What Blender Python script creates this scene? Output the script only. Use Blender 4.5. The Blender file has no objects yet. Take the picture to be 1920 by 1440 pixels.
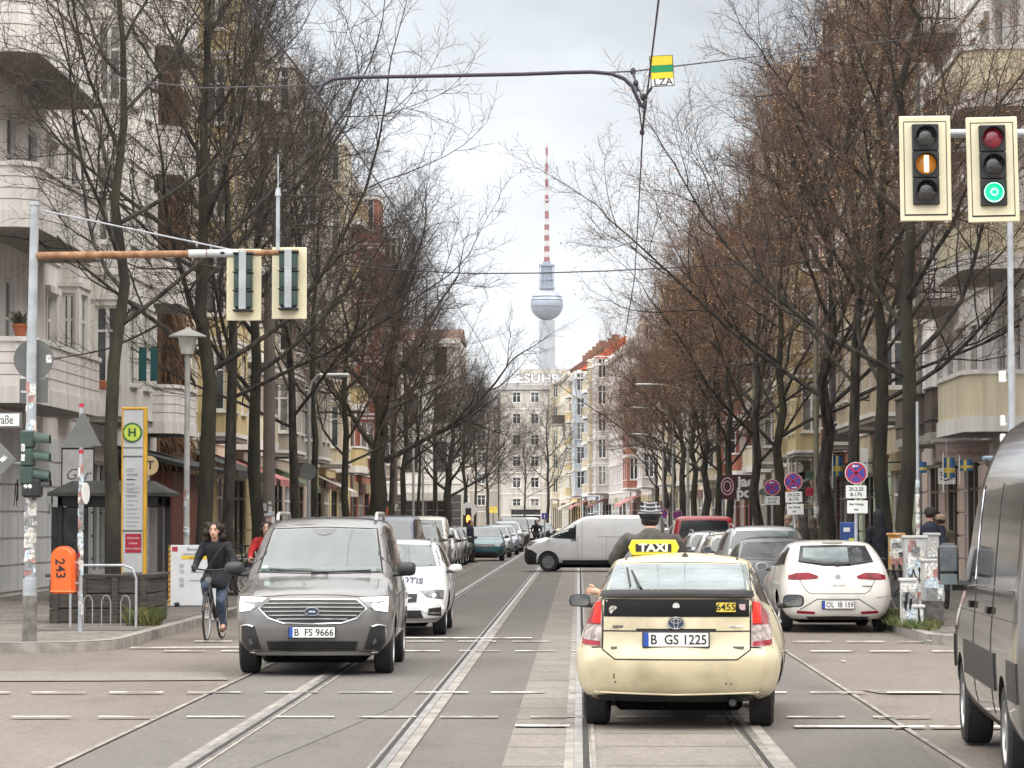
import bpy, bmesh, math, random
import numpy as np
from mathutils import Vector, Matrix, Euler
from mathutils.bvhtree import BVHTree
SC = bpy.context.scene
COL = SC.collection
rad = math.radians
RNG = random.Random(7)

# ------------------------------------------------------------------ helpers
def link(o, parent=None):
    COL.objects.link(o)
    if parent is not None:
        o.parent = parent
    return o

def tag(o, label=None, cat=None, group=None, kind=None):
    if label: o['label'] = label
    if cat: o['category'] = cat
    if group: o['group'] = group
    if kind: o['kind'] = kind
    return o

def thing(name, label, cat, loc=(0, 0, 0), rz=0.0, group=None):
    o = bpy.data.objects.new(name, None)
    o.empty_display_size = 0.3
    link(o)
    o.location = loc
    o.rotation_euler = (0, 0, rz)
    return tag(o, label, cat, group)

def copy_tree(o, parent=None):
    c = o.copy()
    COL.objects.link(c)
    if parent is not None:
        c.parent = parent
    for ch in list(o.children):
        copy_tree(ch, c)
    return c

def T(x=0, y=0, z=0): return Matrix.Translation((x, y, z))
def RX(a): return Matrix.Rotation(a, 4, 'X')
def RY(a): return Matrix.Rotation(a, 4, 'Y')
def RZ(a): return Matrix.Rotation(a, 4, 'Z')

class MB:
    """collects verts and faces of one mesh"""
    def __init__(s):
        s.v = []; s.f = []; s.mi = []; s.m = 0; s.M = Matrix.Identity(4)
    def add(s, vs, fs):
        b = len(s.v); M = s.M
        s.v.extend([tuple(M @ Vector(p)) for p in vs])
        s.f.extend([tuple(b + i for i in f) for f in fs])
        s.mi.extend([s.m] * len(fs))
        return s
    def quad(s, a, b, c, d): return s.add([a, b, c, d], [(0, 1, 2, 3)])
    def box(s, x0, x1, y0, y1, z0, z1):
        vs = [(x, y, z) for x in (x0, x1) for y in (y0, y1) for z in (z0, z1)]
        return s.add(vs, [(0, 1, 3, 2), (4, 6, 7, 5), (0, 4, 5, 1), (2, 3, 7, 6), (0, 2, 6, 4), (1, 5, 7, 3)])
    def cbox(s, c, d, b=.01):
        """chamfered box, centre c, full sizes d"""
        h = [max(q / 2, 1e-4) for q in d]; b = min(b, min(h) * .8)
        vs = []; idx = {}
        for ax in range(3):
            for sg in (-1, 1):
                for s1 in (-1, 1):
                    for s2 in (-1, 1):
                        p = [0, 0, 0]; o1, o2 = [(1, 2), (0, 2), (0, 1)][ax]
                        p[ax] = sg * h[ax]; p[o1] = s1 * (h[o1] - b); p[o2] = s2 * (h[o2] - b)
                        sgn = [0, 0, 0]; sgn[ax] = sg; sgn[o1] = s1; sgn[o2] = s2
                        idx[(ax, tuple(sgn))] = len(vs)
                        vs.append((p[0] + c[0], p[1] + c[1], p[2] + c[2]))
        fs = []
        for ax in range(3):
            o1, o2 = [(1, 2), (0, 2), (0, 1)][ax]
            for sg in (-1, 1):
                r = []
                for a, bb in ((-1, -1), (1, -1), (1, 1), (-1, 1)):
                    k = [0, 0, 0]; k[ax] = sg; k[o1] = a; k[o2] = bb; r.append(idx[(ax, tuple(k))])
                fs.append(tuple(r))
        for a1, a2, a3 in ((0, 1, 2), (0, 2, 1), (1, 2, 0)):
            for s1 in (-1, 1):
                for s2 in (-1, 1):
                    r = []
                    for ax, s3 in ((a1, -1), (a1, 1), (a2, 1), (a2, -1)):
                        k = [0, 0, 0]; k[a1] = s1; k[a2] = s2; k[a3] = s3; r.append(idx[(ax, tuple(k))])
                    fs.append(tuple(r))
        for k in [(a, b2, c2) for a in (-1, 1) for b2 in (-1, 1) for c2 in (-1, 1)]:
            fs.append(tuple(idx[(ax, k)] for ax in range(3)))
        return s.add(vs, fs)
    def prism(s, poly, z0, z1):
        n = len(poly)
        vs = [(p[0], p[1], z0) for p in poly] + [(p[0], p[1], z1) for p in poly]
        fs = [tuple(range(n))[::-1], tuple(range(n, 2 * n))] + [(i, (i + 1) % n, n + (i + 1) % n, n + i) for i in range(n)]
        return s.add(vs, fs)
    def tube(s, path, r, n=8, cap=True):
        P = [Vector(p) for p in path]; k = len(P)
        R = list(r) if hasattr(r, '__len__') else [r] * k
        vs = []; up = None
        for i in range(k):
            d = (P[min(i + 1, k - 1)] - P[max(i - 1, 0)])
            d = d.normalized() if d.length > 1e-9 else Vector((0, 0, 1))
            if up is None:
                up = Vector((0, 0, 1)) if abs(d.z) < .9 else Vector((1, 0, 0))
            u = (up - d * up.dot(d))
            if u.length < 1e-6: u = d.orthogonal()
            u.normalize(); w = d.cross(u); up = u
            for j in range(n):
                a = 2 * math.pi * j / n
                vs.append(tuple(P[i] + (u * math.cos(a) + w * math.sin(a)) * R[i]))
        fs = [(i * n + j, i * n + (j + 1) % n, (i + 1) * n + (j + 1) % n, (i + 1) * n + j) for i in range(k - 1) for j in range(n)]
        if cap: fs += [tuple(range(n))[::-1], tuple(range((k - 1) * n, k * n))]
        return s.add(vs, fs)
    def cyl(s, a, b, r, n=12, r2=None): return s.tube([a, b], [r, r if r2 is None else r2], n)
    def lathe(s, prof, n=24, cap=True):
        """profile of (r, z) round the z axis"""
        vs = [(r * math.cos(2 * math.pi * j / n), r * math.sin(2 * math.pi * j / n), z) for r, z in prof for j in range(n)]
        k = len(prof)
        fs = [(i * n + j, i * n + (j + 1) % n, (i + 1) * n + (j + 1) % n, (i + 1) * n + j) for i in range(k - 1) for j in range(n)]
        if cap: fs += [tuple(range(n))[::-1], tuple(range((k - 1) * n, k * n))]
        return s.add(vs, fs)
    def ball(s, c, r, n=12, m=8):
        r3 = r if hasattr(r, '__len__') else (r, r, r)
        vs = [(c[0], c[1], c[2] - r3[2])]
        for i in range(1, m):
            t = -math.pi / 2 + math.pi * i / m
            vs += [(c[0] + r3[0] * math.cos(t) * math.cos(2 * math.pi * j / n), c[1] + r3[1] * math.cos(t) * math.sin(2 * math.pi * j / n), c[2] + r3[2] * math.sin(t)) for j in range(n)]
        vs.append((c[0], c[1], c[2] + r3[2]))
        fs = [(0, 1 + (j + 1) % n, 1 + j) for j in range(n)]
        for i in range(m - 2):
            fs += [(1 + i * n + j, 1 + i * n + (j + 1) % n, 1 + (i + 1) * n + (j + 1) % n, 1 + (i + 1) * n + j) for j in range(n)]
        L = len(vs) - 1
        fs += [(L, 1 + (m - 2) * n + j, 1 + (m - 2) * n + (j + 1) % n) for j in range(n)]
        return s.add(vs, fs)
    def mesh(s, name, mats, smooth=None):
        me = bpy.data.meshes.new(name)
        me.from_pydata(s.v, [], s.f)
        for m in (mats if isinstance(mats, (list, tuple)) else [mats]): me.materials.append(m)
        if any(s.mi): me.polygons.foreach_set('material_index', s.mi)
        if smooth is not None:
            me.polygons.foreach_set('use_smooth', [True] * len(s.f))
            me.set_sharp_from_angle(angle=rad(smooth))
        me.update()
        return me
    def build(s, name, mats, parent=None, smooth=None):
        return link(bpy.data.objects.new(name, s.mesh(name, mats, smooth)), parent)

def obj(name, mesh, parent=None, loc=None, rz=None):
    o = link(bpy.data.objects.new(name, mesh), parent)
    if loc is not None: o.location = loc
    if rz is not None: o.rotation_euler = (0, 0, rz)
    return o

# ------------------------------------------------------------------ materials
_M = {}
def M(name, col, rough=.6, metal=0, var=.12, sc=3.0, bump=0.0, bsc=40, coat=0.0, emit=0.0, ecol=None, col2=None, spec=.5, det=6, lo=.38, hi=.62, stretch=None):
    if name in _M: return _M[name]
    m = bpy.data.materials.new(name); m.use_nodes = True
    nt = m.node_tree; N = nt.nodes; L = nt.links
    b = N['Principled BSDF']
    b.inputs['Roughness'].default_value = rough
    b.inputs['Metallic'].default_value = metal
    b.inputs['Specular IOR Level'].default_value = spec
    b.inputs['Coat Weight'].default_value = coat
    b.inputs['Coat Roughness'].default_value = .06
    tc = N.new('ShaderNodeTexCoord')
    src = tc.outputs['Object']
    if stretch:
        mp = N.new('ShaderNodeMapping'); mp.inputs['Scale'].default_value = stretch
        L.new(src, mp.inputs['Vector']); src = mp.outputs['Vector']
    if var or col2:
        nz = N.new('ShaderNodeTexNoise'); nz.inputs['Scale'].default_value = sc; nz.inputs['Detail'].default_value = det
        L.new(src, nz.inputs['Vector'])
        rp = N.new('ShaderNodeValToRGB')
        rp.color_ramp.elements[0].position = lo; rp.color_ramp.elements[1].position = hi
        c2 = col2 if col2 else tuple(min(1, q * (1 + var)) for q in col)
        c1 = col if col2 else tuple(q * (1 - var) for q in col)
        rp.color_ramp.elements[0].color = (*c1, 1); rp.color_ramp.elements[1].color = (*c2, 1)
        L.new(nz.outputs['Fac'], rp.inputs['Fac'])
        L.new(rp.outputs['Color'], b.inputs['Base Color'])
    else:
        b.inputs['Base Color'].default_value = (*col, 1)
    if bump:
        n2 = N.new('ShaderNodeTexNoise'); n2.inputs['Scale'].default_value = bsc; n2.inputs['Detail'].default_value = 5
        L.new(src, n2.inputs['Vector'])
        bp = N.new('ShaderNodeBump'); bp.inputs['Strength'].default_value = bump; bp.inputs['Distance'].default_value = .02
        L.new(n2.outputs['Fac'], bp.inputs['Height']); L.new(bp.outputs['Normal'], b.inputs['Normal'])
    if emit:
        b.inputs['Emission Color'].default_value = (*(ecol or col), 1)
        b.inputs['Emission Strength'].default_value = emit
    _M[name] = m
    return m

def hexc(h):
    """sRGB hex to linear"""
    r = [int(h[i:i + 2], 16) / 255 for i in (0, 2, 4)]
    return tuple(q / 12.92 if q <= .04045 else ((q + .055) / 1.055) ** 2.4 for q in r)

def lettering(s, size, name, mat, parent, mtx, extrude=.002, align='CENTER', bold=0.0, sx=1.0):
    cu = bpy.data.curves.new(name, 'FONT'); cu.body = s; cu.size = size; cu.align_x = align; cu.align_y = 'CENTER'
    cu.extrude = extrude; cu.offset = bold; cu.resolution_u = 3
    o = bpy.data.objects.new(name, cu); COL.objects.link(o)
    dg = bpy.context.evaluated_depsgraph_get(); dg.update()
    me = bpy.data.meshes.new_from_object(o.evaluated_get(dg))
    bpy.data.objects.remove(o); bpy.data.curves.remove(cu)
    me.transform(mtx @ Matrix.Diagonal((sx, 1, 1, 1)))
    me.materials.clear(); me.materials.append(mat); me.name = name
    return link(bpy.data.objects.new(name, me), parent)
# text lies in its xy plane; UPR stands it up facing -y (towards the camera)
UPR = RX(math.pi / 2)

# ------------------------------------------------------------------ camera
F = 5600.0; HZ = 252.0; VPX = 125.0; EYE = 1.8
CAM = Vector((0, 0, EYE))
PITCH = math.atan(HZ / F); YAW = math.atan(VPX * math.cos(PITCH) / F)
ROT = Euler((math.pi / 2 + PITCH, 0, YAW), 'XYZ').to_matrix()
cam = bpy.data.cameras.new('camera'); cam.sensor_width = 36; cam.lens = F / 1920 * 36
cam.clip_start = .5; cam.clip_end = 9000
co = link(bpy.data.objects.new('camera', cam)); co.location = CAM; co.rotation_euler = (math.pi / 2 + PITCH, 0, YAW)
SC.camera = co
def ray(px, py): return ROT @ Vector(((px - 960) / F, -(py - 720) / F, -1))
def at(px, py, Y):
    d = ray(px, py); return CAM + d * (Y / d.y)
def gnd(px, py, z=0.0):
    d = ray(px, py); return CAM + d * ((z - EYE) / d.z)
def Xat(px, Y): return at(px, 972, Y).x
def S(Y): return F / Y

# ------------------------------------------------------------------ sky and light
SUN_EL, SUN_AZ = rad(44), rad(118)      # azimuth clockwise from +Y: behind the camera, to its left
w = bpy.data.worlds.new('World'); SC.world = w; w.use_nodes = True
nt = w.node_tree; N = nt.nodes; L = nt.links; N.clear()
out = N.new('ShaderNodeOutputWorld')
sky = N.new('ShaderNodeTexSky'); sky.sky_type = 'NISHITA'; sky.sun_disc = False
sky.sun_elevation = SUN_EL; sky.sun_rotation = SUN_AZ
bg1 = N.new('ShaderNodeBackground'); bg1.inputs['Strength'].default_value = .12
L.new(sky.outputs['Color'], bg1.inputs['Color'])
tc = N.new('ShaderNodeTexCoord'); sep = N.new('ShaderNodeSeparateXYZ'); L.new(tc.outputs['Generated'], sep.inputs[0])
mp = N.new('ShaderNodeMapping'); mp.inputs['Scale'].default_value = (7.0, 2.0, 16.0); mp.inputs['Location'].default_value = (.35, .1, .25)
L.new(tc.outputs['Generated'], mp.inputs['Vector'])
nz = N.new('ShaderNodeTexNoise'); nz.inputs['Scale'].default_value = 1.2; nz.inputs['Detail'].default_value = 4; nz.inputs['Roughness'].default_value = .45
L.new(mp.outputs['Vector'], nz.inputs['Vector'])
# height of the overcast: bright near the horizon, a grey-blue bank above, very bright overhead
def math_node(op, a, b=None, c=None):
    n = N.new('ShaderNodeMath'); n.operation = op
    for i, q in enumerate((a, b, c)):
        if q is None: continue
        if hasattr(q, 'is_output'): L.new(q, n.inputs[i])
        else: n.inputs[i].default_value = q
    return n.outputs[0]
hz = math_node('ADD', sep.outputs['Z'], math_node('MULTIPLY', math_node('SUBTRACT', nz.outputs['Fac'], .5), .15))
rp = N.new('ShaderNodeValToRGB'); cr = rp.color_ramp
L.new(hz, rp.inputs['Fac'])
cr.elements[0].position = 0.0; cr.elements[0].color = (.80, .825, .85, 1)
cr.elements[1].position = 1.0; cr.elements[1].color = (1, .975, .94, 1)
for p, c in ((.07, (.78, .81, .845)), (.115, (.74, .775, .815)), (.14, (.66, .70, .735)), (.168, (.50, .535, .565)), (.2, (.52, .55, .58)), (.3, (.92, .93, .93))):
    e = cr.elements.new(p); e.color = (*c, 1)
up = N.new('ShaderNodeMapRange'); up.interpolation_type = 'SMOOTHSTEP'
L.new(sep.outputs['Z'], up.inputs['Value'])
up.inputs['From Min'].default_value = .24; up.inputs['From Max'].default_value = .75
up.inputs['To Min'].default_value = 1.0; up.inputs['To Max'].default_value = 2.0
# extra glow lobe added to the sky, away from the sun, to brighten the facades
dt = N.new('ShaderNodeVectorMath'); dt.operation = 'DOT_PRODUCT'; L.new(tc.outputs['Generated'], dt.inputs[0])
dt.inputs[1].default_value = (-.5, -.3, .81)      # direction of the added lobe, high up and left behind the camera
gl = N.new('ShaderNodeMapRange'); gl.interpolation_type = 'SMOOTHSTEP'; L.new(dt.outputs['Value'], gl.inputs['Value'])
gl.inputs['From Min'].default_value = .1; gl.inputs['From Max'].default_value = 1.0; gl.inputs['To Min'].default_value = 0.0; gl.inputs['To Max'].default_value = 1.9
n2 = N.new('ShaderNodeTexNoise'); n2.inputs['Scale'].default_value = 2.2; n2.inputs['Detail'].default_value = 5; n2.inputs['Roughness'].default_value = .5; L.new(mp.outputs['Vector'], n2.inputs['Vector'])
var = N.new('ShaderNodeMapRange'); L.new(n2.outputs['Fac'], var.inputs['Value']); var.inputs['From Min'].default_value = .3; var.inputs['From Max'].default_value = .7; var.inputs['To Min'].default_value = .86; var.inputs['To Max'].default_value = 1.08
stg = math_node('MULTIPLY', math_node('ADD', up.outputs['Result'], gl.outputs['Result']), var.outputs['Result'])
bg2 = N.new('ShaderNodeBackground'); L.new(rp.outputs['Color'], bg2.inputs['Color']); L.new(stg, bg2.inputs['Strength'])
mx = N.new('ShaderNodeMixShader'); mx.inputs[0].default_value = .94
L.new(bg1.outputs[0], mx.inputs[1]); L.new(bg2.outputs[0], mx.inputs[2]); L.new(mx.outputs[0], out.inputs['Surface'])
sun = bpy.data.lights.new('sun', 'SUN'); sun.energy = 1.5; sun.angle = rad(30); sun.color = (1, .93, .84)
so = link(bpy.data.objects.new('sun', sun))
sd = Vector((math.sin(SUN_AZ) * math.cos(SUN_EL), math.cos(SUN_AZ) * math.cos(SUN_EL), math.sin(SUN_EL)))
so.rotation_euler = sd.to_track_quat('Z', 'Y').to_euler(); so.location = (0, 0, 60)
SC.view_settings.view_transform = 'Standard'; SC.view_settings.look = 'None'
SC.view_settings.exposure = 0.34; SC.view_settings.gamma = 1.0
SC.cycles.max_bounces = 6; SC.cycles.diffuse_bounces = 3; SC.cycles.glossy_bounces = 3; SC.cycles.transparent_max_bounces = 8
# ------------------------------------------------------------------ ground, road, tracks, pavements
def asphalt(name, c1, c2, sc=.35, seed=0.0):
    m = bpy.data.materials.new(name); m.use_nodes = True
    nt = m.node_tree; N = nt.nodes; L = nt.links; b = N['Principled BSDF']
    tc = N.new('ShaderNodeTexCoord')
    mp = N.new('ShaderNodeMapping'); mp.inputs['Location'].default_value = (seed, seed * 1.7, 0); mp.inputs['Scale'].default_value = (1, .45, 1)
    L.new(tc.outputs['Object'], mp.inputs['Vector'])
    def noise(s, d, v): 
        n = N.new('ShaderNodeTexNoise'); n.inputs['Scale'].default_value = s; n.inputs['Detail'].default_value = d; n.inputs['Roughness'].default_value = .62
        L.new(v, n.inputs['Vector']); return n.outputs['Fac']
    def ramp(f, p0, p1, a, bb):
        r = N.new('ShaderNodeValToRGB'); r.color_ramp.elements[0].position = p0; r.color_ramp.elements[1].position = p1
        r.color_ramp.elements[0].color = (*a, 1); r.color_ramp.elements[1].color = (*bb, 1); L.new(f, r.inputs['Fac']); return r.outputs['Color']
    def mul(a, bb, f=1.0):
        x = N.new('ShaderNodeMixRGB'); x.blend_type = 'MULTIPLY'; x.inputs[0].default_value = f; L.new(a, x.inputs[1]); L.new(bb, x.inputs[2]); return x.outputs[0]
    base = ramp(noise(sc, 8, mp.outputs['Vector']), .35, .68, c1, c2)
    grain = mul(ramp(noise(70, 3, tc.outputs['Object']), .3, .7, (.66,) * 3, (1.28,) * 3), ramp(noise(17, 6, mp.outputs['Vector']), .32, .68, (.80, .79, .78), (1.16,) * 3))
    stain = ramp(noise(1.1, 5, mp.outputs['Vector']), .28, .44, (.70, .69, .67), (1, 1, 1))
    vo = N.new('ShaderNodeTexVoronoi'); vo.feature = 'DISTANCE_TO_EDGE'; vo.inputs['Scale'].default_value = .22
    nn = N.new('ShaderNodeTexNoise'); nn.inputs['Scale'].default_value = 1.4; nn.inputs['Detail'].default_value = 4
    L.new(tc.outputs['Object'], nn.inputs['Vector'])
    va = N.new('ShaderNodeMixRGB'); va.blend_type = 'ADD'; va.inputs[0].default_value = .9; L.new(tc.outputs['Object'], va.inputs[1]); L.new(nn.outputs['Color'], va.inputs[2])
    L.new(va.outputs[0], vo.inputs['Vector'])
    crack = ramp(vo.outputs['Distance'], .001, .005, (.93, .93, .93), (1, 1, 1))
    L.new(mul(mul(mul(base, grain), stain), crack), b.inputs['Base Color'])
    b.inputs['Roughness'].default_value = .78
    bp = N.new('ShaderNodeBump'); bp.inputs['Strength'].default_value = .35; bp.inputs['Distance'].default_value = .01
    L.new(noise(90, 2, tc.outputs['Object']), bp.inputs['Height']); L.new(bp.outputs['Normal'], b.inputs['Normal'])
    return m

def paving(name, c1, c2, mortar, bw=.55, bh=.55, off=.5):
    m = bpy.data.materials.new(name); m.use_nodes = True
    nt = m.node_tree; N = nt.nodes; L = nt.links; b = N['Principled BSDF']
    tc = N.new('ShaderNodeTexCoord')
    br = N.new('ShaderNodeTexBrick'); br.offset = off
    br.inputs['Color1'].default_value = (*c1, 1); br.inputs['Color2'].default_value = (*c2, 1); br.inputs['Mortar'].default_value = (*mortar, 1)
    br.inputs['Scale'].default_value = 1; br.inputs['Mortar Size'].default_value = .012; br.inputs['Brick Width'].default_value = bw; br.inputs['Row Height'].default_value = bh
    L.new(tc.outputs['Object'], br.inputs['Vector'])
    nz = N.new('ShaderNodeTexNoise'); nz.inputs['Scale'].default_value = 1.2; nz.inputs['Detail'].default_value = 8; L.new(tc.outputs['Object'], nz.inputs['Vector'])
    r = N.new('ShaderNodeValToRGB'); r.color_ramp.elements[0].position = .3; r.color_ramp.elements[1].position = .7
    r.color_ramp.elements[0].color = (.62, .6, .57, 1); r.color_ramp.elements[1].color = (1.1, 1.08, 1.05, 1); L.new(nz.outputs['Fac'], r.inputs['Fac'])
    x = N.new('ShaderNodeMixRGB'); x.blend_type = 'MULTIPLY'; x.inputs[0].default_value = 1; L.new(br.outputs['Color'], x.inputs[1]); L.new(r.outputs['Color'], x.inputs[2])
    L.new(x.outputs[0], b.inputs['Base Color']); b.inputs['Roughness'].default_value = .8
    bp = N.new('ShaderNodeBump'); bp.inputs['Strength'].default_value = .5; bp.inputs['Distance'].default_value = .01; bp.invert = True
    L.new(br.outputs['Fac'], bp.inputs['Height']); L.new(bp.outputs['Normal'], b.inputs['Normal'])
    return m

A_OLD = asphalt('old brown asphalt', (.122, .101, .083), (.172, .145, .122), .3, 3)
A_NEW = asphalt('grey asphalt', (.092, .083, .073), (.125, .114, .101), .4, 11)
A_LANE = asphalt('patched asphalt', (.15, .132, .115), (.19, .168, .148), .8, 23)
CONC = asphalt('track concrete', (.155, .135, .116), (.205, .182, .157), 1.2, 31)
LIGHT = M('worn light rail edge', (.17, .152, .135), .75, var=.25, sc=2.5, col2=(.27, .245, .22), bump=.2)
GALV = M('galvanised steel', (.36, .38, .40), .5, metal=.4, var=.12, sc=6)
STEEL = M('polished rail steel', (.42, .40, .38), .36, metal=.9, var=.25, sc=3)
GROOVE = M('dirty rail groove', (.02, .018, .016), .9, var=.4, sc=20)
PAINT = M('worn white road paint', (.2, .18, .16), .75, var=.0, sc=3.2, col2=(.62, .60, .56), lo=.40, hi=.56, det=9)
KERB = M('granite kerb', (.19, .172, .155), .75, var=.2, sc=5, col2=(.30, .275, .25), bump=.3)
PAVE = paving('grey pavement slabs', (.17, .155, .14), (.22, .2, .183), (.07, .063, .056), .5, .5)
COBBLE = paving('small paving setts', (.14, .126, .115), (.2, .182, .167), (.06, .055, .05), .12, .12)

def sheet(name, pts, z, mat, kind='structure'):
    mb = MB(); mb.add([(p[0], p[1], z) for p in pts], [tuple(range(len(pts)))])
    o = mb.build(name, mat)
    return tag(o, kind=kind)
def bend(Y):                       # the street swings a little left beyond 190 m
    return 0 if Y < 190 else -.060 * (Y - 190)
YS = [-30, 10, 60, 120, 190, 215, 250, 300, 360, 430, 500]
def ribbon(name, xl, xr, z, mat, y0=-30, y1=500, kind='structure'):
    ys = [y0] + [y for y in YS if y0 < y < y1] + [y1]
    mb = MB()
    vs = [(xl + bend(y), y, z) for y in ys] + [(xr + bend(y), y, z) for y in ys]; n = len(ys)
    mb.add(vs, [(i, n + i, n + i + 1, i + 1) for i in range(n - 1)])
    o = mb.build(name, mat); return tag(o, kind=kind)

sheet('ground', [(-4000, -300), (4000, -300), (4000, 6000), (-4000, 6000)], -.008, A_OLD)
ribbon('road', -3.75, 2.7, 0.0, A_NEW, 14, 500)
# paler patched strips of the crossing street
sheet('road_patch', [(-26, 36.2), (-4.2, 35.0), (-3.9, 33.3), (-5.3, 33.1), (-26, 31.6)], .004, A_LANE)
sheet('road_patch', [(2.95, 31.6), (14, 31.1), (14, 29.9), (3.1, 30.9)], .004, A_LANE)
sheet('road_patch', [(-3.7, 40), (-1.7, 36), (-1.75, 28.5), (-2.5, 20), (-3.5, 20), (-3.74, 30)], .004, asphalt('darker asphalt', (.098, .09, .082), (.122, .113, .103), .5, 5))
ribbon('track_slab', -.56, -.03, .004, CONC, 10, 420)
ribbon('track_slab', .09, 1.36, .004, CONC, 10, 420)
# slab joints
mb = MB()
for k in range(46):
    y = 20.2 + k * 1.65 + RNG.uniform(-.2, .2)
    mb.add([(-.56, y, .008), (-.06, y, .008), (-.06, y + .03, .008), (-.56, y + .03, .008)], [(0, 1, 2, 3)])
    mb.add([(.2, y + .1, .008), (1.33, y + .1, .008), (1.33, y + .13, .008), (.2, y + .13, .008)], [(0, 1, 2, 3)])
tag(mb.build('slab_joint', M('slab joint', (.13, .115, .1), .9)), kind='structure')
for xc in (-2.85, -1.415, 0.0, 1.435):
    sgn = 1 if xc in (-2.85, 0.0) else -1         # the groove lies inside the gauge
    ribbon('rail_bed', xc - .11, xc + .13, .010, LIGHT, 8, 420)
    ribbon('tram_rail', xc - .035, xc + .03, .016, STEEL, 8, 420)
    ribbon('rail_groove', *(sorted((xc + sgn * .032, xc + sgn * .078))), .014, GROOVE, 8, 420)
    ribbon('rail_lip', *(sorted((xc + sgn * .079, xc + sgn * .095))), .015, STEEL, 8, 420)
# painted markings
def dashes(name, y, x0, x1, dl, gap, wdt, skew=0.0, z=.019, seed=0):
    r = random.Random(seed); mb = MB(); x = x0
    while x < x1:
        e = min(x + dl, x1); yy = y + skew * x
        mb.add([(x, yy, z), (e, yy + skew * (e - x), z), (e, yy + wdt + skew * (e - x), z), (x, yy + wdt, z)], [(0, 1, 2, 3)])
        x = e + gap + r.uniform(-.05, .05)
    return tag(mb.build(name, PAINT), kind='structure')
def Yg(py): return EYE * F / (py - 972)
dashes('crossing_marking', Yg(1346), -9, 7, .52, .26, .12, .022, seed=1)
dashes('crossing_marking', Yg(1300), -12, 8, .55, .24, .13, .02, seed=2)
dashes('crossing_marking', Yg(1222), -5.6, 6, .55, .25, .18, .01, seed=3)
dashes('crossing_marking', Yg(1204), -5.6, 5, .55, .25, .18, .01, seed=4)
dashes('stop_line', Yg(1364), 1.85, 8.0, 1.12, .03, .19, 0, seed=5)
dashes('stop_line', Yg(1364), -.55, -.08, .47, .1, .24, 0, seed=6)
dashes('stop_line', Yg(1198), -3.3, -.7, 2.6, .1, .3, 0, seed=6)
dashes('stop_line', Yg(1213), -6.2, -4.4, 1.9, .1, .2, .1, seed=6)
dashes('lane_edge', 58, 3.0, 3.02, .1, .1, 20, 0)

# pavements with kerbs; rounded corners at the crossing street
KH = .13
def corner(cx, cy, r, a0, a1, n=10):
    return [(cx + r * math.cos(a0 + (a1 - a0) * i / n), cy + r * math.sin(a0 + (a1 - a0) * i / n)) for i in range(n + 1)]
def pavement(name, edge, back, mat):
    """edge: kerb line near -> far; back: the outer line far -> near"""
    mb = MB(); P = edge + back
    n = len(P)
    mb.add([(p[0], p[1], KH) for p in P] , [tuple(range(n))])
    tag(mb.build(name, mat), kind='structure')
    kb = MB(); w = .16
    prev = None
    for i in range(len(edge)):
        a = Vector(edge[max(i - 1, 0)]); b = Vector(edge[min(i + 1, len(edge) - 1)])
        d = (b - a).normalized(); nrm = Vector((-d.y, d.x))
        if name == 'pavement_right' : nrm = -nrm
        p = Vector(edge[i]); q = p + nrm * w; o = p - nrm * .012
        cur = [(p.x, p.y, -.01), (p.x, p.y, KH - .015), (p.x + nrm.x * .02, p.y + nrm.y * .02, KH + .004), (q.x, q.y, KH + .004)]
        if prev: 
            for k in range(3): kb.quad(prev[k], prev[k + 1], cur[k + 1], cur[k])
        prev = cur
    tag(kb.build('kerb', KERB), kind='structure')
yl, yr_ = 40.0, 42.3
XL, XR = -6.35, 5.0
eL = [(-40, yl - .9), (-12, yl - .3), (-7.9, yl)] + corner(XL - 1.55, yl + 1.55, 1.55, -math.pi / 2, 0) + [(XL + bend(y), y) for y in (60, 120, 190, 215, 250, 300, 360, 430, 500)]
bL = [(-60 + bend(500), 500), (-60, yl)]
pavement('pavement_left', [(p[0], p[1]) for p in eL], bL, PAVE)
eR = [(40, yr_ - .6), (10, yr_ - .1), (XR + 1.2, yr_)] + corner(XR + 1.2, yr_ + 1.2, 1.2, -math.pi / 2, -math.pi) + [(XR + bend(y), y) for y in (60, 120, 190, 215, 250, 300, 360, 430, 500)]
pavement('pavement_right', [(p[0], p[1]) for p in eR], [(60 + bend(500), 500), (60, yr_)], PAVE)
sheet('pavement_setts', [(XR + .3, 43.9), (XR + 1.6, 43.2), (9.3, 43.2), (9.3, 200), (XR + .3, 200)], KH + .006, COBBLE)
sheet('pavement_setts', [(XL - 1.9, 44.5), (XL - .25, 44.5), (XL - .25, 190), (XL - 1.9, 190)], KH + .006, COBBLE)
# puddles / tar seams where the lanes meet
mb = MB()
for xx, y0, y1 in ((2.78, 14, 190), (-3.83, 20, 190)):
    mb.add([(xx, y0, .006), (xx + .05, y0, .006), (xx + .05, y1, .006), (xx, y1, .006)], [(0, 1, 2, 3)])
tag(mb.build('tar_seam', M('tar seam', (.2, .182, .165), .8, var=.3, sc=3)), kind='structure')
# small litter on the asphalt
for i, (px, py, lab) in enumerate(((1582, 1243, 'crumpled pale paper scrap lying on the asphalt right of the beige taxi'), (1742, 1205, 'small white scrap on the kerb beside the utility cabinets'))):
    p = gnd(px, py, .01 if i == 0 else KH)
    mb = MB(); r = random.Random(i)
    mb.ball((0, 0, .02), (.035, .025, .018), 7, 5)
    mb.v = [(a + r.uniform(-.012, .012), b + r.uniform(-.012, .012), c + r.uniform(-.008, .008)) for a, b, c in mb.v]
    o = mb.build('paper_scrap', M('paper scrap', (.3, .28, .25), .9)); o.location = p; tag(o, lab, 'litter')
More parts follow.
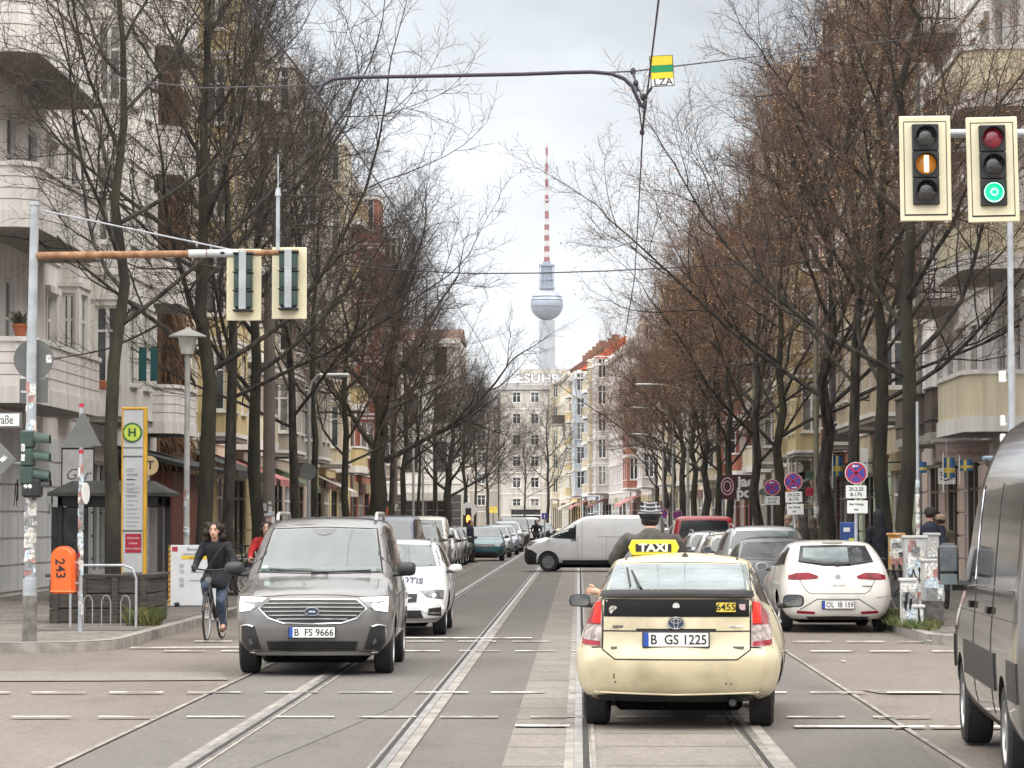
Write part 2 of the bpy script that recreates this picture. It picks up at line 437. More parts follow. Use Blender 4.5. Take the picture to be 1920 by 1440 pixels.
# ------------------------------------------------------------------ vehicles
def paint(name, c, metal=.0, rough=.35, dirt=.12, sc=4):
    return M(name, c, rough, metal, var=dirt, sc=sc, coat=.8, lo=.3, hi=.7)
TYRE = M('tyre rubber', (.014, .014, .015), .85, var=.3, sc=12); RIM = M('alloy rim', (.42, .42, .42), .35, metal=.8); RIMK = M('dark steel rim', (.05, .05, .052), .45, metal=.5)
BLACKP = M('black plastic', (.014, .014, .015), .5, var=.2); GLOSSK = M('gloss black panel', (.005, .0045, .0045), .35, var=.1, coat=.0, spec=.12)
GLASSF = M('windscreen glass', (.075, .092, .095), .05, var=.25, sc=1.1, spec=.8, coat=.0, lo=.3, hi=.7); GLASSD = M('dark side glass', (.02, .023, .026), .06, var=.4, sc=1.5, spec=.35)
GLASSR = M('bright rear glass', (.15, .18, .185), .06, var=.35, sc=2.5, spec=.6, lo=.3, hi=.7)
CHROME = M('chrome trim', (.75, .75, .75), .15, metal=1.0, var=.05); HLAMP = M('clear lamp glass', (.10, .105, .11), .06, var=.6, sc=14, spec=.8, coat=.5); HLIT = M('lit white lamp', (.9, .9, .85), .2, var=0, emit=2.2, ecol=(1, .98, .9))
TLAMP = M('red tail lamp', (.20, .004, .014), .28, var=.3, sc=8, spec=.3); TLIT = M('lit red lamp', (.5, .01, .01), .4, var=.0, spec=.1, emit=1.0, ecol=(1, .03, .015)); TCLR = M('clear tail lamp', (.30, .25, .235), .2, var=.5, sc=16, spec=.4)
PLATEW = M('plate white', (.72, .72, .7), .4, var=.05); PLATEB = M('plate blue', (.02, .07, .35), .4); INK = M('black lettering', (.012, .012, .014), .5, var=0); SHUT = M('panel gap', (.012, .011, .01), .8, var=0)
SILVER = M('silver skid trim', (.36, .36, .35), .4, metal=.5)

def shell(rows, sub=4, smooth=2):
    """rows of (z, yfront, yrear, halfwidth, corner x front, corner y front, bow front, corner x rear, corner y rear, bow rear, side bow, lateral drop)"""
    R = np.array(rows, float); n = len(R); P = []
    for i in range(n - 1):
        for k in range(sub): P.append(R[i] + (R[i + 1] - R[i]) * k / sub)
    P.append(R[-1]); P = np.array(P)
    for _ in range(smooth): P[1:-1] = P[:-2] * .25 + P[1:-1] * .5 + P[2:] * .25
    V = []
    NF, NC, NS = 7, 7, 12
    for z, yf, yr, w, cxf, cyf, bf, cxr, cyr, br, sb, dz in P:
        half = []
        cxf = min(cxf, w * .9); cxr = min(cxr, w * .9)
        for i in range(NF):
            x = (w - cxf) * i / NF; half.append((x, yf - bf * (x / w) ** 2))
        y0 = yf - bf * ((w - cxf) / w) ** 2
        for i in range(NC):
            a = math.pi / 2 * i / NC; half.append((w - cxf + cxf * math.sin(a), y0 - cyf * (1 - math.cos(a))))
        ya = y0 - cyf; y1 = yr + br * ((w - cxr) / w) ** 2; yb = y1 + cyr
        for i in range(NS):
            t = i / NS; half.append((w + sb * (1 - (2 * t - 1) ** 2), ya + (yb - ya) * t))
        for i in range(NC):
            a = math.pi / 2 * i / NC; half.append((w - cxr + cxr * math.cos(a), yb - cyr * math.sin(a)))
        for i in range(NF + 1):
            x = (w - cxr) * (1 - i / NF); half.append((x, yr + br * (x / w) ** 2))
        full = half + [(-x, y) for x, y in half[-2:0:-1]]
        V.append([(x, y, z - dz * (x / max(w, .01)) ** 2) for x, y in full])
    m = len(V[0]); vs = [p for r_ in V for p in r_]; k = len(V)
    fs = [(i * m + j, i * m + (j + 1) % m, (i + 1) * m + (j + 1) % m, (i + 1) * m + j) for i in range(k - 1) for j in range(m)]
    fs += [tuple(range(m))[::-1], tuple(range((k - 1) * m, k * m))]
    return vs, fs

class Car:
    def __init__(s, name, label, cat, rows, body_mat, wheels, sub=4, smooth=2, group=None, wr=.32, tw=.21, lowmat=None):
        """wheels: list of (y, track half width)"""
        s.t = thing(name, label, cat, (0, 0, 0), 0, group); s.wr = wr
        vs, fs = shell(rows, sub, smooth)
        me = bpy.data.meshes.new('raw'); me.from_pydata(vs, [], fs)
        s.bvh = BVHTree.FromPolygons(vs, fs)
        a = bpy.data.objects.new('raw', me); COL.objects.link(a)
        cb = MB(); cr = wr * 1.13
        for y, x in wheels:
            for sg in (-1, 1): cb.tube([(sg * (x - .24), y, wr), (sg * (x + .6), y, wr)], [cr, cr], 28)
        c = cb.build('cut', BLACKP)
        md = a.modifiers.new('b', 'BOOLEAN'); md.operation = 'DIFFERENCE'; md.object = c; md.solver = 'EXACT'
        dg = bpy.context.evaluated_depsgraph_get(); dg.update()
        m2 = bpy.data.meshes.new_from_object(a.evaluated_get(dg))
        bpy.data.objects.remove(a); bpy.data.objects.remove(c)
        m2.materials.clear(); m2.materials.append(body_mat); m2.materials.append(BLACKP)
        zmin = min(v[2] for v in vs)
        for p in m2.polygons:
            ce = p.center; p.use_smooth = True; p.material_index = 0
            if p.normal.z < -.75 and ce.z < zmin + .12: p.material_index = 1
            for y, x in wheels:
                d = math.hypot(ce.y - y, ce.z - wr)
                if (d < cr * 1.02 and abs(ce.x) < x - .2) or (d < cr * 1.01 and abs(p.normal.x) < .6 and d > cr * .9 and abs(ce.x) < x + .02): p.material_index = 1
        m2.set_sharp_from_angle(angle=rad(38)); m2.name = 'body'
        s.body = link(bpy.data.objects.new('body', m2), s.t)
        s.wheels(wheels, tw)
        ym = max(r_[1] for r_ in rows) - .45; yn = min(r_[2] for r_ in rows) + .35; ww = max(r_[3] for r_ in rows) - tw - .12
        ub = MB(); ub.cbox((0, (ym + yn) / 2 + .1, .215), (2 * ww, ym - yn - .5, .16), .03); ub.build('underbody', M('black underbody', (.003, .003, .003), .95, var=0, spec=.1), s.t)  # black box added beneath the car to block light and deepen the shade
    def wheels(s, wheels, tw):
        R = s.wr
        tb = MB(); prof = [(R * .64, -tw / 2), (R * .9, -tw / 2), (R * .985, -tw * .4), (R, -tw * .25), (R, tw * .25), (R * .985, tw * .4), (R * .9, tw / 2), (R * .64, tw / 2)]
        tb.M = RY(math.pi / 2); tb.lathe(prof, 36, cap=False); tm = tb.mesh('wheel', TYRE, 35)
        rb = MB(); rb.M = RY(math.pi / 2); rb.lathe([(R * .66, tw * .36), (R * .66, tw * .5), (R * .6, tw * .48), (R * .56, tw * .2), (.05, tw * .2)], 30)
        rb.lathe([(.09, tw * .2), (.08, tw * .44), (.02, tw * .46)], 16)
        for k in range(5 if s.wr < .33 else 6):
            a = k * 2 * math.pi / (5 if s.wr < .33 else 6); rb.M = RX(a); rb.cbox((tw * .36, 0, R * .34), (tw * .16, R * .2, R * .6), .01)
        rm = rb.mesh('rim', s.rim if hasattr(s, 'rim') else RIM, 35)
        for y, x in wheels:
            for sg in (-1, 1):
                w = obj('wheel', tm, s.t, (sg * (x - tw / 2 - .012), y, R), 0 if sg > 0 else math.pi); obj('rim', rm, w)
    def cast(s, ax, u, v):
        if ax == 'f': o, d = Vector((u, 6, v)), Vector((0, -1, 0))
        elif ax == 'r': o, d = Vector((u, -6, v)), Vector((0, 1, 0))
        elif ax == 'l': o, d = Vector((-4, u, v)), Vector((1, 0, 0))
        elif ax == 's': o, d = Vector((4, u, v)), Vector((-1, 0, 0))
        else: o, d = Vector((u, v, 6)), Vector((0, 0, -1))
        h = s.bvh.ray_cast(o, d)
        if h[0] is None:
            q = o + d * 4; h = s.bvh.find_nearest(q)
            return h[0], (h[1] if h[1].dot(d) < 0 else -h[1])
        return h[0], (h[1] if h[1].dot(d) < 0 else -h[1])
    def patch(s, name, mat, top, bot, ax='f', off=.004, n=14, m=6, parent=None, mirror=False, mb=None, skirt=.02):
        """panel lofted between two edge curves, laid on the body"""
        def rs(P, k):
            P = [Vector(p) for p in P]; L_ = [0]
            for a, b in zip(P, P[1:]): L_.append(L_[-1] + (b - a).length)
            out = []
            for i in range(k):
                t = L_[-1] * i / (k - 1); j = max(q for q in range(len(P) - 1) if L_[q] <= t + 1e-9) if len(P) > 1 else 0
                f = (t - L_[j]) / max(L_[j + 1] - L_[j], 1e-9); out.append(P[j].lerp(P[j + 1], min(f, 1)))
            return out
        res = []
        for sg in ((1, -1) if mirror else (1,)):
            own = MB() if mb is None else mb
            A, Bq = rs(top, n), rs(bot, n); vs = []
            for j in range(m + 1):
                for i in range(n):
                    q = A[i].lerp(Bq[i], j / m); ax2 = ax
                    if mirror and sg < 0 and ax in 'ls': ax2 = 's' if ax == 'l' else 'l'
                    u, v = (q[0] * sg if ax in 'frt' else q[0]), q[1]
                    p, nn = s.cast(ax2, u, v); vs.append(p + nn * off)
            g = [tuple(p) for p in vs]; fs = [(j * n + i, j * n + i + 1, (j + 1) * n + i + 1, (j + 1) * n + i) for j in range(m) for i in range(n - 1)]
            rim_ = [i for i in range(n)] + [j * n + n - 1 for j in range(1, m + 1)] + [m * n + i for i in range(n - 2, -1, -1)] + [j * n for j in range(m - 1, 0, -1)]
            cen = Vector((0, 0, .7)); base = len(g)
            for i in rim_:
                p = vs[i]; d_ = {'f': Vector((0, -1, 0)), 'r': Vector((0, 1, 0)), 'l': Vector((1, 0, 0)), 's': Vector((-1, 0, 0)), 't': Vector((0, 0, -1))}[ax if not (mirror and sg < 0 and ax in 'ls') else ('s' if ax == 'l' else 'l')]
                g.append(tuple(p + d_ * (skirt + off)))
            k = len(rim_); fs += [(rim_[i], rim_[(i + 1) % k], base + (i + 1) % k, base + i) for i in range(k)]
            own.add(g, fs)
            if mb is None: res.append(own.build(name, mat, parent or s.t, 40))
        return res
    def line(s, name, mat, pts, w=.012, ax='f', off=.003, parent=None, mirror=False, seg=.06):
        for sg in ((1, -1) if mirror else (1,)):
            mb = MB(); P = [Vector(p) for p in pts]; Q = [P[0]]
            for a, b in zip(P, P[1:]):
                k = max(1, int((b - a).length / seg)); Q += [a.lerp(b, (i + 1) / k) for i in range(k)]
            R = []
            for q in Q:
                ax2 = ax if not (mirror and sg < 0 and ax in 'ls') else ('s' if ax == 'l' else 'l')
                p, nn = s.cast(ax2, q[0] * sg if ax in 'frt' else q[0], q[1]); R.append(p + nn * (off - w * .35))
            mb.tube(R, w * .5, 6); mb.build(name, mat, parent or s.t, 60)
    def plate(s, text, x, z, ax, size=.52, h=.115, frame=True, tilt=0):
        p, nn = s.cast(ax, x, z)
        y = p.y + (.022 if ax == 'f' else -.022)
        o = bpy.data.objects.new('number_plate', None)
        mb = MB(); mb.cbox((0, .012, 0), (size + .022, .02, h + .022), .006); mb.m = 1; mb.cbox((0, -.002, 0), (size, .01, h), .004)
        mb.m = 2; mb.cbox((-size / 2 + .021, -.006, 0), (.042, .006, h), .002)
        o = mb.build('number_plate', [BLACKP, PLATEW, PLATEB], s.t)
        o.location = (x, y, z); o.rotation_euler = (tilt, 0, math.pi if ax == 'f' else 0)
        l = lettering(text, h * .98, 'lettering', INK, o, T(.022, -.0085, -.002) @ UPR, .0006, bold=.0014)
        wd = max(v.co.x for v in l.data.vertices) - min(v.co.x for v in l.data.vertices)
        k = (size - .075) / wd
        for v in l.data.vertices: v.co.x = .022 + (v.co.x - .022) * k
        return o
    def mirrors(s, y, z, x, mat, sz=(.2, .1, .13), arm=True):
        for sg in (-1, 1):
            mb = MB(); mb.M = T(sg * (x + sz[0] / 2), y, z) @ RZ(sg * -.12)
            # rounded housing
            n = 14; rows = []
            for yy, k in ((-.5, .93), (-.42, 1.0), (0, .96), (.35, .72), (.5, .35)):
                rows.append([(sz[0] / 2 * k * (abs(math.cos(a)) ** .6) * (1 if math.cos(a) > 0 else -1), yy * sz[1], sz[2] / 2 * k * (abs(math.sin(a)) ** .6) * (1 if math.sin(a) > 0 else -1)) for a in [2 * math.pi * i / n for i in range(n)]])
            vs = [p for r_ in rows for p in r_]; fs = [(i * n + j, i * n + (j + 1) % n, (i + 1) * n + (j + 1) % n, (i + 1) * n + j) for i in range(4) for j in range(n)] + [tuple(range(4 * n, 5 * n)), tuple(range(n))]
            mb.add(vs, fs); mb.M = Matrix.Identity(4)
            mb.m = 1; mb.tube([(sg * (x - .05), y + .02, z - sz[2] * .38), (sg * (x + sz[0] * .4), y, z - sz[2] * .36)], [.028, .022], 8)
            o = mb.build('side_mirror', [mat, BLACKP], s.t, 40)
            g = MB(); g.M = T(sg * (x + sz[0] / 2), y, z) @ RZ(sg * -.12)
            g.prism([(0, 0)] * 0 + [(sz[0] * .43 * (abs(math.cos(a)) ** .6) * (1 if math.cos(a) > 0 else -1), sz[2] * .42 * (abs(math.sin(a)) ** .6) * (1 if math.sin(a) > 0 else -1)) for a in [2 * math.pi * i / n for i in range(n)]], 0, .004)
            g.v = [tuple((T(sg * (x + sz[0] / 2), y, z) @ RZ(sg * -.12)) @ (Matrix(((1, 0, 0, 0), (0, 0, -1, -sz[1] * .5 - .001), (0, 1, 0, 0), (0, 0, 0, 1))) @ ((T(sg * (x + sz[0] / 2), y, z) @ RZ(sg * -.12)).inverted() @ Vector(p)))) for p in g.v]
            g.build('mirror_glass', M('mirror glass', (.08, .09, .1), .05, var=.3, sc=8, spec=1, coat=1), o)
    def place(s, x, y, rz=0, z=0):
        s.t.location = (x, y, z); s.t.rotation_euler = (0, 0, rz); return s.t
    def side_glass(s, quads, mat=GLASSD):
        for top, bot in quads: s.patch('side_window', mat, top, bot, 'l', .003, 12, 5, mirror=True)

# ---- taxi, seen from behind (front is +y)
TAXI = M('ivory taxi paint', (.31, .255, .15), .36, var=0, sc=2.8, col2=(.55, .475, .315), coat=.5, lo=.22, hi=.56, det=9)
rows = [  # z yf yr w  cxf cyf bf  cxr cyr br sb dz
 (.24, 2.05, -1.98, .66, .3, .3, .12, .20, .30, .12, .0, 0),
 (.27, 2.12, -2.08, .74, .3, .35, .15, .20, .36, .14, .02, 0),
 (.34, 2.16, -2.17, .80, .3, .4, .18, .20, .40, .15, .03, 0),
 (.50, 2.18, -2.215, .835, .3, .4, .2, .19, .42, .16, .035, 0),
 (.62, 2.16, -2.215, .835, .3, .45, .22, .18, .42, .16, .035, 0),
 (.72, 2.08, -2.16, .81, .3, .45, .24, .16, .46, .15, .05, 0),
 (.80, 1.85, -2.14, .785, .3, .5, .25, .14, .5, .15, .06, 0),
 (.90, 1.45, -2.125, .745, .3, .5, .25, .12, .55, .15, .07, .01),
 (1.00, 1.00, -2.11, .705, .25, .4, .22, .10, .6, .14, .06, .01),
 (1.08, .80, -2.09, .675, .2, .3, .2, .10, .6, .14, .05, .01),
 (1.125, .70, -2.06, .655, .2, .3, .18, .10, .6, .14, .05, .01),
 (1.15, .64, -1.93, .645, .2, .3, .18, .10, .55, .12, .05, .01),
 (1.24, .42, -1.58, .62, .18, .3, .16, .1, .4, .12, .04, .01),
 (1.34, .15, -1.18, .585, .15, .3, .14, .1, .3, .1, .03, .01),
 (1.40, -.02, -.92, .565, .15, .3, .12, .1, .2, .08, .02, .01),
 (1.43, -.08, -.82, .54, .15, .3, .1, .12, .15, .06, .01, .015),
 (1.46, -.2, -.62, .44, .15, .2, .06, .12, .1, .04, 0, .02),
 (1.475, -.3, -.45, .2, .1, .1, .02, .1, .1, .02, 0, .01)]
c = Car('taxi_car', 'dirty ivory taxi seen from behind with a yellow roof sign and lit brake lamps', 'taxi', rows, TAXI, [(1.36, .79), (-1.34, .79)], wr=.315, tw=.20)
c.patch('rear_window', GLASSR, [(-.55, 1.375), (0, 1.385), (.55, 1.375)], [(-.60, 1.165), (0, 1.165), (.60, 1.165)], 'r', .004, 24, 8)
c.line('window_seal', SHUT, [(-.60, 1.16), (-.565, 1.385), (0, 1.395), (.565, 1.385), (.60, 1.16)], .016, 'r')
c.patch('spoiler', GLOSSK, [(-.60, 1.145), (0, 1.152), (.60, 1.145)], [(-.605, 1.10), (0, 1.105), (.605, 1.10)], 'r', .03, 20, 3)
c.patch('lower_window', GLOSSK, [(-.585, 1.098), (0, 1.10), (.585, 1.098)], [(-.585, .955), (0, .955), (.585, .955)], 'r', .005, 22, 4)
tl = c.patch('tail_lamp', TCLR, [(.60, 1.105), (.66, 1.08), (.735, .96), (.76, .80)], [(.602, .70), (.66, .705), (.72, .715), (.762, .725)], 'r', .010, 10, 8, mirror=True)
for sg, o in zip((1, -1), tl):
    c.patch('brake_lamp', TLIT, [(sg * .607, 1.075), (sg * .655, 1.06)], [(sg * .61, .90), (sg * .668, .90)], 'r', .016, 5, 5, parent=o)
    c.patch('lamp_shade', TLAMP, [(sg * .607, 1.08), (sg * .66, 1.062), (sg * .72, .95)], [(sg * .61, .885), (sg * .66, .885), (sg * .732, .885)], 'r', .0125, 8, 5, parent=o)
    c.patch('reflector', TLAMP, [(sg * .61, .745), (sg * .755, .76)], [(sg * .61, .705), (sg * .755, .72)], 'r', .0135, 6, 3, parent=o)
c.line('hatch_gap', SHUT, [(-.595, 1.10), (-.595, .68), (-.49, .60), (.49, .60), (.595, .68), (.595, 1.10)], .014, 'r')
c.line('trim_gap', SHUT, [(-.59, .835), (.59, .835)], .014, 'r')
c.line('bumper_crease', M('bumper crease', (.75, .66, .45), .4, var=.1), [(-.66, .325), (-.5, .318), (0, .305), (.5, .318), (.66, .325)], .018, 'r', .007)
c.patch('lower_valance', BLACKP, [(-.72, .29), (-.5, .315), (0, .295), (.5, .315), (.72, .29)], [(-.70, .22), (-.4, .21), (0, .21), (.4, .21), (.70, .22)], 'r', .006, 16, 3)
c.line('bumper_gap', SHUT, [(.60, .70), (.68, .695), (.77, .70)], .012, 'r', mirror=True)
c.plate('B  GS 1225', 0, .765, 'r', .52, .115)
for k in range(5): c.line('heating_wire', M('heating wire', (.10, .09, .08), .6, var=0), [(-.5, 1.20 + k * .035), (.5, 1.20 + k * .035)], .005, 'r', .0045, seg=.2)
c.patch('tailgate_handle', SHUT, [(-.32, .856), (.32, .856)], [(-.32, .842), (.32, .842)], 'r', .005, 10, 1)
# badge, stickers, number
def disc(car, name, mat, x, z, ax, r, th=.01, parent=None, sx=1.0):
    p, nn = car.cast(ax, x, z); mb = MB(); sy = 1 if ax == 'f' else -1
    mb.add([(p.x + r * sx * math.cos(2 * math.pi * i / 20), p.y + sy * k, p.z + r * math.sin(2 * math.pi * i / 20)) for k in (-.012, th) for i in range(20)], [(i, (i + 1) % 20, 20 + (i + 1) % 20, 20 + i) for i in range(20)] + [tuple(range(20))[::-1], tuple(range(20, 40))])
    return mb.build(name, mat, parent or car.t, 40)
def ringm(car, mat, x, z, ax, rx, rz_, w, y, parent, name='emblem_ring'):
    mb = MB(); p, nn = car.cast(ax, x, z); sy = 1 if ax == 'f' else -1
    mb.tube([(p.x + rx * math.cos(2 * math.pi * i / 24), p.y + sy * y, p.z + rz_ * math.sin(2 * math.pi * i / 24)) for i in range(25)], w, 6, cap=False)
    return mb.build(name, mat, parent, 60)
bd = disc(c, 'emblem', M('dark blue emblem', (.03, .05, .1), .3, var=0), 0, .905, 'r', .05, .012, sx=1.25)
ringm(c, CHROME, 0, .905, 'r', .066, .05, .008, .014, bd); ringm(c, CHROME, 0, .905, 'r', .018, .046, .006, .016, bd); ringm(c, CHROME, 0, .921, 'r', .042, .018, .006, .016, bd)
def sticker(car, mat, x, z, ax, w, h, text=None, tm=None, ts=None, name='sticker', off=.012, parent=None):
    p, nn = car.cast(ax, x, z); mb = MB(); sy = 1 if ax == 'f' else -1
    mb.cbox((0, 0, 0), (w, .006, h), .002); o = mb.build(name, mat, parent or car.t); o.location = (p.x, p.y + sy * off, p.z); o.rotation_euler = (0, 0, math.pi if ax == 'f' else 0)
    if text: lettering(text, ts or h, 'lettering', tm or INK, o, T(0, -.0042, 0) @ UPR, .0005, bold=.0012)
    return o
sticker(c, M('yellow number plate', (.62, .48, .05), .5), .40, 1.035, 'r', .155, .078, '6455', ts=.082, off=.036)
sticker(c, M('pale heart sticker', (.5, .35, .36), .5), .53, 1.035, 'r', .05, .05)
disc(c, 'sticker', M('round sticker', (.45, .42, .38), .5, var=.5, sc=30), -.51, 1.01, 'r', .036, .008); disc(c, 'sticker', M('pale hand sticker', (.6, .6, .58), .5), 0, 1.045, 'r', .028, .008)
for x, z, tx, sz in ((-.47, .872, 'TAXI', .03), (.46, .875, 'HYBRID', .035), (.50, .70, 'HSD', .035), (-.5, .695, 'B', .03)):
    if tx in ('HYBRID',): sticker(c, CHROME, x, z, 'r', .17, .012, name='badge', off=.008)
    else: sticker(c, M('grey badge', (.12, .11, .09), .4), x, z, 'r', .09 if tx != 'B' else .05, .022, name='badge', off=.008)
# wiper
p0, _ = c.cast('r', -.30, 1.175); p1, _ = c.cast('r', -.42, 1.33)
mb = MB(); mb.tube([p0 + Vector((.03, -.03, -.02)), p0 + Vector((0, -.05, .02)), p1 + Vector((.02, -.04, 0))], [.012, .01, .007], 6); mb.tube([p0 + Vector((-.08, -.035, .035)), p1 + Vector((-.02, -.03, .02))], .009, 6)
mb.ball(tuple(p0 + Vector((.03, -.03, -.02))), .022, 8, 6); mb.build('wiper', BLACKP, c.t)
# side windows, mirrors, handles
c.side_glass([([(-1.55, 1.14), (-1.1, 1.31), (-.3, 1.385), (.1, 1.31), (.62, 1.06)], [(-1.45, 1.08), (-.9, 1.02), (0, .99), (.66, .99)])])
c.mirrors(.62, 1.02, .86, BLACKP, (.19, .12, .12))
for y in (-.45, .35): c.patch('door_handle', CHROME, [(y - .1, .88), (y + .1, .88)], [(y - .1, .85), (y + .1, .85)], 'l', .02, 6, 2, mirror=True)
for y in (-.78, .02, .8): c.line('door_gap', SHUT, [(y, .35), (y, .98)], .012, 'l', mirror=True)
# roof rails of the gutter, antenna, roof sign
mb = MB()
for sg in (-1, 1): mb.tube([c.cast('t', sg * .47, yy)[0] for yy in (-.78, -.6, -.4, -.2)], .010, 6)
mb.build('roof_strip', BLACKP, c.t)
mb = MB(); mb.lathe([(.04, 1.42), (.032, 1.445), (.012, 1.475)], 12); mb.cyl((0, 0, 1.47), (0, -.1, 1.66), .004, 6)
o = mb.build('antenna', BLACKP, c.t, 40); o.location = (.03, -.72, 0)
YEL = M('yellow taxi sign', (.66, .54, .03), .4, var=.08)
mb = MB(); pr = [(-.20, -.075), (-.235, 0), (-.20, .075), (.20, .075), (.235, 0), (.20, -.075)]
mb.v = []; 
for yy, k in ((-.06, .84), (-.05, 1), (.05, 1), (.06, .84)): mb.v += [(x * (1 if k == 1 else .96), yy, z * k) for x, z in pr]
mb.f = [(i * 6 + j, i * 6 + (j + 1) % 6, (i + 1) * 6 + (j + 1) % 6, (i + 1) * 6 + j) for i in range(3) for j in range(6)] + [tuple(range(6))[::-1], tuple(range(18, 24))]; mb.mi = [0] * len(mb.f)
ts = mb.build('roof_sign', YEL, c.t); ts.location = (-.25, -.35, 1.52); ts.scale = (.93, 1, .93)
mb = MB(); mb.box(-.165, .165, -.066, -.061, -.04, .035); mb.build('sign_panel', INK, ts)
lettering('TAXI', .105, 'lettering', M('sign white letters', (.85, .82, .6), .4, var=0), ts, T(0, -.0665, -.003) @ UPR, .001, bold=.004, sx=1.15)
mb = MB(); mb.cyl((.12, 0, -.11), (.12, 0, -.07), .035, 10); mb.cyl((-.12, 0, -.11), (-.12, 0, -.07), .035, 10); mb.build('sign_foot', BLACKP, ts)
mb = MB(); mb.cyl((.45, -2.06, .235), (.45, -1.9, .235), .03, 12); mb.build('exhaust_pipe', RIMK, c.t, 40)
mb = MB()
for x, z in ((-.50, .47), (-.5, .45), (-.49, .41), (.40, .40), (.44, .395)):
    p, _ = c.cast('r', x, z); mb.cbox((p.x, p.y - .001, p.z), (.014, .005, .014), .002)
mb.build('paint_chip', INK, c.t)
p = at(1268, 972, 25.75); taxi = c.place(p.x + .13, 27.55, -.068); taxi.scale = (1.055, 1, 1.01)

# ---- grey people carrier coming towards us
GREYP = M('grey metallic paint', (.125, .12, .117), .32, metal=.35, var=.10, sc=3, coat=.9, lo=.3, hi=.7)
rows = [
 (.24, 2.14, -2.15, .70, .3, .3, .10, .2, .3, .1, 0, 0),
 (.30, 2.21, -2.22, .80, .32, .38, .12, .2, .3, .1, .01, 0),
 (.42, 2.245, -2.25, .885, .34, .42, .14, .15, .3, .08, .01, 0),
 (.60, 2.25, -2.26, .905, .34, .44, .15, .15, .3, .08, .015, 0),
 (.80, 2.22, -2.26, .915, .32, .44, .16, .15, .3, .08, .015, 0),
 (.93, 2.13, -2.26, .91, .3, .46, .18, .15, .3, .08, .015, .02),
 (1.0, 1.96, -2.25, .895, .28, .5, .2, .15, .3, .08, .02, .04),
 (1.06, 1.55, -2.25, .885, .26, .5, .22, .15, .3, .08, .02, .04),
 (1.11, 1.22, -2.245, .87, .22, .4, .2, .15, .3, .08, .02, .02),
 (1.15, 1.10, -2.24, .865, .16, .35, .17, .15, .3, .08, .02, .0),
 (1.40, .68, -2.21, .80, .14, .3, .14, .15, .2, .08, .02, 0),
 (1.60, .36, -2.16, .745, .14, .3, .12, .15, .2, .08, .02, 0),
 (1.72, .12, -2.12, .70, .14, .3, .1, .15, .2, .06, .01, .01),
 (1.79, -.15, -2.05, .64, .14, .3, .08, .15, .2, .06, .0, .02),
 (1.815, -.5, -1.9, .5, .1, .3, .04, .15, .2, .04, 0, .02), (1.822, -.9, -1.6, .2, .1, .1, .02, .1, .1, .02, 0, .0)]
c = Car('passenger_van', 'dark grey people carrier driving towards us with lit headlights', 'van', rows, GREYP, [(1.36, .90), (-1.42, .90)], wr=.33, tw=.22)
c.patch('windscreen', GLASSF, [(-.60, 1.655), (0, 1.675), (.60, 1.655)], [(-.715, 1.175), (0, 1.165), (.715, 1.175)], 'f', .005, 24, 8)
c.line('screen_seal', SHUT, [(-.735, 1.165), (-.625, 1.675), (0, 1.695), (.625, 1.675), (.735, 1.165), (0, 1.15), (-.735, 1.165)], .025, 'f')
c.patch('sensor_panel', M('screen sensor panel', (.08, .085, .085), .2), [(-.15, 1.672), (.15, 1.672)], [(-.08, 1.605), (0, 1.59), (.08, 1.605)], 'f', .007, 10, 4)
c.patch('screen_sticker', M('green screen sticker', (.35, .55, .42), .4), [(.62, 1.235), (.68, 1.235)], [(.63, 1.205), (.69, 1.205)], 'f', .008, 3, 2)
c.patch('grille', BLACKP, [(-.60, .78), (-.50, .855), (0, .865), (.50, .855), (.60, .78)], [(-.60, .77), (-.50, .68), (-.33, .625), (0, .615), (.33, .625), (.50, .68), (.60, .77)], 'f', .006, 28, 6)
c.line('grille_frame', CHROME, [(-.50, .87), (-.615, .775), (-.50, .665), (-.33, .61), (0, .60), (.33, .61), (.50, .665), (.615, .775), (.50, .87), (0, .878), (-.50, .87)], .026, 'f', .012)
for i, z in enumerate((.825, .782, .738, .694, .652)):
    x = (.535, .575, .555, .50, .40)[i]; c.line('grille_bar', SILVER, [(-x, z), (0, z + .006), (x, z)], .014, 'f', .016)
hl = c.patch('headlight', HLAMP, [(.50, .885), (.70, .91), (.845, .90)], [(.62, .79), (.72, .745), (.835, .725)], 'f', .008, 12, 6, mirror=True)
for sg, o in zip((1, -1), hl):
    c.patch('light_strip', HLIT, [(sg * .53, .885), (sg * .84, .895)], [(sg * .585, .845), (sg * .84, .855)], 'f', .013, 10, 3, parent=o)
    c.patch('light_strip', HLIT, [(sg * .665, .80), (sg * .84, .85)], [(sg * .70, .755), (sg * .835, .735)], 'f', .013, 8, 3, parent=o)
bd = disc(c, 'emblem', M('dark blue emblem', (.03, .05, .1), .3, var=0), 0, .742, 'f', .045, .03, sx=1.75)
ringm(c, CHROME, 0, .742, 'f', .08, .046, .007, .032, bd); sticker(c, CHROME, 0, .742, 'f', .075, .014, off=.036, parent=bd, name='script_mark')
c.plate('B  FS 9666', 0, .505, 'f', .52, .115)
c.patch('lower_grille', BLACKP, [(-.52, .405), (0, .415), (.52, .405)], [(-.50, .30), (0, .295), (.50, .30)], 'f', .006, 20, 3)
for z in (.385, .355, .325): c.line('lower_bar', GLOSSK, [(-.48, z), (.48, z)], .01, 'f', .012)
c.patch('fog_recess', BLACKP, [(.66, .565), (.80, .575)], [(.58, .31), (.80, .30)], 'f', .006, 10, 6, mirror=True)
c.line('fog_trim', CHROME, [(.67, .57), (.74, .59), (.815, .575), (.82, .32), (.78, .285), (.66, .28)], .02, 'f', .02, mirror=True)
for sg in (1, -1): disc(c, 'fog_lamp', HLAMP, sg * .70, .40, 'f', .03, .014)
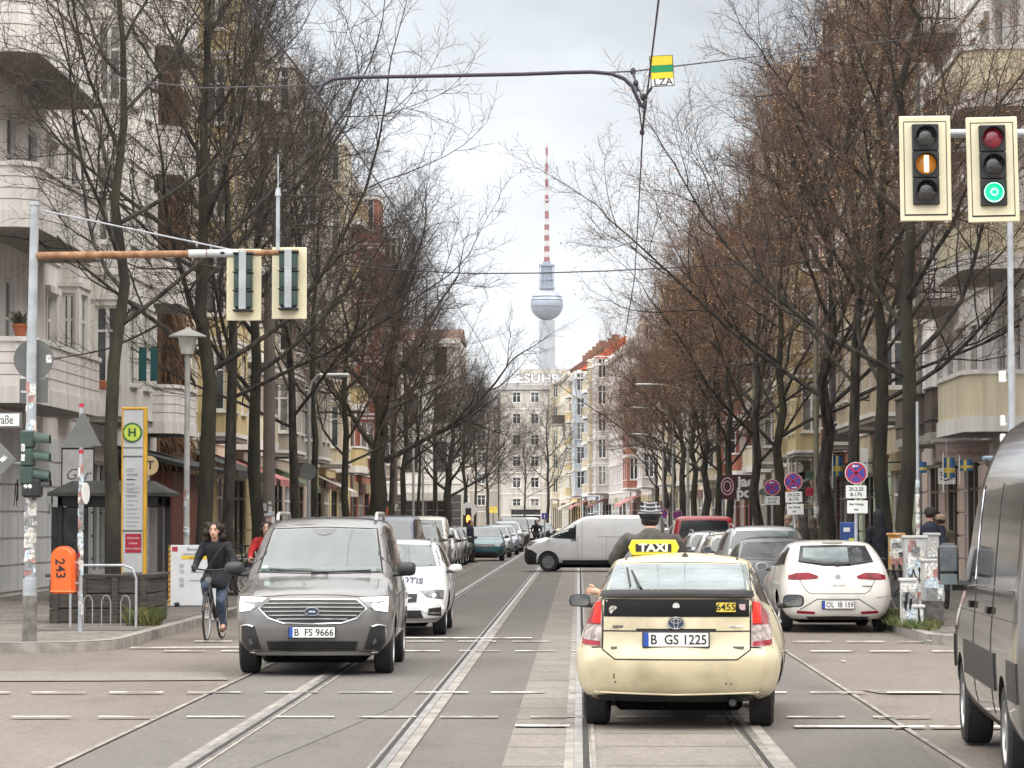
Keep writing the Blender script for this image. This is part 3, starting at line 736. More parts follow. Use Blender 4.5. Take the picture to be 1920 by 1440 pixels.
c.patch('skid_plate', SILVER, [(-.78, .275), (-.5, .29), (.5, .29), (.78, .275)], [(-.70, .245), (-.5, .25), (.5, .25), (.70, .245)], 'f', .012, 20, 3)
c.line('bonnet_gap', SHUT, [(-.62, .90), (-.3, .925), (0, .93), (.3, .925), (.62, .90)], .012, 'f')
c.side_glass([([(-2.0, 1.62), (-1.2, 1.66), (-.25, 1.68), (.25, 1.6), (.95, 1.22)], [(-2.0, 1.17), (-.6, 1.14), (.98, 1.14)])])
c.mirrors(.98, 1.205, .905, BLACKP, (.23, .14, .17))
for y in (-.35, .8): c.line('door_gap', SHUT, [(y, .4), (y, 1.12)], .012, 'l', mirror=True)
mb = MB()
for sg in (-1, 1): mb.tube([(sg * .60, -.15, 1.77), (sg * .60, -.25, 1.85), (sg * .60, -.4, 1.86), (sg * .60, -1.8, 1.86), (sg * .6, -1.95, 1.78)], .022, 8)
mb.build('roof_rail', SILVER, c.t, 40)
c.line('roof_panel_edge', SHUT, [(-.5, -.75), (-.5, -.35), (.5, -.35), (.5, -.75)], .012, 't')
mb = MB(); p0, _ = c.cast('f', -.1, 1.17); p1, _ = c.cast('f', .6, 1.19)
mb.tube([p0 + Vector((0, .03, .0)), p1 + Vector((0, .02, .01))], .010, 6); p0, _ = c.cast('f', .1, 1.165); p1, _ = c.cast('f', -.6, 1.18); mb.tube([p0 + Vector((0, .03, 0)), p1 + Vector((0, .02, .01))], .010, 6); mb.build('wiper', BLACKP, c.t)
p = gnd(589, 1262); ford = c.place(p.x + .02, p.y + 1.36, math.pi - .0)
ford.rotation_euler = (0, 0, math.pi + .015)

# ---- white estate car behind it, lift company lettering on the bonnet
WHITE = paint('white car paint', (.60, .61, .62), .0, .3, .06); SILV = paint('silver car paint', (.40, .41, .42), .5, .3, .08); BLK = paint('black car paint', (.012, .013, .015), .1, .25, .1); DGR = paint('dark grey car paint', (.05, .052, .056), .4, .3)
RED = paint('red van paint', (.32, .012, .018), .0, .35); TEAL = paint('teal car paint', (.02, .10, .12), .3, .3); BEI = paint('champagne car paint', (.42, .38, .33), .4, .3); BLU = paint('dark blue car paint', (.018, .028, .07), .3, .3); LBL = paint('silver blue car paint', (.28, .33, .4), .5, .3); CRV = paint('cream van paint', (.55, .52, .44), .0, .35)
def hatch_rows(L=4.3, W=.89, H=1.47, hood=.80, belt=.95, est=False, wf=.95, nose=0.0):
    f, b = L / 2, -L / 2; k = (H - belt)
    rr = -.1 if est else -.45
    return [
 (.21, f - .12, b + .14, W - .18, .3, .3, .12, .2, .3, .12, 0, 0), (.28, f - .03, b + .05, W - .09, .32, .38, .16, .2, .35, .14, .01, 0),
 (.42, f, b + .01, W - .02, .32, .42, .2, .2, .4, .16, .015, 0), (.58, f - .01, b, W, .3, .45, .22, .18, .4, .16, .02, 0),
 (.70, f - .06, b + .02, W, .28, .48, .24, .16, .42, .16, .02, 0), (hood, f - .22, b + .05, W - .01, .26, .5, .26, .15, .45, .15, .02, .02),
 (hood + .07, f - .6, b + .07, W - .025, .25, .5, .26, .15, .45, .15, .02, .03), (belt - .03, wf + .14, b + .10, W - .045, .2, .4, .22, .15, .45, .15, .02, .02),
 (belt + .02, wf, b + .13, W - .06, .16, .3, .18, .15, .45, .14, .02, 0), (belt + k * .45, wf - .50, b + .32 + (0 if est else .12), W - .14, .15, .3, .15, .14, .35, .12, .02, 0),
 (belt + k * .78, wf - .85, b + .52 + (0 if est else .22), W - .22, .15, .3, .12, .13, .3, .1, .01, .01), (belt + k * .92, wf - 1.05, b + .64 + (0 if est else .28), W - .28, .14, .3, .1, .12, .2, .08, 0, .015),
 (belt + k * .985, wf - 1.35, b + .9 + (0 if est else .3), W - .42, .1, .2, .05, .1, .2, .05, 0, .015), (belt + k, wf - 1.7, b + 1.4, .2, .1, .1, .02, .1, .1, .02, 0, 0)]
def van_rows(L=4.9, W=.95, H=1.92, hood=1.02, belt=1.15, wf=1.35, tail=.04):
    f, b = L / 2, -L / 2; k = H - belt
    return [
 (.24, f - .12, b + .1, W - .16, .3, .3, .1, .1, .15, .04, 0, 0), (.32, f - .03, b + .03, W - .06, .32, .4, .14, .1, .15, .04, 0, 0),
 (.48, f, b, W - .01, .32, .45, .16, .1, .15, .04, .01, 0), (.75, f - .02, b, W, .3, .45, .18, .1, .12, .04, .01, 0),
 (hood - .1, f - .10, b, W, .28, .45, .2, .1, .12, .04, .01, .02), (hood, f - .35, b + .01, W - .01, .26, .5, .22, .1, .12, .04, .01, .03), (belt - .04, wf + .18, b + .01, W - .02, .22, .4, .22, .1, .12, .04, .01, .02),
 (belt, wf, b + .01, W - .03, .16, .3, .16, .1, .12, .04, .01, 0), (belt + k * .45, wf - .55, b + .03, W - .08, .14, .3, .14, .1, .12, .04, .01, 0),
 (belt + k * .8, wf - .98, b + .06, W - .13, .14, .3, .12, .1, .12, .04, .01, 0), (belt + k * .93, wf - 1.25, b + .09, W - .18, .14, .3, .1, .1, .12, .04, 0, .01), (belt + k * .985, wf - 1.6, b + .16, W - .3, .1, .2, .05, .1, .1, .03, 0, .01), (belt + k, wf - 2.0, b + .5, .3, .1, .1, .02, .1, .1, .02, 0, 0)]
def dress_front(c, W, hood, belt, H, f=None, lit=False, plate=None, grille='bar', light=HLAMP):
    k = H - belt
    c.patch('windscreen', GLASSF, [(-W + .26, belt + k * .80), (0, belt + k * .83), (W - .26, belt + k * .80)], [(-W + .15, belt + .05), (0, belt + .03), (W - .15, belt + .05)], 'f', .004, 18, 6)
    h = c.patch('headlight', light, [(W - .42, hood - .075), (W - .2, hood - .05), (W - .06, hood - .06)], [(W - .40, hood - .15), (W - .2, hood - .20), (W - .07, hood - .20)], 'f', .007, 9, 5, mirror=True)
    if lit:
        for sg, o in zip((1, -1), h): c.patch('light_strip', HLIT, [(sg * (W - .38), hood - .085), (sg * (W - .08), hood - .085)], [(sg * (W - .37), hood - .11), (sg * (W - .08), hood - .12)], 'f', .012, 6, 2, parent=o)
    c.patch('grille', BLACKP, [(-W + .45, hood - .10), (0, hood - .09), (W - .45, hood - .10)], [(-W + .47, hood - .24), (0, hood - .26), (W - .47, hood - .24)], 'f', .006, 14, 3)
    c.line('grille_bar', CHROME, [(-W + .44, hood - .11), (0, hood - .10), (W - .44, hood - .11)], .014, 'f', .01); c.line('grille_bar', CHROME, [(-.36, hood - .18), (.36, hood - .18)], .01, 'f', .01)
    c.patch('lower_grille', BLACKP, [(-.5, .40), (0, .41), (.5, .40)], [(-.55, .27), (0, .26), (.55, .27)], 'f', .006, 14, 3)
    c.patch('fog_recess', BLACKP, [(W - .28, .43), (W - .1, .45)], [(W - .3, .33), (W - .1, .31)], 'f', .006, 6, 3, mirror=True)
    if plate: c.plate(plate, 0, .46, 'f')
def dress_rear(c, W, belt, H, plate=None, tail='side', glass=None):
    k = H - belt
    c.patch('rear_window', glass or GLASSD, [(-W + .30, belt + k * .80), (0, belt + k * .82), (W - .30, belt + k * .80)], [(-W + .2, belt + .10), (0, belt + .08), (W - .2, belt + .10)], 'r', .005, 18, 6)
    c.patch('tail_lamp', TLAMP, [(W - .30, belt - .04), (W - .07, belt - .03)], [(W - .28, belt - .2), (W - .05, belt - .22)], 'r', .008, 8, 5, mirror=True)
    c.line('hatch_gap', SHUT, [(-W + .26, belt - .02), (-W + .3, .62), (-W + .42, .56), (W - .42, .56), (W - .3, .62), (W - .26, belt - .02)], .011, 'r')
    c.patch('bumper_valance', BLACKP, [(-W + .2, .34), (W - .2, .34)], [(-W + .25, .24), (W - .25, .24)], 'r', .006, 10, 3)
    if plate: c.plate(plate, 0, .70, 'r')
def dress_side(c, L, belt, H, wf, est, van=False, panel_van=False):
    k = H - belt; b = -L / 2
    if panel_van: q = [([(wf - 1.05, belt + k * .72), (wf - .78, belt + k * .68), (wf - .02, belt + .02)], [(wf - 1.05, belt - .10), (wf + .02, belt - .06)])]
    else: q = [([(b + (.75 if est or van else 1.0), belt + k * .72), (wf - 1.2, belt + k * .82), (wf - .85, belt + k * .74), (wf - .1, belt + .10)], [(b + .6, belt + .08), (0, belt + .03), (wf - .02, belt + .04)])]
    c.side_glass(q)
    for y in (-.5, .5): c.line('door_gap', SHUT, [(y, .35), (y, belt + .02)], .011, 'l', mirror=True)

HOODC, BELTC = .80, .96
def otis_car():
    W, H, hood, belt = .905, 1.47, .765, 1.0
    c = Car('estate_car', 'white estate car with lift company lettering on its bonnet behind the grey people carrier', 'car', hatch_rows(4.6, W, H, hood, belt, True, 1.0), WHITE, [(1.38, .88), (-1.33, .88)], wr=.325, tw=.21)
    dress_front(c, W, hood, belt, H, lit=False, plate=None)
    for o in [o for o in c.t.children if o.name.startswith('headlight')]: pass
    c.line('lamp_trim', HLIT, [(W - .42, hood - .10), (W - .30, hood - .20), (W - .12, hood - .21), (W - .07, hood - .33)], .022, 'f', .012, mirror=True)
    c.patch('bumper_blade', SILVER, [(-.85, .29), (0, .28), (.85, .29)], [(-.82, .255), (0, .245), (.82, .255)], 'f', .012, 16, 2)
    c.line('bumper_trim', CHROME, [(.48, .42), (.62, .36), (.85, .36)], .016, 'f', .01, mirror=True)
    dress_side(c, 4.6, belt, H, 1.0, True); c.mirrors(.86, 1.02, .90, WHITE, (.2, .12, .13))
    mb = MB()
    for sg in (-1, 1): mb.tube([(sg * .58, .0, 1.42), (sg * .58, -.2, 1.475), (sg * .58, -1.4, 1.475), (sg * .58, -1.55, 1.43)], .016, 6)
    mb.build('roof_rail', SILVER, c.t, 40)
    # lettering laid on the sloping bonnet
    o = lettering('OTIS', .42, 'lettering', M('dark blue lettering', (.02, .025, .07), .4), c.t, Matrix.Identity(4), .0, bold=.012, sx=.40)
    for v in o.data.vertices:
        p, n = c.cast('t', -(v.co.x + .34), 1.66 - v.co.y * 1.2); v.co = p + n * .012
    p = gnd(745, 1190); c.place(-2.93, p.y + 1.38, math.pi + .01)
    # number plate with nothing legible is left plain
    return c
otis_car()

# ---- white hatchback parked on the right
def leon():
    W, H, belt = .885, 1.455, .985
    W1 = paint('warm white car paint', (.66, .63, .58), .0, .3, .08)
    rows = hatch_rows(4.3, W, H, .82, belt, False, 1.0)
    c = Car('parked_car', 'white hatchback parked at the right kerb with slanted red tail lamps', 'car', rows, W1, [(1.3, .87), (-1.28, .87)], wr=.315, tw=.2, group='cars parked along the right kerb')
    k = H - belt
    c.patch('rear_window', GLASSD, [(-.52, belt + k * .80), (0, belt + k * .83), (.52, belt + k * .80)], [(-.60, belt + .12), (-.2, belt + .06), (.2, belt + .06), (.60, belt + .12)], 'r', .005, 22, 7)
    c.patch('painted_reflection', GLASSR, [(-.48, belt + k * .72), (.22, belt + k * .75)], [(-.52, belt + .17), (-.2, belt + .12), (.20, belt + .12)], 'r', .007, 14, 4)  # paler patch laid over the dark glass as a painted reflection
    c.patch('tail_lamp', TLAMP, [(.30, .89), (.45, .945), (.62, .94), (.76, .90)], [(.32, .85), (.5, .835), (.66, .83), (.765, .835)], 'r', .01, 12, 5, mirror=True)
    c.line('hatch_gap', SHUT, [(-.66, .95), (-.50, .66), (-.42, .615), (.42, .615), (.50, .66), (.66, .95)], .011, 'r')
    c.line('bumper_crease', SHUT, [(-.60, .36), (-.33, .53), (.33, .53), (.60, .36)], .014, 'r', .004)
    c.line('bumper_gap', SHUT, [(.62, .55), (.86, .58)], .008, 'r', mirror=True)
    c.plate('OL  IB 159', 0, .44, 'r', .50, .115)
    c.patch('reflector', TLAMP, [(.36, .335), (.64, .35)], [(.37, .295), (.64, .31)], 'r', .008, 6, 3, mirror=True)
    c.patch('lower_valance', BLACKP, [(-.5, .255), (0, .265), (.5, .255)], [(-.45, .21), (0, .2), (.45, .21)], 'r', .006, 10, 3)
    disc(c, 'emblem', CHROME, .0, .88, 'r', .045, .012); lettering('LEON', .05, 'lettering', CHROME, c.t, T(0, c.cast('r', 0, .745)[0].y - .006, .745) @ UPR, .002, sx=1.8); sticker(c, INK, .43, .735, 'r', .2, .014, off=.006, name='badge')
    mb = MB(); p0, _ = c.cast('r', -.02, belt + .07); p1, _ = c.cast('r', .22, belt + .1); mb.tube([p0 + Vector((0, -.03, 0)), p1 + Vector((0, -.03, 0))], [.022, .014], 6); mb.build('wiper', BLACKP, c.t)
    mb = MB(); mb.cyl((0, -1.2, 1.44), (0, -1.34, 1.52), .006, 6); mb.build('antenna', BLACKP, c.t)
    c.patch('roof_spoiler_lamp', BLACKP, [(-.16, belt + k * .90), (.16, belt + k * .90)], [(-.16, belt + k * .87), (.16, belt + k * .87)], 'r', .006, 6, 2)
    dress_side(c, 4.3, belt, H, 1.0, False); c.mirrors(.8, 1.0, .88, WHITE, (.19, .12, .13))
    x = gnd(1563, 1204); c.place(Xat(1566, 47.2) + .0, 47.2 + 2.15, .02)
leon()

# ---- grey panel van at the right edge, heading the same way as the taxi
def sprinter():
    VG = M('taupe grey van paint', (.115, .104, .095), .30, metal=.35, var=.12, sc=2, coat=1.0, lo=.3, hi=.7)
    W, H = .97, 2.62; f, b = 2.95, -2.95
    rows = [(.26, f - .15, b + .1, W - .14, .3, .3, .1, .1, .15, .03, 0, 0), (.34, f - .04, b + .03, W - .04, .34, .45, .14, .1, .15, .03, 0, 0), (.5, f, b, W + .01, .34, .5, .16, .1, .12, .03, 0, 0), (.8, f - .02, b, W + .025, .32, .5, .18, .1, .12, .03, 0, 0),
     (1.0, f - .08, b, W + .02, .3, .5, .2, .1, .12, .03, 0, .02), (1.12, f - .32, b, W + .01, .28, .5, .22, .1, .12, .03, 0, .03), (1.24, f - .8, b + .01, W, .24, .4, .2, .1, .12, .03, 0, .02), (1.30, f - .92, b + .01, W - .005, .16, .3, .16, .1, .12, .03, 0, 0),
     (1.8, f - 1.4, b + .03, W - .05, .16, .3, .15, .1, .12, .03, 0, 0), (2.1, f - 1.7, b + .05, W - .09, .18, .35, .14, .1, .12, .03, 0, 0), (2.3, f - 2.0, b + .07, W - .14, .2, .4, .12, .12, .12, .03, 0, .01), (2.48, f - 2.4, b + .1, W - .22, .25, .4, .1, .14, .14, .03, 0, .01), (2.59, f - 2.9, b + .2, W - .42, .2, .3, .05, .1, .1, .02, 0, .01), (2.62, f - 3.4, b + .6, .3, .1, .1, .02, .1, .1, .02, 0, 0)]
    c = Car('panel_van', 'taupe grey high roof van cut off by the right picture edge', 'van', rows, VG, [(1.86, .985), (-1.80, .985)], wr=.345, tw=.225)
    c.side_glass([([(.62, 1.98), (1.0, 1.95), (1.32, 1.72), (1.78, 1.36)], [(.62, 1.33), (1.2, 1.30), (1.8, 1.30)]), ([(-.95, 2.02), (.42, 2.0)], [(-.95, 1.38), (.42, 1.36)]), ([(-2.6, 2.04), (-1.1, 2.03)], [(-2.6, 1.42), (-1.1, 1.40)])], M('tinted van glass', (.008, .009, .010), .08, var=.4, sc=2, spec=.12))
    c.line('window_trim', CHROME, [(.56, 1.34), (.56, 2.02)], .022, 'l', .008, mirror=True); c.line('window_trim', CHROME, [(-2.6, 1.33), (.56, 1.30), (1.8, 1.26)], .016, 'l', .006, mirror=True)
    for y in (.52, -.98): c.line('door_gap', SHUT, [(y, .42), (y, 2.05)], .014, 'l', mirror=True)
    c.patch('side_moulding', BLACKP, [(-1.3, .86), (1.35, .86)], [(-1.3, .60), (1.35, .60)], 'l', .012, 14, 3, mirror=True)
    c.patch('side_moulding', BLACKP, [(2.3, .86), (2.7, .86)], [(2.3, .60), (2.7, .60)], 'l', .012, 6, 3, mirror=True); c.patch('side_moulding', BLACKP, [(-2.85, .86), (-2.25, .86)], [(-2.85, .60), (-2.25, .60)], 'l', .012, 6, 3, mirror=True)
    c.line('crease', SHUT, [(-2.8, 1.12), (2.2, 1.08)], .008, 'l', .001, mirror=True)
    for y in (.72, -.80): c.patch('door_handle', GLOSSK, [(y - .1, 1.17), (y + .1, 1.17)], [(y - .1, 1.12), (y + .1, 1.12)], 'l', .03, 6, 2, mirror=True)
    c.patch('windscreen', GLASSF, [(-.6, 2.12), (.6, 2.12)], [(-.78, 1.33), (.78, 1.33)], 'f', .005, 14, 6)
    for sg in (-1, 1):
        mb = MB(); mb.M = T(sg * 1.09, 1.72, 1.42); mb.cbox((0, 0, .02), (.165, .10, .33), .04); mb.M = Matrix.Identity(4); mb.tube([(sg * .90, 1.72, 1.27), (sg * 1.06, 1.72, 1.27)], .045, 8)
        o = mb.build('side_mirror', [BLACKP], c.t, 40)
        g = MB(); g.cbox((sg * 1.09, 1.668, 1.48), (.135, .006, .2), .003); g.build('mirror_glass', M('mirror glass', (.08, .09, .1), .05), o); g = MB(); g.cbox((sg * 1.09, 1.668, 1.315), (.135, .006, .085), .003); g.build('wide_mirror_glass', GLASSR, o)
    # front wheel at (1820,1395): 23.8 m away, nose swung a little to the right
    a = -.050; fx, fy = gnd(1833, 1394)[:2]; d = Vector((-math.sin(a), math.cos(a))); rt = Vector((math.cos(a), math.sin(a)))
    ce = Vector((fx, fy)) - d * 1.86 + rt * .855
    c.place(ce.x, ce.y, a)
sprinter()

# ---- white delivery van crossing the street, black damaged bumper
def crossing_van():
    WV = paint('white van paint', (.62, .62, .63), .0, .32, .05)
    rows = van_rows(4.96, .96, 1.92, 1.08, 1.2, 1.55)
    c = Car('delivery_van', 'white delivery van turning across the street with a torn black front bumper', 'van', rows, WV, [(1.55, .95), (-1.72, .95)], wr=.335, tw=.22)
    dress_side(c, 4.96, 1.2, 1.92, 1.62, False, True, True); dress_front(c, .96, 1.08, 1.2, 1.92)
    c.patch('damaged_bumper', BLACKP, [(1.95, .62), (2.15, .74), (2.48, .78)], [(1.98, .27), (2.2, .24), (2.47, .26)], 'l', .012, 12, 6, mirror=True)
    c.patch('damaged_bumper', BLACKP, [(-.8, .8), (.8, .8)], [(-.8, .25), (.8, .25)], 'f', .02, 14, 6)
    c.patch('side_moulding', BLACKP, [(-1.2, .40), (1.05, .40)], [(-1.2, .29), (1.05, .27)], 'l', .012, 14, 3, mirror=True)
    c.line('slide_rail', SHUT, [(-2.2, 1.18), (-.2, 1.18)], .014, 'l', mirror=True); c.line('panel_edge', M('panel crease', (.45, .45, .46), .5), [(-2.3, 1.76), (.35, 1.78)], .012, 'l', mirror=True); c.line('door_gap', SHUT, [(.36, .4), (.36, 1.8)], .012, 'l', mirror=True)
    c.patch('door_handle', BLACKP, [(.55, 1.09), (.75, 1.09)], [(.55, 1.05), (.75, 1.05)], 'l', .02, 5, 2, mirror=True)
    c.mirrors(1.55, 1.28, .96, BLACKP, (.2, .14, .26))
    mb = MB(); mb.cbox((0, .1, 1.95), (1.0, .25, .06), .02); mb.build('roof_rack', SILVER, c.t)
    w = gnd(1025, 1072)                      # near front wheel
    a = math.pi / 2 - .10; d = Vector((-math.sin(a), math.cos(a))); lt = Vector((-math.cos(a), -math.sin(a)))
    ce = Vector((w.x, w.y)) - d * 1.55 - lt * .86
    for ch in c.t.children:
        for g_ in ch.children:
            if g_.name.startswith('rim'): g_.data.materials[0] = M('grey steel rim', (.17, .17, .17), .5, metal=.4)
    c.place(ce.x, ce.y, a); c.t.scale = (1, .96, 1)
crossing_van()

# ---- generic parked cars: one of each kind, then copies
def proto(kind, mat, name='parked_car'):
    if kind == 'hatch': P = (4.2, .88, 1.47, .82, .97, False, .95)
    elif kind == 'estate': P = (4.6, .90, 1.48, .82, .97, True, 1.0)
    elif kind == 'suv': P = (4.5, .92, 1.66, .97, 1.10, True, .95)
    elif kind == 'small': P = (3.8, .85, 1.5, .84, 1.0, False, .95)
    elif kind == 'van': P = (4.7, .93, 1.88, 1.02, 1.16, True, 1.25)
    L_, W, H, hood, belt, est, wf = P
    rows = van_rows(L_, W, H, hood, belt, wf) if kind == 'van' else hatch_rows(L_, W, H, hood, belt, est, wf)
    c = Car(name, 'x', 'van' if kind == 'van' else 'car', rows, mat, [(L_ * .30, W - .02), (-L_ * .29, W - .02)], wr=.32, tw=.2)
    dress_front(c, W, hood, belt, H); dress_rear(c, W, belt, H, glass=GLASSF if kind in ('estate', 'suv') else GLASSD); dress_side(c, L_, belt, H, wf, est, kind == 'van')
    c.mirrors(wf - .12, belt + .06, W - .01, mat if kind != 'van' else BLACKP, (.19, .12, .13))
    if kind in ('estate', 'suv'):
        mb = MB()
        for sg in (-1, 1): mb.tube([(sg * (W - .31), -.1, H - .05), (sg * (W - .31), -.3, H + .02), (sg * (W - .31), -1.4, H + .02), (sg * (W - .31), -1.6, H - .05)], .016, 6)
        mb.build('roof_rail', SILVER, c.t, 40)
    return c.t
PR = {}
def car(kind, mat, label, x, y, rz, group, name='parked_car'):
    if kind not in PR:
        PR[kind] = [proto(kind, mat), mat]; t = PR[kind][0]
    else:
        t = copy_tree(PR[kind][0])
        for ch in t.children:
            if ch.name.startswith('body'):
                me = ch.data.copy(); me.materials[0] = mat; ch.data = me
    t.name = name; t.location = (x, y, 0); t.rotation_euler = (0, 0, rz); t['label'] = label; t['group'] = group; t['category'] = 'van' if kind == 'van' else 'car'
    return t
GR, GL = 'cars parked along the right kerb', 'cars parked along the left kerb'
for kind, mat, label, x, y in (
  ('hatch', BLK, 'black hatchback parked right in front of the white hatchback', 3.55, 55.2), ('suv', SILV, 'silver estate car with roof rails beyond the black hatchback', 3.65, 60.8), ('estate', BEI, 'champagne estate car between the silver car and the light hatchback', 3.5, 66.6), ('small', WHITE, 'small white car parked behind the red van', 3.6, 72.5),
  ('estate', SILV, 'silver estate car just short of the red van at the right kerb', 3.5, 78.5), ('van', RED, 'red van with roof bars in the right parking row', 3.55, 86), ('hatch', DGR, 'dark grey hatchback parked past the red van', 3.6, 92.5), ('suv', BLK, 'black off-roader far along the right kerb', 3.7, 99), ('hatch', WHITE, 'white hatchback parked far along the right kerb beyond the crossing van', 3.6, 112), ('estate', BLU, 'dark blue estate car far along the right kerb beyond the crossing van', 3.6, 119)):
    car(kind, mat, label, x, y, RNG.uniform(-.02, .02), GR)
for kind, mat, label, x, y in (
  ('van', BLU, 'dark blue people carrier behind the white lettered estate car', -4.85, 74), ('suv', DGR, 'dark grey off-roader next beyond the dark blue people carrier', -5.15, 80.5), ('hatch', LBL, 'silver blue hatchback between two dark off-roaders on the left', -5.2, 86.5), ('suv', BLK, 'black off-roader in front of the cream van', -5.1, 92.5), ('van', CRV, 'cream van in the left parking row', -5.2, 99), ('hatch', WHITE, 'white hatchback right behind the cream van', -5.15, 105),
  ('estate', SILV, 'silver estate car near the end of the left parking row', -5.2, 111), ('hatch', BLK, 'black hatchback next to last in the left parking row', -5.2, 117), ('hatch', DGR, 'grey hatchback at the end of the left parking row before the teal car', -5.2, 123)):
    car(kind, mat, label, x, y, math.pi + RNG.uniform(-.02, .02), GL)
GQ = 'oncoming cars far down the street'
for kind, mat, label, px, y in (('hatch', TEAL, 'teal hatchback facing us at the head of the far oncoming cars', 908, 128), ('small', SILV, 'small silver car right behind the teal hatchback', 926, 139), ('estate', LBL, 'silver blue estate car in the middle of the far oncoming cars', 940, 150), ('suv', SILV, 'silver off-roader before the dark van among the far oncoming cars', 950, 163), ('van', DGR, 'dark grey van among the far oncoming cars', 964, 178), ('van', WHITE, 'white box-like van far down the street left of the crossing van', 990, 215), ('hatch', BLK, 'black hatchback furthest down the street beside the white box-like van', 1018, 235)):
    car(kind, mat, label, Xat(px, y), y, math.pi + .03, GQ, 'oncoming_car')
# ------------------------------------------------------------------ people and bicycles
SKIN = M('skin', (.50, .29, .21), .55, var=.08, sc=8); JEANS = M('blue jeans', (.018, .028, .05), .9, var=.3, sc=9, col2=(.06, .08, .12)); DARKC = M('black coat cloth', (.012, .013, .018), .85, var=.4, sc=7, bump=.3, bsc=14); OLIVEC = M('olive grey jacket cloth', (.055, .05, .042), .8, var=.35, sc=6, bump=.4, bsc=10)
REDC = M('red jacket cloth', (.42, .015, .02), .75, var=.2, sc=6); NAVY = M('navy coat cloth', (.012, .016, .035), .85, var=.3, sc=6); TANC = M('olive brown coat cloth', (.10, .08, .055), .85, var=.3, sc=6, bump=.4, bsc=20); HAIR = M('dark brown hair', (.022, .012, .008), .8, var=.5, sc=16, bump=1.0, bsc=30); SHOE = M('brown leather shoe', (.12, .055, .03), .6, var=.2); BLKS = M('black shoe', (.015, .015, .015), .6); BLACKT = M('black trousers', (.014, .014, .016), .9, var=.3, sc=6)
class Fig:
    def __init__(s): s.p = MB(); s.extra = MB()
    def cone(s, p, q, r1, r2):
        p, q = Vector(p), Vector(q); s.p.ball(tuple(p), r1, 14, 10); s.p.ball(tuple(q), r2, 14, 10); s.p.tube([p, q], [r1, r2], 14)
    def chain(s, pts, rs):
        for i in range(len(pts) - 1): s.cone(pts[i], pts[i + 1], rs[i], rs[i + 1])
    def ell(s, c, r): s.p.ball(c, r, 18, 14)
    def build(s, name, mat, parent=None, voxel=.016, sm=3, disp=0.0, seed=0):
        me = s.p.mesh('raw', mat); o = bpy.data.objects.new('raw', me); COL.objects.link(o)
        m = o.modifiers.new('r', 'REMESH'); m.mode = 'VOXEL'; m.voxel_size = voxel
        if sm: m = o.modifiers.new('s', 'SMOOTH'); m.iterations = sm; m.factor = .5
        dg = bpy.context.evaluated_depsgraph_get(); dg.update(); m2 = bpy.data.meshes.new_from_object(o.evaluated_get(dg)); bpy.data.objects.remove(o)
        if disp:
            from mathutils import noise
            for v in m2.vertices: v.co += v.normal * disp * noise.noise(v.co * 14 + Vector((seed, 0, 0)))
        if s.extra.v:
            b = bmesh.new(); b.from_mesh(m2); e = s.extra.mesh('e', mat); b.from_mesh(e); b.to_mesh(m2); b.free()
        m2.materials.clear(); m2.materials.append(mat); m2.name = name
        for p in m2.polygons: p.use_smooth = True
        return link(bpy.data.objects.new(name, m2), parent)
def hand(f, wrist, palm, fdir, side, curl):
    """palm block plus four fingers and a thumb leaving the side of the palm"""
    wrist, palm, fdir, side, curl = map(Vector, (wrist, palm, fdir, side, curl))
    f.cone(wrist, palm, .027, .036); f.ell(tuple(palm), (.04, .034, .038))
    for i, l in enumerate((.068, .078, .074, .058)):
        b = palm + side * (.027 - i * .018) + fdir * .02; k = b + fdir * l * .5 + curl * l * .15; e = k + fdir * l * .2 + curl * l * .55
        f.extra.tube([b, k, e], [.0105, .0095, .007], 7)
    b = palm + side * .03; k = b + side * .026 + fdir * .018; e = k + fdir * .035 + curl * .012; f.extra.tube([b, k, e], [.012, .0105, .0085], 7)
def head(f, c, fy, r=1.0):
    """head with jaw, brow, nose and ears; fy = -1 faces -y"""
    c = Vector(c)
    f.ell(tuple(c + Vector((0, -fy * .012, .02))), (.076 * r, .098 * r, .098 * r)); f.ell(tuple(c + Vector((0, fy * .03, -.05))), (.056 * r, .066 * r, .068 * r)); f.ell(tuple(c + Vector((0, fy * .062, -.095))), (.026, .024, .022))
    f.cone(c + Vector((0, fy * .088, .012)), c + Vector((0, fy * .112, -.03)), .011, .016)
    for sg in (-1, 1): f.ell(tuple(c + Vector((sg * .077, 0, -.01))), (.012, .022, .032))
def face(c, fy, parent):
    c = Vector(c)
    mb = MB()
    for sg in (-1, 1): mb.ball(tuple(c + Vector((sg * .031, fy * .083, .008))), (.013, .008, .008), 8, 6)
    mb.m = 1
    for sg in (-1, 1): mb.tube([tuple(c + Vector((sg * .014, fy * .092, .028))), tuple(c + Vector((sg * .048, fy * .082, .03)))], .005, 5)
    mb.m = 2; mb.tube([tuple(c + Vector((x, fy * (.093 - 4 * x * x), -.066 + 2 * x * x))) for x in (-.022, -.01, 0, .01, .022)], .006, 6)
    mb.build('face', [M('eye', (.02, .015, .012), .3, var=0), HAIR, M('lips', (.33, .09, .08), .5, var=0)], parent)

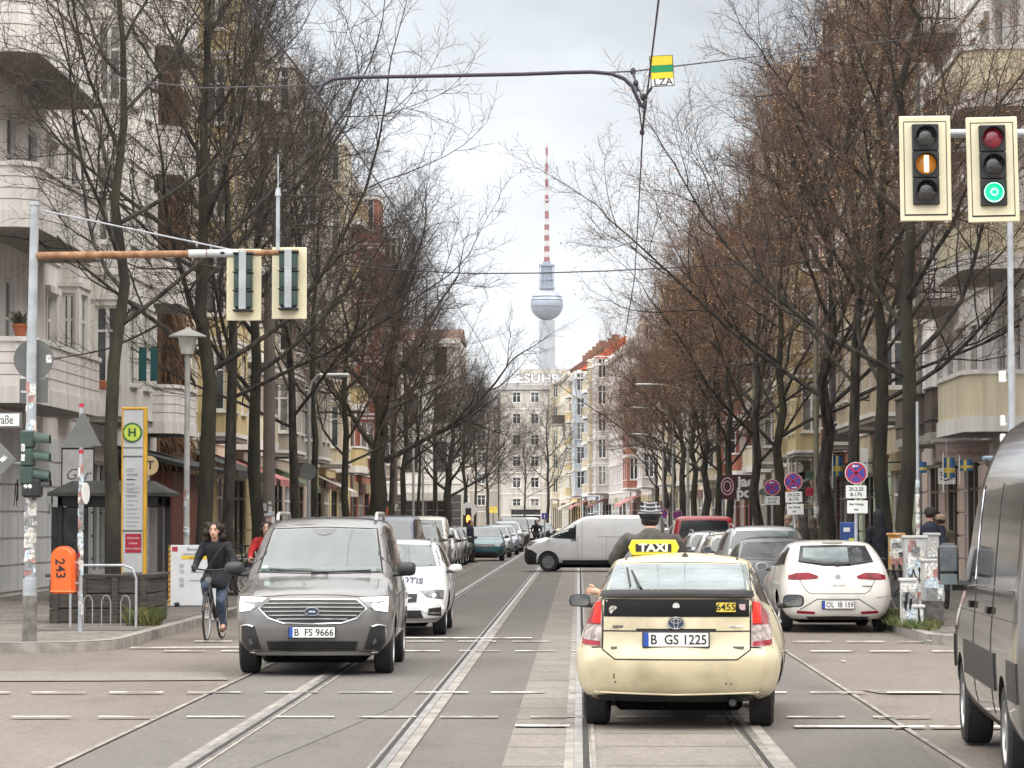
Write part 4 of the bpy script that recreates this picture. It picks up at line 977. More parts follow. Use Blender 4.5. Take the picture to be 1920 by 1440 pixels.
def bicycle(label, loc, rz, frame=None, group='bicycles in traffic', steer=0.0, basket=False):
    """front towards -y"""
    FR = frame or BLACKP; t = thing('bicycle', label, 'bicycle', loc, rz, group); R = .345
    def wheel(y, st):
        mb = MB(); n = 40; mb.M = T(0, y, R) @ RZ(st)
        mb.tube([(0, R * math.cos(2 * math.pi * i / n) * .955, R * .955 * math.sin(2 * math.pi * i / n)) for i in range(n + 1)], .018, 8, cap=False); w = mb.build('wheel', TYRE, t, 60)
        mb = MB(); mb.M = T(0, y, R) @ RZ(st); mb.tube([(0, R * .9 * math.cos(2 * math.pi * i / n), R * .9 * math.sin(2 * math.pi * i / n)) for i in range(n + 1)], .012, 6, cap=False); mb.build('rim', SILVER, w, 60)
        mb = MB(); mb.M = T(0, y, R) @ RZ(st)
        for i in range(20): a = 2 * math.pi * i / 20; mb.tube([((-1) ** i * .03, 0, 0), (0, R * .9 * math.cos(a), R * .9 * math.sin(a))], .0022, 4)
        mb.cyl((-.04, 0, 0), (.04, 0, 0), .022, 8); mb.build('spokes', SILVER, w)
        mb = MB(); mb.M = T(0, y, R) @ RZ(st); mb.tube([(0, (R + .03) * math.cos(a), (R + .03) * math.sin(a)) for a in [rad(20 + i * 12) for i in range(13)]], .022, 6); mb.build('mudguard', FR, t)
    wheel(-.55, steer); wheel(.52, 0)
    mb = MB(); st, bb, hd, hl = (0, .30, .86), (0, .06, .30), (0, -.33, .82), (0, -.38, .62)
    for a, b, r in ((st, bb, .018), (hd, bb, .022), (hl, bb, .02), ((0, .27, .78), (0, -.34, .78), .016)): mb.cyl(a, b, r, 8)
    for sg in (-1, 1): mb.cyl((sg * .02, .28, .80), (sg * .05, .52, R), .010, 6); mb.cyl((sg * .03, .08, .30), (sg * .05, .52, R), .011, 6)
    mb.cyl((0, .30, .84), (0, .33, .95), .014, 8); mb.build('frame', FR, t, 40)
    mb = MB(); mb.cyl((0, -.30, .95), (0, -.38, .62), .019, 8)
    for sg in (-1, 1): mb.tube([(0, -.38, .64), (sg * .055, -.40, .60), (sg * .05, -.55, R)], .012, 6)
    mb.build('fork', FR, t, 40)
    mb = MB(); mb.tube([(0, -.29, .96), (0, -.31, 1.02)], .016, 6); mb.tube([(-.29, -.10, 1.05), (-.26, -.22, 1.06), (-.1, -.31, 1.04), (.1, -.31, 1.04), (.26, -.22, 1.06), (.29, -.10, 1.05)], .013, 8); mb.m = 1
    for sg in (-1, 1): mb.cyl((sg * .292, -.08, 1.05), (sg * .272, -.19, 1.058), .02, 8)
    mb.build('handlebar', [BLACKP, BLACKP], t, 40)
    mb = MB(); mb.ball((0, .35, .975), (.085, .13, .035), 12, 8); mb.ball((0, .22, .97), (.03, .1, .03), 10, 6); mb.build('saddle', BLACKP, t, 60)
    mb = MB(); mb.cyl((-.07, .06, .30), (.07, .06, .30), .03, 8); mb.cyl((.06, .06, .30), (.08, -.02, .14), .012, 6); mb.cyl((-.06, .06, .30), (-.08, .14, .46), .012, 6); mb.cbox((.13, -.02, .13), (.1, .08, .025), .006); mb.cbox((-.13, .14, .47), (.1, .08, .025), .006)
    mb.build('crank', SILVER, t, 40)
    mb = MB(); mb.cyl((0, -.42, .90), (0, -.47, .90), .045, 12); mb.build('lamp', HLAMP, t)
    mb = MB()
    for sg in (-1, 1): mb.tube([(sg * .06, .3, .78), (sg * .06, .68, .76), (sg * .05, .52, R)], .008, 6)
    mb.build('carrier', FR, t)
    return t
def rider(label, loc, rz, coat, trousers, shoe, hair=None, helmet=False, bag=False, gloves=None, detail=True, wide=1.0, curly=False):
    """seated cyclist facing -y, hands on the grips, one leg down"""
    hd = Vector((0, -.06, 1.62)); f = Fig()
    head(f, hd, -1); f.cone(hd + Vector((0, .02, -.08)), (0, .05, 1.40), .052, .06)
    f.chain([(0, .08, 1.36), (0, .17, 1.15), (0, .26, .98)], [.13, .125, .14])
    for sg in (-1, 1):
        f.chain([(sg * .17 * wide, .06, 1.385), (sg * .265 * wide, .03, 1.2), (sg * .282, -.06, 1.085)], [.055, .043, .032]); hand(f, (sg * .285, -.07, 1.085), (sg * .283, -.13, 1.075), (0, -.55, -.45), (-sg, 0, 0), (0, -.1, -.8))
    L_ = [(-.09, .24, .94), (-.115, -.12, .80), (-.125, .10, .53), (-.13, .06, .49)]; Rr = [(.09, .24, .94), (.11, -.10, .58), (.125, .04, .22), (.13, 0, .17)]
    for P in (L_, Rr): f.chain(P[:3], [.085, .058, .042]); f.cone(P[2], (P[2][0], P[2][1] - .13, P[2][2] - .05), .04, .032)
    b = f.build('person', SKIN, None, .014, 3); b.location = loc; b.rotation_euler = (0, 0, rz); tag(b, label, 'person', 'cyclists')
    face(hd, -1, b)
    g = Fig(); g.chain([(0, .07, 1.36), (0, .16, 1.15), (0, .25, .99)], [.155, .15, .17]); g.ell((0, .06, 1.39), (.19 * wide, .10, .075))
    for sg in (-1, 1): g.chain([(sg * .175 * wide, .06, 1.385), (sg * .268 * wide, .03, 1.195), (sg * .285, -.055, 1.09)], [.076, .062, .045]); g.cone((sg * .08, .24, .98), (sg * .1, -.02, .86), .13, .115)
    g.cone((0, .03, 1.44), (0, .05, 1.40), .075, .085); g.build('coat', coat, b, .018, 3, .012, 2)
    g = Fig()
    for P in (L_, Rr): g.chain([P[0], P[1], P[2]], [.10, .074, .052])
    g.build('trousers', trousers, b, .016, 2, .006, 5)
    for P in (L_, Rr):
        g = Fig(); g.cone((P[2][0], P[2][1] + .01, P[2][2] - .05), (P[2][0], P[2][1] - .15, P[2][2] - .065), .048, .036); g.cone(P[2], (P[2][0], P[2][1], P[2][2] - .05), .05, .05); g.build('shoe', shoe, b, .014, 2)
    if gloves:
        for sg in (-1, 1):
            g = Fig(); hand(g, (sg * .285, -.05, 1.087), (sg * .283, -.13, 1.078), (0, -.55, -.45), (-sg, 0, 0), (0, -.1, -.8)); g.ell((sg * .283, -.13, 1.078), (.05, .05, .046)); g.build('glove', gloves, b, .012, 2)
    if hair:
        g = Fig(); g.ell(tuple(hd + Vector((0, .03, .045))), (.105, .105, .09))
        rr = random.Random(3)
        for k in range(34 if curly else 14):
            a = rr.uniform(-.35, math.pi + .35); z = rr.uniform(-.14, .09); r_ = .128 if curly else .085; g.ell(tuple(hd + Vector((r_ * math.cos(a), .02 + .8 * r_ * math.sin(a), z))), (.05, .05, .046))
        g.build('hair', hair, b, .013, 1, .02, 9)
    if helmet:
        HW = M('grey helmet shell', (.26, .265, .28), .35, var=.05); g = Fig(); g.ell(tuple(hd + Vector((0, .01, .045))), (.108, .138, .102)); g.build('helmet_liner', BLACKP, b, .012, 1)
        mb = MB()
        for zz, aa in ((.015, .9), (.055, 1.15), (.095, 1.3)):
            pts = []; q_ = math.sqrt(max(.05, 1 - (zz / .102) ** 2 * .82))
            for i in range(13): a = math.pi / 2 + aa * (i / 6 - 1); pts.append(tuple(hd + Vector((.112 * q_ * math.cos(a), .01 + .142 * q_ * math.sin(a), .045 + zz + .012 * abs(i / 6 - 1)))))
            mb.tube(pts, [.010] * 13, 6)
        for k in (-1, 1):
            x = k * .05; pts = []
            for i in range(11): a = math.pi * i / 10; q_ = math.sqrt(1 - (x / .112) ** 2); pts.append(tuple(hd + Vector((x, .01 - .138 * q_ * math.cos(a), .048 + .102 * q_ * math.sin(a)))))
            mb.tube(pts, [.008] * 11, 6)
        for z, r_ in ((.045, .108),): mb.tube([tuple(hd + Vector((r_ * math.cos(a), .01 + 1.22 * r_ * math.sin(a), z))) for a in [2 * math.pi * i / 24 for i in range(25)]], .009, 6, cap=False)
        mb.build('helmet', HW, b, 60)
        g = Fig(); g.ell(tuple(hd + Vector((0, .045, -.02))), (.08, .07, .08)); g.build('hair', HAIR, b, .014, 1)
        mb = MB()
        for sg in (-1, 1): mb.tube([tuple(hd + Vector((sg * .085, .05, .03))), tuple(hd + Vector((sg * .075, .0, -.06))), tuple(hd + Vector((0, -.055, -.125)))], .006, 5)
        mb.build('chin_strap', BLACKP, b)
    if bag:
        mb = MB(); pts = [(.16, .0, 1.42), (.08, -.09, 1.33), (0, -.085, 1.2), (-.1, -.02, 1.06), (-.16, .12, .98)]; 
        for k in (-1, 0, 1): mb.tube([(x + k * .012, y - .012, z + k * .012) for x, y, z in pts], .009, 5)
        mb.build('bag_strap', M('dark bag strap', (.03, .03, .035), .8), b)
    return b
CY = gnd(393, 1203)
bicycle('black city bicycle ridden by the woman with curly hair', CY + Vector((0, .6, 0)), -.09, BLACKP, steer=.06)
rider('woman with curly dark hair in a black coat and jeans cycling towards us', CY + Vector((0, .6, 0)), -.09, DARKC, JEANS, SHOE, HAIR, bag=True, gloves=BLACKP, curly=True)
p = Vector((Xat(499, 54), 54, 0)); bicycle('bicycle half hidden behind the grey people carrier', p, .12, GALV); rider('cyclist in a red jacket half hidden behind the grey people carrier', p, .12, REDC, BLACKT, BLKS, HAIR)
p = Vector((Xat(1216, 33.2), 33.2, 0)); bicycle('bicycle ahead of the taxi under the helmeted rider', p, math.pi, BLACKP); b = rider('cyclist from behind in an olive grey jacket and striped helmet before the taxi', p + Vector((.02, 0, .06)), math.pi + .02, OLIVEC, BLACKT, BLKS, None, helmet=True, gloves=BLACKP, wide=1.25)
b.scale = (1.2, 1.08, 1.08)
p = Vector((Xat(1006, 165), 165, 0)); bicycle('bicycle far down the street left of the crossing van', p, .2, BLACKP); rider('far cyclist in dark clothes left of the crossing van', p, .2, DARKC, BLACKT, BLKS, HAIR, detail=False)

def walker(label, loc, rz, coat, trousers, hair=None, hat=None, h=1.0, phase=1, hood=False, group='pedestrians on the pavements', armup=False):
    """upright walking figure facing -y"""
    hd = Vector((0, -.02, 1.62)); f = Fig(); head(f, hd, -1); f.cone(hd + Vector((0, .02, -.08)), (0, .02, 1.42), .052, .06)
    f.chain([(0, .01, 1.36), (0, .0, 1.15), (0, 0, .95)], [.125, .12, .135]); s = .16 * phase
    LG = []; AR = []
    for sg in (-1, 1):
        y = sg * s; LG.append([(sg * .09, 0, .92), (sg * .095, y * .5 - .04, .50), (sg * .095, y + .04, .10)]); a = -y * .9
        AR.append([(sg * .175, .01, 1.39), (sg * .22, a * .4 + .03, 1.12), (sg * .225, a - .06, .90)])
    if armup: AR[1] = [(.175, .01, 1.39), (.34, -.03, 1.32), (.42, -.05, 1.50)]
    for P in LG: f.chain(P, [.085, .056, .042]); f.cone((P[2][0], P[2][1] + .02, .05), (P[2][0], P[2][1] - .14, .04), .04, .034)
    for i, P in enumerate(AR):
        sg = (-1, 1)[i]; f.chain(P, [.055, .042, .032]); d = (Vector(P[2]) - Vector(P[1])).normalized(); hand(f, P[2], Vector(P[2]) + d * .06, d * .8, (0, -1, 0), (-sg * .8, -.2, 0))
    b = f.build('person', SKIN, None, .016, 2); b.location = loc; b.rotation_euler = (0, 0, rz); b.scale = (h, h, h); tag(b, label, 'person', group); face(hd, -1, b)
    g = Fig(); g.chain([(0, .01, 1.36), (0, 0, 1.12), (0, 0, .84)], [.152, .155, .175]); g.ell((0, .015, 1.40), (.185, .10, .07))
    for P in AR: g.chain([P[0], P[1], Vector(P[1]).lerp(Vector(P[2]), .93)], [.074, .062, .05])
    g.cone((0, .02, 1.46), (0, .02, 1.40), .07, .09); g.build('coat', coat, b, .018, 2, .012, 4)
    g = Fig()
    for P in LG: g.chain([P[0], P[1], (P[2][0], P[2][1], .08)], [.10, .07, .055])
    g.build('trousers', trousers, b, .017, 2)
    for P in LG:
        g = Fig(); g.cone((P[2][0], P[2][1] + .03, .05), (P[2][0], P[2][1] - .15, .04), .046, .04); g.build('shoe', BLKS, b, .014, 1)
    if hood: g = Fig(); g.ell(tuple(hd + Vector((0, .03, .02))), (.115, .125, .135)); g.cone(hd + Vector((0, .04, -.05)), (0, .03, 1.42), .11, .12); g.build('hood', coat, b, .016, 2)
    elif hat: g = Fig(); g.ell(tuple(hd + Vector((0, .01, .06))), (.10, .118, .08)); g.ell(tuple(hd + Vector((0, .01, .03))), (.105, .12, .03)); g.build('cap', hat, b, .014, 1)
    if hair: g = Fig(); g.ell(tuple(hd + Vector((0, .03, .03))), (.088, .095, .095)); g.build('hair', hair, b, .014, 1, .01)
    return b
BEIC = M('beige knit cap', (.3, .22, .15), .9, var=.2, sc=20); GRYC = M('dark cap cloth', (.03, .03, .028), .9); PURP = M('pale lilac cloth', (.4, .34, .38), .9)
for px, Y, rz, lab, coat, kw in (
    (1744, 54, math.pi, 'pedestrian in a navy coat and dark cap walking away behind the cabinets', NAVY, dict(hat=GRYC, hair=HAIR, h=1.07)), (1764, 55.5, math.pi - .1, 'pedestrian in an olive brown coat and beige cap behind the cabinets', TANC, dict(hat=BEIC, hair=HAIR, phase=-1)),
    (1648, 57, math.pi + .3, 'hooded pedestrian in a long black coat between the second and third right trunks', DARKC, dict(hood=True, h=1.04)), (1478, 72, -.4, 'pedestrian with a beige cap facing left behind the parked black hatchback', TANC, dict(hat=BEIC, hair=HAIR)),
    (1505, 70, math.pi + .2, 'pedestrian in a grey brown hooded jacket near the leaning no stopping sign', OLIVEC, dict(hood=True)), (1523, 75, math.pi, 'stooping figure in dark brown next to the slim brown mast', TANC, dict(hood=True, h=.97)), (1498, 74, .2, 'person in a pale lilac scarf between two darker pedestrians', PURP, dict(hair=HAIR, h=.94))):
    walker(lab, (Xat(px, Y), Y, KH), rz, coat, BLACKT, **kw)
walker('person in dark blue with a raised arm beside the teal car', (Xat(882, 122), 122, 0), math.pi / 2, NAVY, BLACKT, hair=HAIR, armup=True, h=1.0)
# the taxi driver, an arm out of the left window
m4 = taxi.matrix_basis; f = Fig(); hd = Vector((-.36, .18, 1.20)); head(f, hd, 1, .95); f.chain([(-.36, .12, 1.06), (-.36, .08, .95), (-.36, .1, .62)], [.06, .15, .15]); f.chain([(-.52, .14, .98), (-.60, .24, .97), (-.74, .32, 1.085), (-.80, .33, 1.11)], [.055, .045, .035, .026]); hand(f, (-.80, .33, 1.11), (-.85, .34, 1.12), (-.9, .1, .15), (0, .2, .9), (-.2, .1, -.4)); f.chain([(-.22, .14, .96), (-.16, .3, .8), (-.25, .55, .85)], [.06, .05, .04])
o = f.build('person', SKIN, None, .014, 2); o.location = taxi.location; o.rotation_euler = taxi.rotation_euler; tag(o, 'taxi driver with one hand stretched out of the left window', 'person')
g = Fig(); g.chain([(-.36, .1, .98), (-.36, .1, .6)], [.165, .17]); g.chain([(-.52, .14, .98), (-.60, .24, .975), (-.70, .30, 1.06)], [.07, .06, .05]); g.build('jacket', OLIVEC, o, .018, 2)

# bicycles parked on the pavements
for px, Y, rz, fr, lab in ((426, 63, 1.2, BLACKP, 'black bicycle parked behind the cycling woman'), (452, 65.5, 1.35, GALV, 'silver bicycle parked left of the grey people carrier'), (436, 69, 1.1, M('dark green frame', (.02, .06, .04), .4), 'dark green bicycle parked furthest behind the cycling woman'), (1676, 51.5, 1.45, BLACKP, 'black bicycle leaning at the tree left of the utility cabinets')):
    t = bicycle(lab, (Xat(px, Y), Y, KH), rz, fr, 'bicycles parked on the pavements'); t.rotation_euler = (0, .08, rz)
# ------------------------------------------------------------------ bare street trees
BARK = M('damp bark', (.011, .009, .007), .9, var=0, sc=7, col2=(.055, .046, .035), bump=.9, bsc=25, stretch=(1, 1, .3))
BARK_MOSS = M('mossy bark', (.013, .011, .008), .9, var=0, sc=4, col2=(.036, .034, .018), bump=.9, bsc=25, stretch=(1, 1, .3))
TWIG = M('twig bark', (.042, .030, .023), .9, var=.3, sc=.7)
TWIG_R = M('reddish twig bark', (.105, .066, .048), .9, var=.3, sc=.7)
SEED = M('dry seed wings', (.40, .235, .11), .8, var=0, sc=.5, col2=(.22, .11, .055))

def grow_tree(seed, H=15.0, split=4.2, r0=.2, spread=1.0, dens=1.0, lean=(0, 0), limbs=11, seeds=0, red=False, bias=None):
    """returns (trunk mesh, crown mesh): tapered trunk and limbs, then twigs as 3-sided segments"""
    r = random.Random(seed)
    big = []                                       # (path, radii, sides)
    seg = []                                       # p0, p1, ra, rb
    tips = []
    def wander(p, d, L, n, up, jit):
        pts = [p]; q = p.copy(); d = d.normalized()
        for i in range(n):
            d = (d + Vector((r.gauss(0, jit), r.gauss(0, jit), r.gauss(0, jit) + up))).normalized()
            q = q + d * (L / n); pts.append(q.copy())
        return pts
    def child_dir(d, ang, az):
        o = d.orthogonal().normalized(); o.rotate(Matrix.Rotation(az, 3, d))
        return (d * math.cos(ang) + o * math.sin(ang)).normalized()
    def branch(p, d, L, rad0, lev, az0=0.0):
        n = (0, 7, 6, 4, 3)[lev]
        pts = wander(p, d, L, n, (0, .10, .06, .05, .04)[lev], (0, .10, .15, .19, .2)[lev])
        rr = [rad0 * (1 - .75 * i / n) + .001 for i in range(n + 1)]
        if lev == 1: big.append((pts, rr, 7))
        elif lev == 2: big.append((pts, rr, 5))
        else:
            for i in range(n): seg.append((pts[i], pts[i + 1], rr[i], rr[i + 1]))
        if lev == 4:
            tips.append(pts[-1]); return
        cnt = int((0, 8.5, 7.5, 6.5)[lev] * dens * (.7 + .3 * min(1, L / (0, 4, 2, 1)[lev])) + r.random())
        az = r.uniform(0, 6.28)
        for k in range(cnt):
            t = .22 + .78 * (k + r.uniform(.1, .9)) / cnt
            x = t * n; i = min(int(x), n - 1); q = pts[i].lerp(pts[i + 1], x - i)
            dd = (pts[i + 1] - pts[i]).normalized()
            az += 2.4 + r.uniform(-.5, .5)
            c = child_dir(dd, rad(r.uniform(28, 62)), az)
            if lev <= 2 and c.z < -.25: c.z *= -.3
            cl = L * (1 - .55 * t) * r.uniform(.42, .68)
            cl = max(cl, (0, 1.0, .55, .32)[lev])
            branch(q, c, cl, max(rr[i] * .5, (.010, .008, .0052, .0036)[lev]), lev + 1)
        # the tip goes on as finer wood
        branch(pts[-1], (pts[-1] - pts[-2]), L * .35, rr[-1], min(lev + 1, 4))
    top = H * .78
    tp = [Vector((0, 0, -.1)), Vector((0, 0, .25))]; n = 9
    for i in range(1, n + 1):
        z = .25 + (top - .25) * i / n; t = z / top
        tp.append(Vector((lean[0] * t * t * 1.0 + r.gauss(0, .03 + .12 * t), lean[1] * t * t + r.gauss(0, .03 + .12 * t), z)))
    tr = [r0 * 1.3, r0 * 1.05] + [r0 * (1 - .82 * (i / n) ** 1.15) for i in range(1, n + 1)]
    def on_trunk(z):
        for i in range(len(tp) - 1):
            if tp[i].z <= z <= tp[i + 1].z:
                f = (z - tp[i].z) / (tp[i + 1].z - tp[i].z); return tp[i].lerp(tp[i + 1], f), tr[i] * (1 - f) + tr[i + 1] * f
        return tp[-1], tr[-1]
    az = r.uniform(0, 6.28)
    for k in range(limbs):
        t = (k + r.uniform(.0, .6)) / limbs
        z = split + (top - split) * t ** 1.1
        p, pr = on_trunk(z); az += 2.4 + r.uniform(-.4, .4)
        el = rad(r.uniform(18, 42) + 26 * t)
        d = Vector((math.cos(az) * math.cos(el), math.sin(az) * math.cos(el), math.sin(el)))
        Lb = H * (.36 - .26 * t) * r.uniform(.85, 1.2) * spread
        if bias is not None and d.x * bias > 0: Lb *= 1.2
        branch(p, d, Lb, min(pr * .55, r0 * .32), 1)
    branch(tp[-1], tp[-1] - tp[-2], H * .22, tr[-1], 1)
    tb = MB()
    # knobbly trunk
    tb.tube(tp, tr, 12)
    tb.v = [(x * (1 + .05 * math.sin(z * 7 + seed) + r.uniform(-.06, .06)), y * (1 + .07 * math.sin(z * 4.1 + 2 * seed) + r.uniform(-.05, .05)), z) if z < split else (x, y, z) for x, y, z in tb.v]
    tmesh = tb.mesh('trunk', BARK_MOSS if seed % 2 else BARK, 60)
    cb = MB()
    for pts, rr, sd in big: cb.tube(pts, rr, sd, cap=False)
    nb = len(cb.f)
    v0 = np.array(cb.v, dtype=np.float64).reshape(-1, 3)
    P0 = np.array([tuple(s[0]) for s in seg]); P1 = np.array([tuple(s[1]) for s in seg])
    R0 = np.array([s[2] for s in seg]); R1 = np.array([s[3] for s in seg])
    D = P1 - P0; D /= np.maximum(np.linalg.norm(D, axis=1, keepdims=True), 1e-9)
    A = np.where(np.abs(D[:, 2:3]) < .9, np.array([[0, 0, 1.0]]), np.array([[1.0, 0, 0]]))
    U = np.cross(D, A); U /= np.linalg.norm(U, axis=1, keepdims=True); W = np.cross(D, U)
    vs = []
    for P, R in ((P0, R0), (P1, R1)):
        for j in range(3):
            a = 2 * math.pi * j / 3
            vs.append(P + (U * math.cos(a) + W * math.sin(a)) * R[:, None])
    V = np.stack(vs, 1).reshape(-1, 3); ns = len(seg); o = len(v0) + np.arange(ns)[:, None] * 6
    Fq = np.concatenate([np.concatenate([o + j, o + (j + 1) % 3, o + 3 + (j + 1) % 3, o + 3 + j], 1) for j in range(3)], 0)
    allv = [v0, V]; faces = cb.f + [tuple(q) for q in Fq.tolist()]
    mi = [0] * nb + [1] * len(Fq)
    if seeds:
        k = len(v0) + len(V); sv = []; sf = []
        for q in r.sample(tips, min(len(tips), seeds)):
            for _ in range(4):
                c = q + Vector((r.gauss(0, .07), r.gauss(0, .07), r.gauss(-.05, .06)))
                a = Vector((r.gauss(0, 1), r.gauss(0, 1), r.gauss(0, 1))).normalized() * r.uniform(.02, .04); b = a.orthogonal().normalized() * .012
                sv += [tuple(c - a), tuple(c + b), tuple(c + a), tuple(c - b)]; sf.append((k, k + 1, k + 2, k + 3)); k += 4
        allv.append(np.array(sv)); faces += sf; mi += [2] * len(sf)
    me = bpy.data.meshes.new('crown')
    me.from_pydata(np.concatenate(allv, 0).tolist(), [], faces)
    for m in (BARK, TWIG_R if red else TWIG, SEED): me.materials.append(m)
    me.polygons.foreach_set('material_index', mi); me.update()
    return tmesh, me

ORD = 'first second third fourth fifth sixth seventh eighth ninth tenth eleventh twelfth thirteenth fourteenth fifteenth sixteenth seventeenth eighteenth'.split()
TREE = {
 'a': grow_tree(3, 15.5, 4.6, .13, 1.0, .95, limbs=12),
 'b': grow_tree(5, 16.5, 4.4, .19, 1.08, 1.1, limbs=13),
 'c': grow_tree(8, 16.0, 4.2, .15, 1.15, 1.1, limbs=13),
 'd': grow_tree(11, 14.5, 3.8, .38, 1.25, 1.15, limbs=13, lean=(.8, 0)),
 'e': grow_tree(14, 14.0, 3.6, .19, 1.38, 1.2, limbs=13, seeds=3000, red=True),
 'f': grow_tree(17, 15.5, 4.0, .17, .95, 1.1, limbs=13, seeds=1200, red=True),
 'g': grow_tree(21, 13.0, 3.4, .16, 1.38, 1.1, limbs=13, seeds=3000, red=True),
}
def plant(kind, px, Y, label, group, rz, s=1.0, z=KH):
    X = Xat(px, Y)
    t = thing('bare_tree', label, 'tree', (X, Y, z), rz, group)
    t.scale = (s, s, s)
    obj('trunk', TREE[kind][0], t); obj('crown', TREE[kind][1], t)
    return t
LT = [('a', 214, 48.5, .4, 1.0), ('b', 378, 59, 2.0, .98), ('c', 433, 64.5, 1.1, .96), ('b', 484, 70, 4.0, .92), ('c', 546, 77, 5.0, .9), ('a', 590, 84, 2.2, .92), ('f', 648, 94, 3.3, .8),
      ('d', 706, 108, .1, .93), ('c', 738, 119, 2.7, .85), ('b', 760, 128, 5.2, .8), ('a', 786, 140, 1.3, .8), ('c', 815, 156, .3, .75), ('d', 838, 168, .6, .72), ('b', 870, 196, 2.0, .8), ('c', 892, 222, 1.0, .8), ('b', 914, 255, 3.0, .85)]
LL = {0: 'bare tree with a knotted trunk rising out of the timber planter', 7: 'stout leaning tree with a thick trunk reaching over the road'}
for i, (k, px, Y, rz, s) in enumerate(LT):
    plant(k, px, Y, LL.get(i, ORD[i] + ' bare tree counted from the planter along the left pavement'), 'bare trees along the left pavement', rz, s)
RT = [('f', 1702, 54.5, .2, 1.0), ('f', 1652, 60, 2.5, .95), ('c', 1607, 65.5, 1.7, .97), ('e', 1551, 73, 4.4, 1.0), ('g', 1463, 88, 1.0, 1.05), ('e', 1420, 98, 5.5, .95), ('g', 1368, 112, 3.0, 1.0), ('f', 1346, 122, .9, .85),
      ('e', 1322, 136, 2.2, 1.0), ('g', 1301, 152, 4.1, 1.12), ('e', 1280, 172, .5, 1.08), ('g', 1262, 196, 5.9, 1.2), ('e', 1246, 215, 1.9, 1.12), ('e', 1232, 236, 3.9, 1.1), ('g', 1216, 262, 2.0, 1.15)]
for i, (k, px, Y, rz, s) in enumerate(RT):
    plant(k, px, Y, ORD[i] + ' bare tree from the sticker-covered cabinets along the right pavement' if i else 'mossy bare tree rising right behind the sticker-covered utility cabinets', 'bare trees along the right pavement', rz, s)
plant('b', 1026, 330, 'lone bare tree in front of the pale block closing the street', 'bare trees at the far end of the street', 1.0, 1.05)
plant('c', 985, 345, 'thin bare tree left of the lone tree at the street end', 'bare trees at the far end of the street', 2.0, .9)
# ------------------------------------------------------------------ buildings
def plaster(name, c, v=.10):
    if name in _M: return _M[name]
    m = M(name, c, .85, var=0, sc=.55, col2=tuple(min(1, q * (1 + v)) for q in c), bump=.25, bsc=18, lo=.3, hi=.7, stretch=(1, 1, .35))
    nt = m.node_tree; N = nt.nodes; L = nt.links; b = N['Principled BSDF']; src = b.inputs['Base Color'].links[0].from_socket
    tc = N.new('ShaderNodeTexCoord'); mp = N.new('ShaderNodeMapping'); mp.inputs['Scale'].default_value = (2.6, 2.6, .16); L.new(tc.outputs['Object'], mp.inputs['Vector'])
    nz = N.new('ShaderNodeTexNoise'); nz.inputs['Scale'].default_value = 1.0; nz.inputs['Detail'].default_value = 7; nz.inputs['Roughness'].default_value = .65; L.new(mp.outputs['Vector'], nz.inputs['Vector'])
    r = N.new('ShaderNodeValToRGB'); r.color_ramp.elements[0].position = .36; r.color_ramp.elements[1].position = .56; r.color_ramp.elements[0].color = (.70, .67, .62, 1); r.color_ramp.elements[1].color = (1, 1, 1, 1); L.new(nz.outputs['Fac'], r.inputs['Fac'])
    x = N.new('ShaderNodeMixRGB'); x.blend_type = 'MULTIPLY'; x.inputs[0].default_value = .8; L.new(src, x.inputs[1]); L.new(r.outputs['Color'], x.inputs[2]); L.new(x.outputs[0], b.inputs['Base Color'])
    return m
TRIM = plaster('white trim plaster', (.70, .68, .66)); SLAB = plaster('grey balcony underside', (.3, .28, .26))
FRAME = M('white window frame', (.7, .69, .66), .5, var=.08); FRAME_D = M('brown window frame', (.09, .06, .045), .5)
PANES = [M('dark window glass', (.03, .035, .04), .06, var=.5, sc=.4, spec=.7), M('curtained window glass', (.2, .2, .19), .12, var=.4, sc=1.5, spec=.7), M('grey window glass', (.08, .09, .1), .08, var=.5, sc=.7, spec=.7)]
RTILE = M('brown roof tiles', (.13, .07, .05), .85, var=.3, sc=3, bump=.4, bsc=12); RRED = M('red roof tiles', (.5, .1, .045), .8, var=.25, sc=4, bump=.4, bsc=12)
RGREY = M('grey roof sheet', (.16, .15, .15), .7, var=.2)
ZINC = M('zinc pipe', (.2, .2, .2), .5, metal=.5); IRON = M('black iron railing', (.02, .02, .022), .5)
SHOPG = M('dark shop glass', (.022, .022, .024), .08, var=.6, sc=.8, spec=.7)
WOODB = M('weathered wood boards', (.09, .07, .058), .85, var=.35, sc=3, stretch=(6, 6, .6))
_win = {}
def win_mesh(w, h, fr):
    k = (round(w, 2), round(h, 2), fr.name)
    if k not in _win:
        mb = MB(); t = .07
        for x0, x1, z0, z1 in ((0, t, 0, h), (w - t, w, 0, h), (t, w - t, 0, t), (t, w - t, h - t, h), (w / 2 - .045, w / 2 + .045, t, h - t), (t, w / 2 - .045, h * .66, h * .66 + .06), (w / 2 + .045, w - t, h * .66, h * .66 + .06)):
            mb.box(x0, x1, .10, .17, z0, z1)
        mb.box(-.06, w + .06, -.07, .10, -.07, -.003)
        fm = mb.mesh('window', fr)
        pm = MB(); pm.box(t * .5, w - t * .5, .13, .145, t * .5, h - t * .5)
        ps = []
        for p in PANES: ps.append(pm.mesh('pane', p))
        cm = []
        for p in PANES:
            c = MB(); c.v = list(mb.v); c.f = list(mb.f); c.mi = [0] * len(c.f); c.m = 1; c.box(t * .5, w - t * .5, .13, .145, t * .5, h - t * .5)
            cm.append(c.mesh('window', [fr, p]))
        _win[k] = (fm, ps, cm)
    return _win[k]

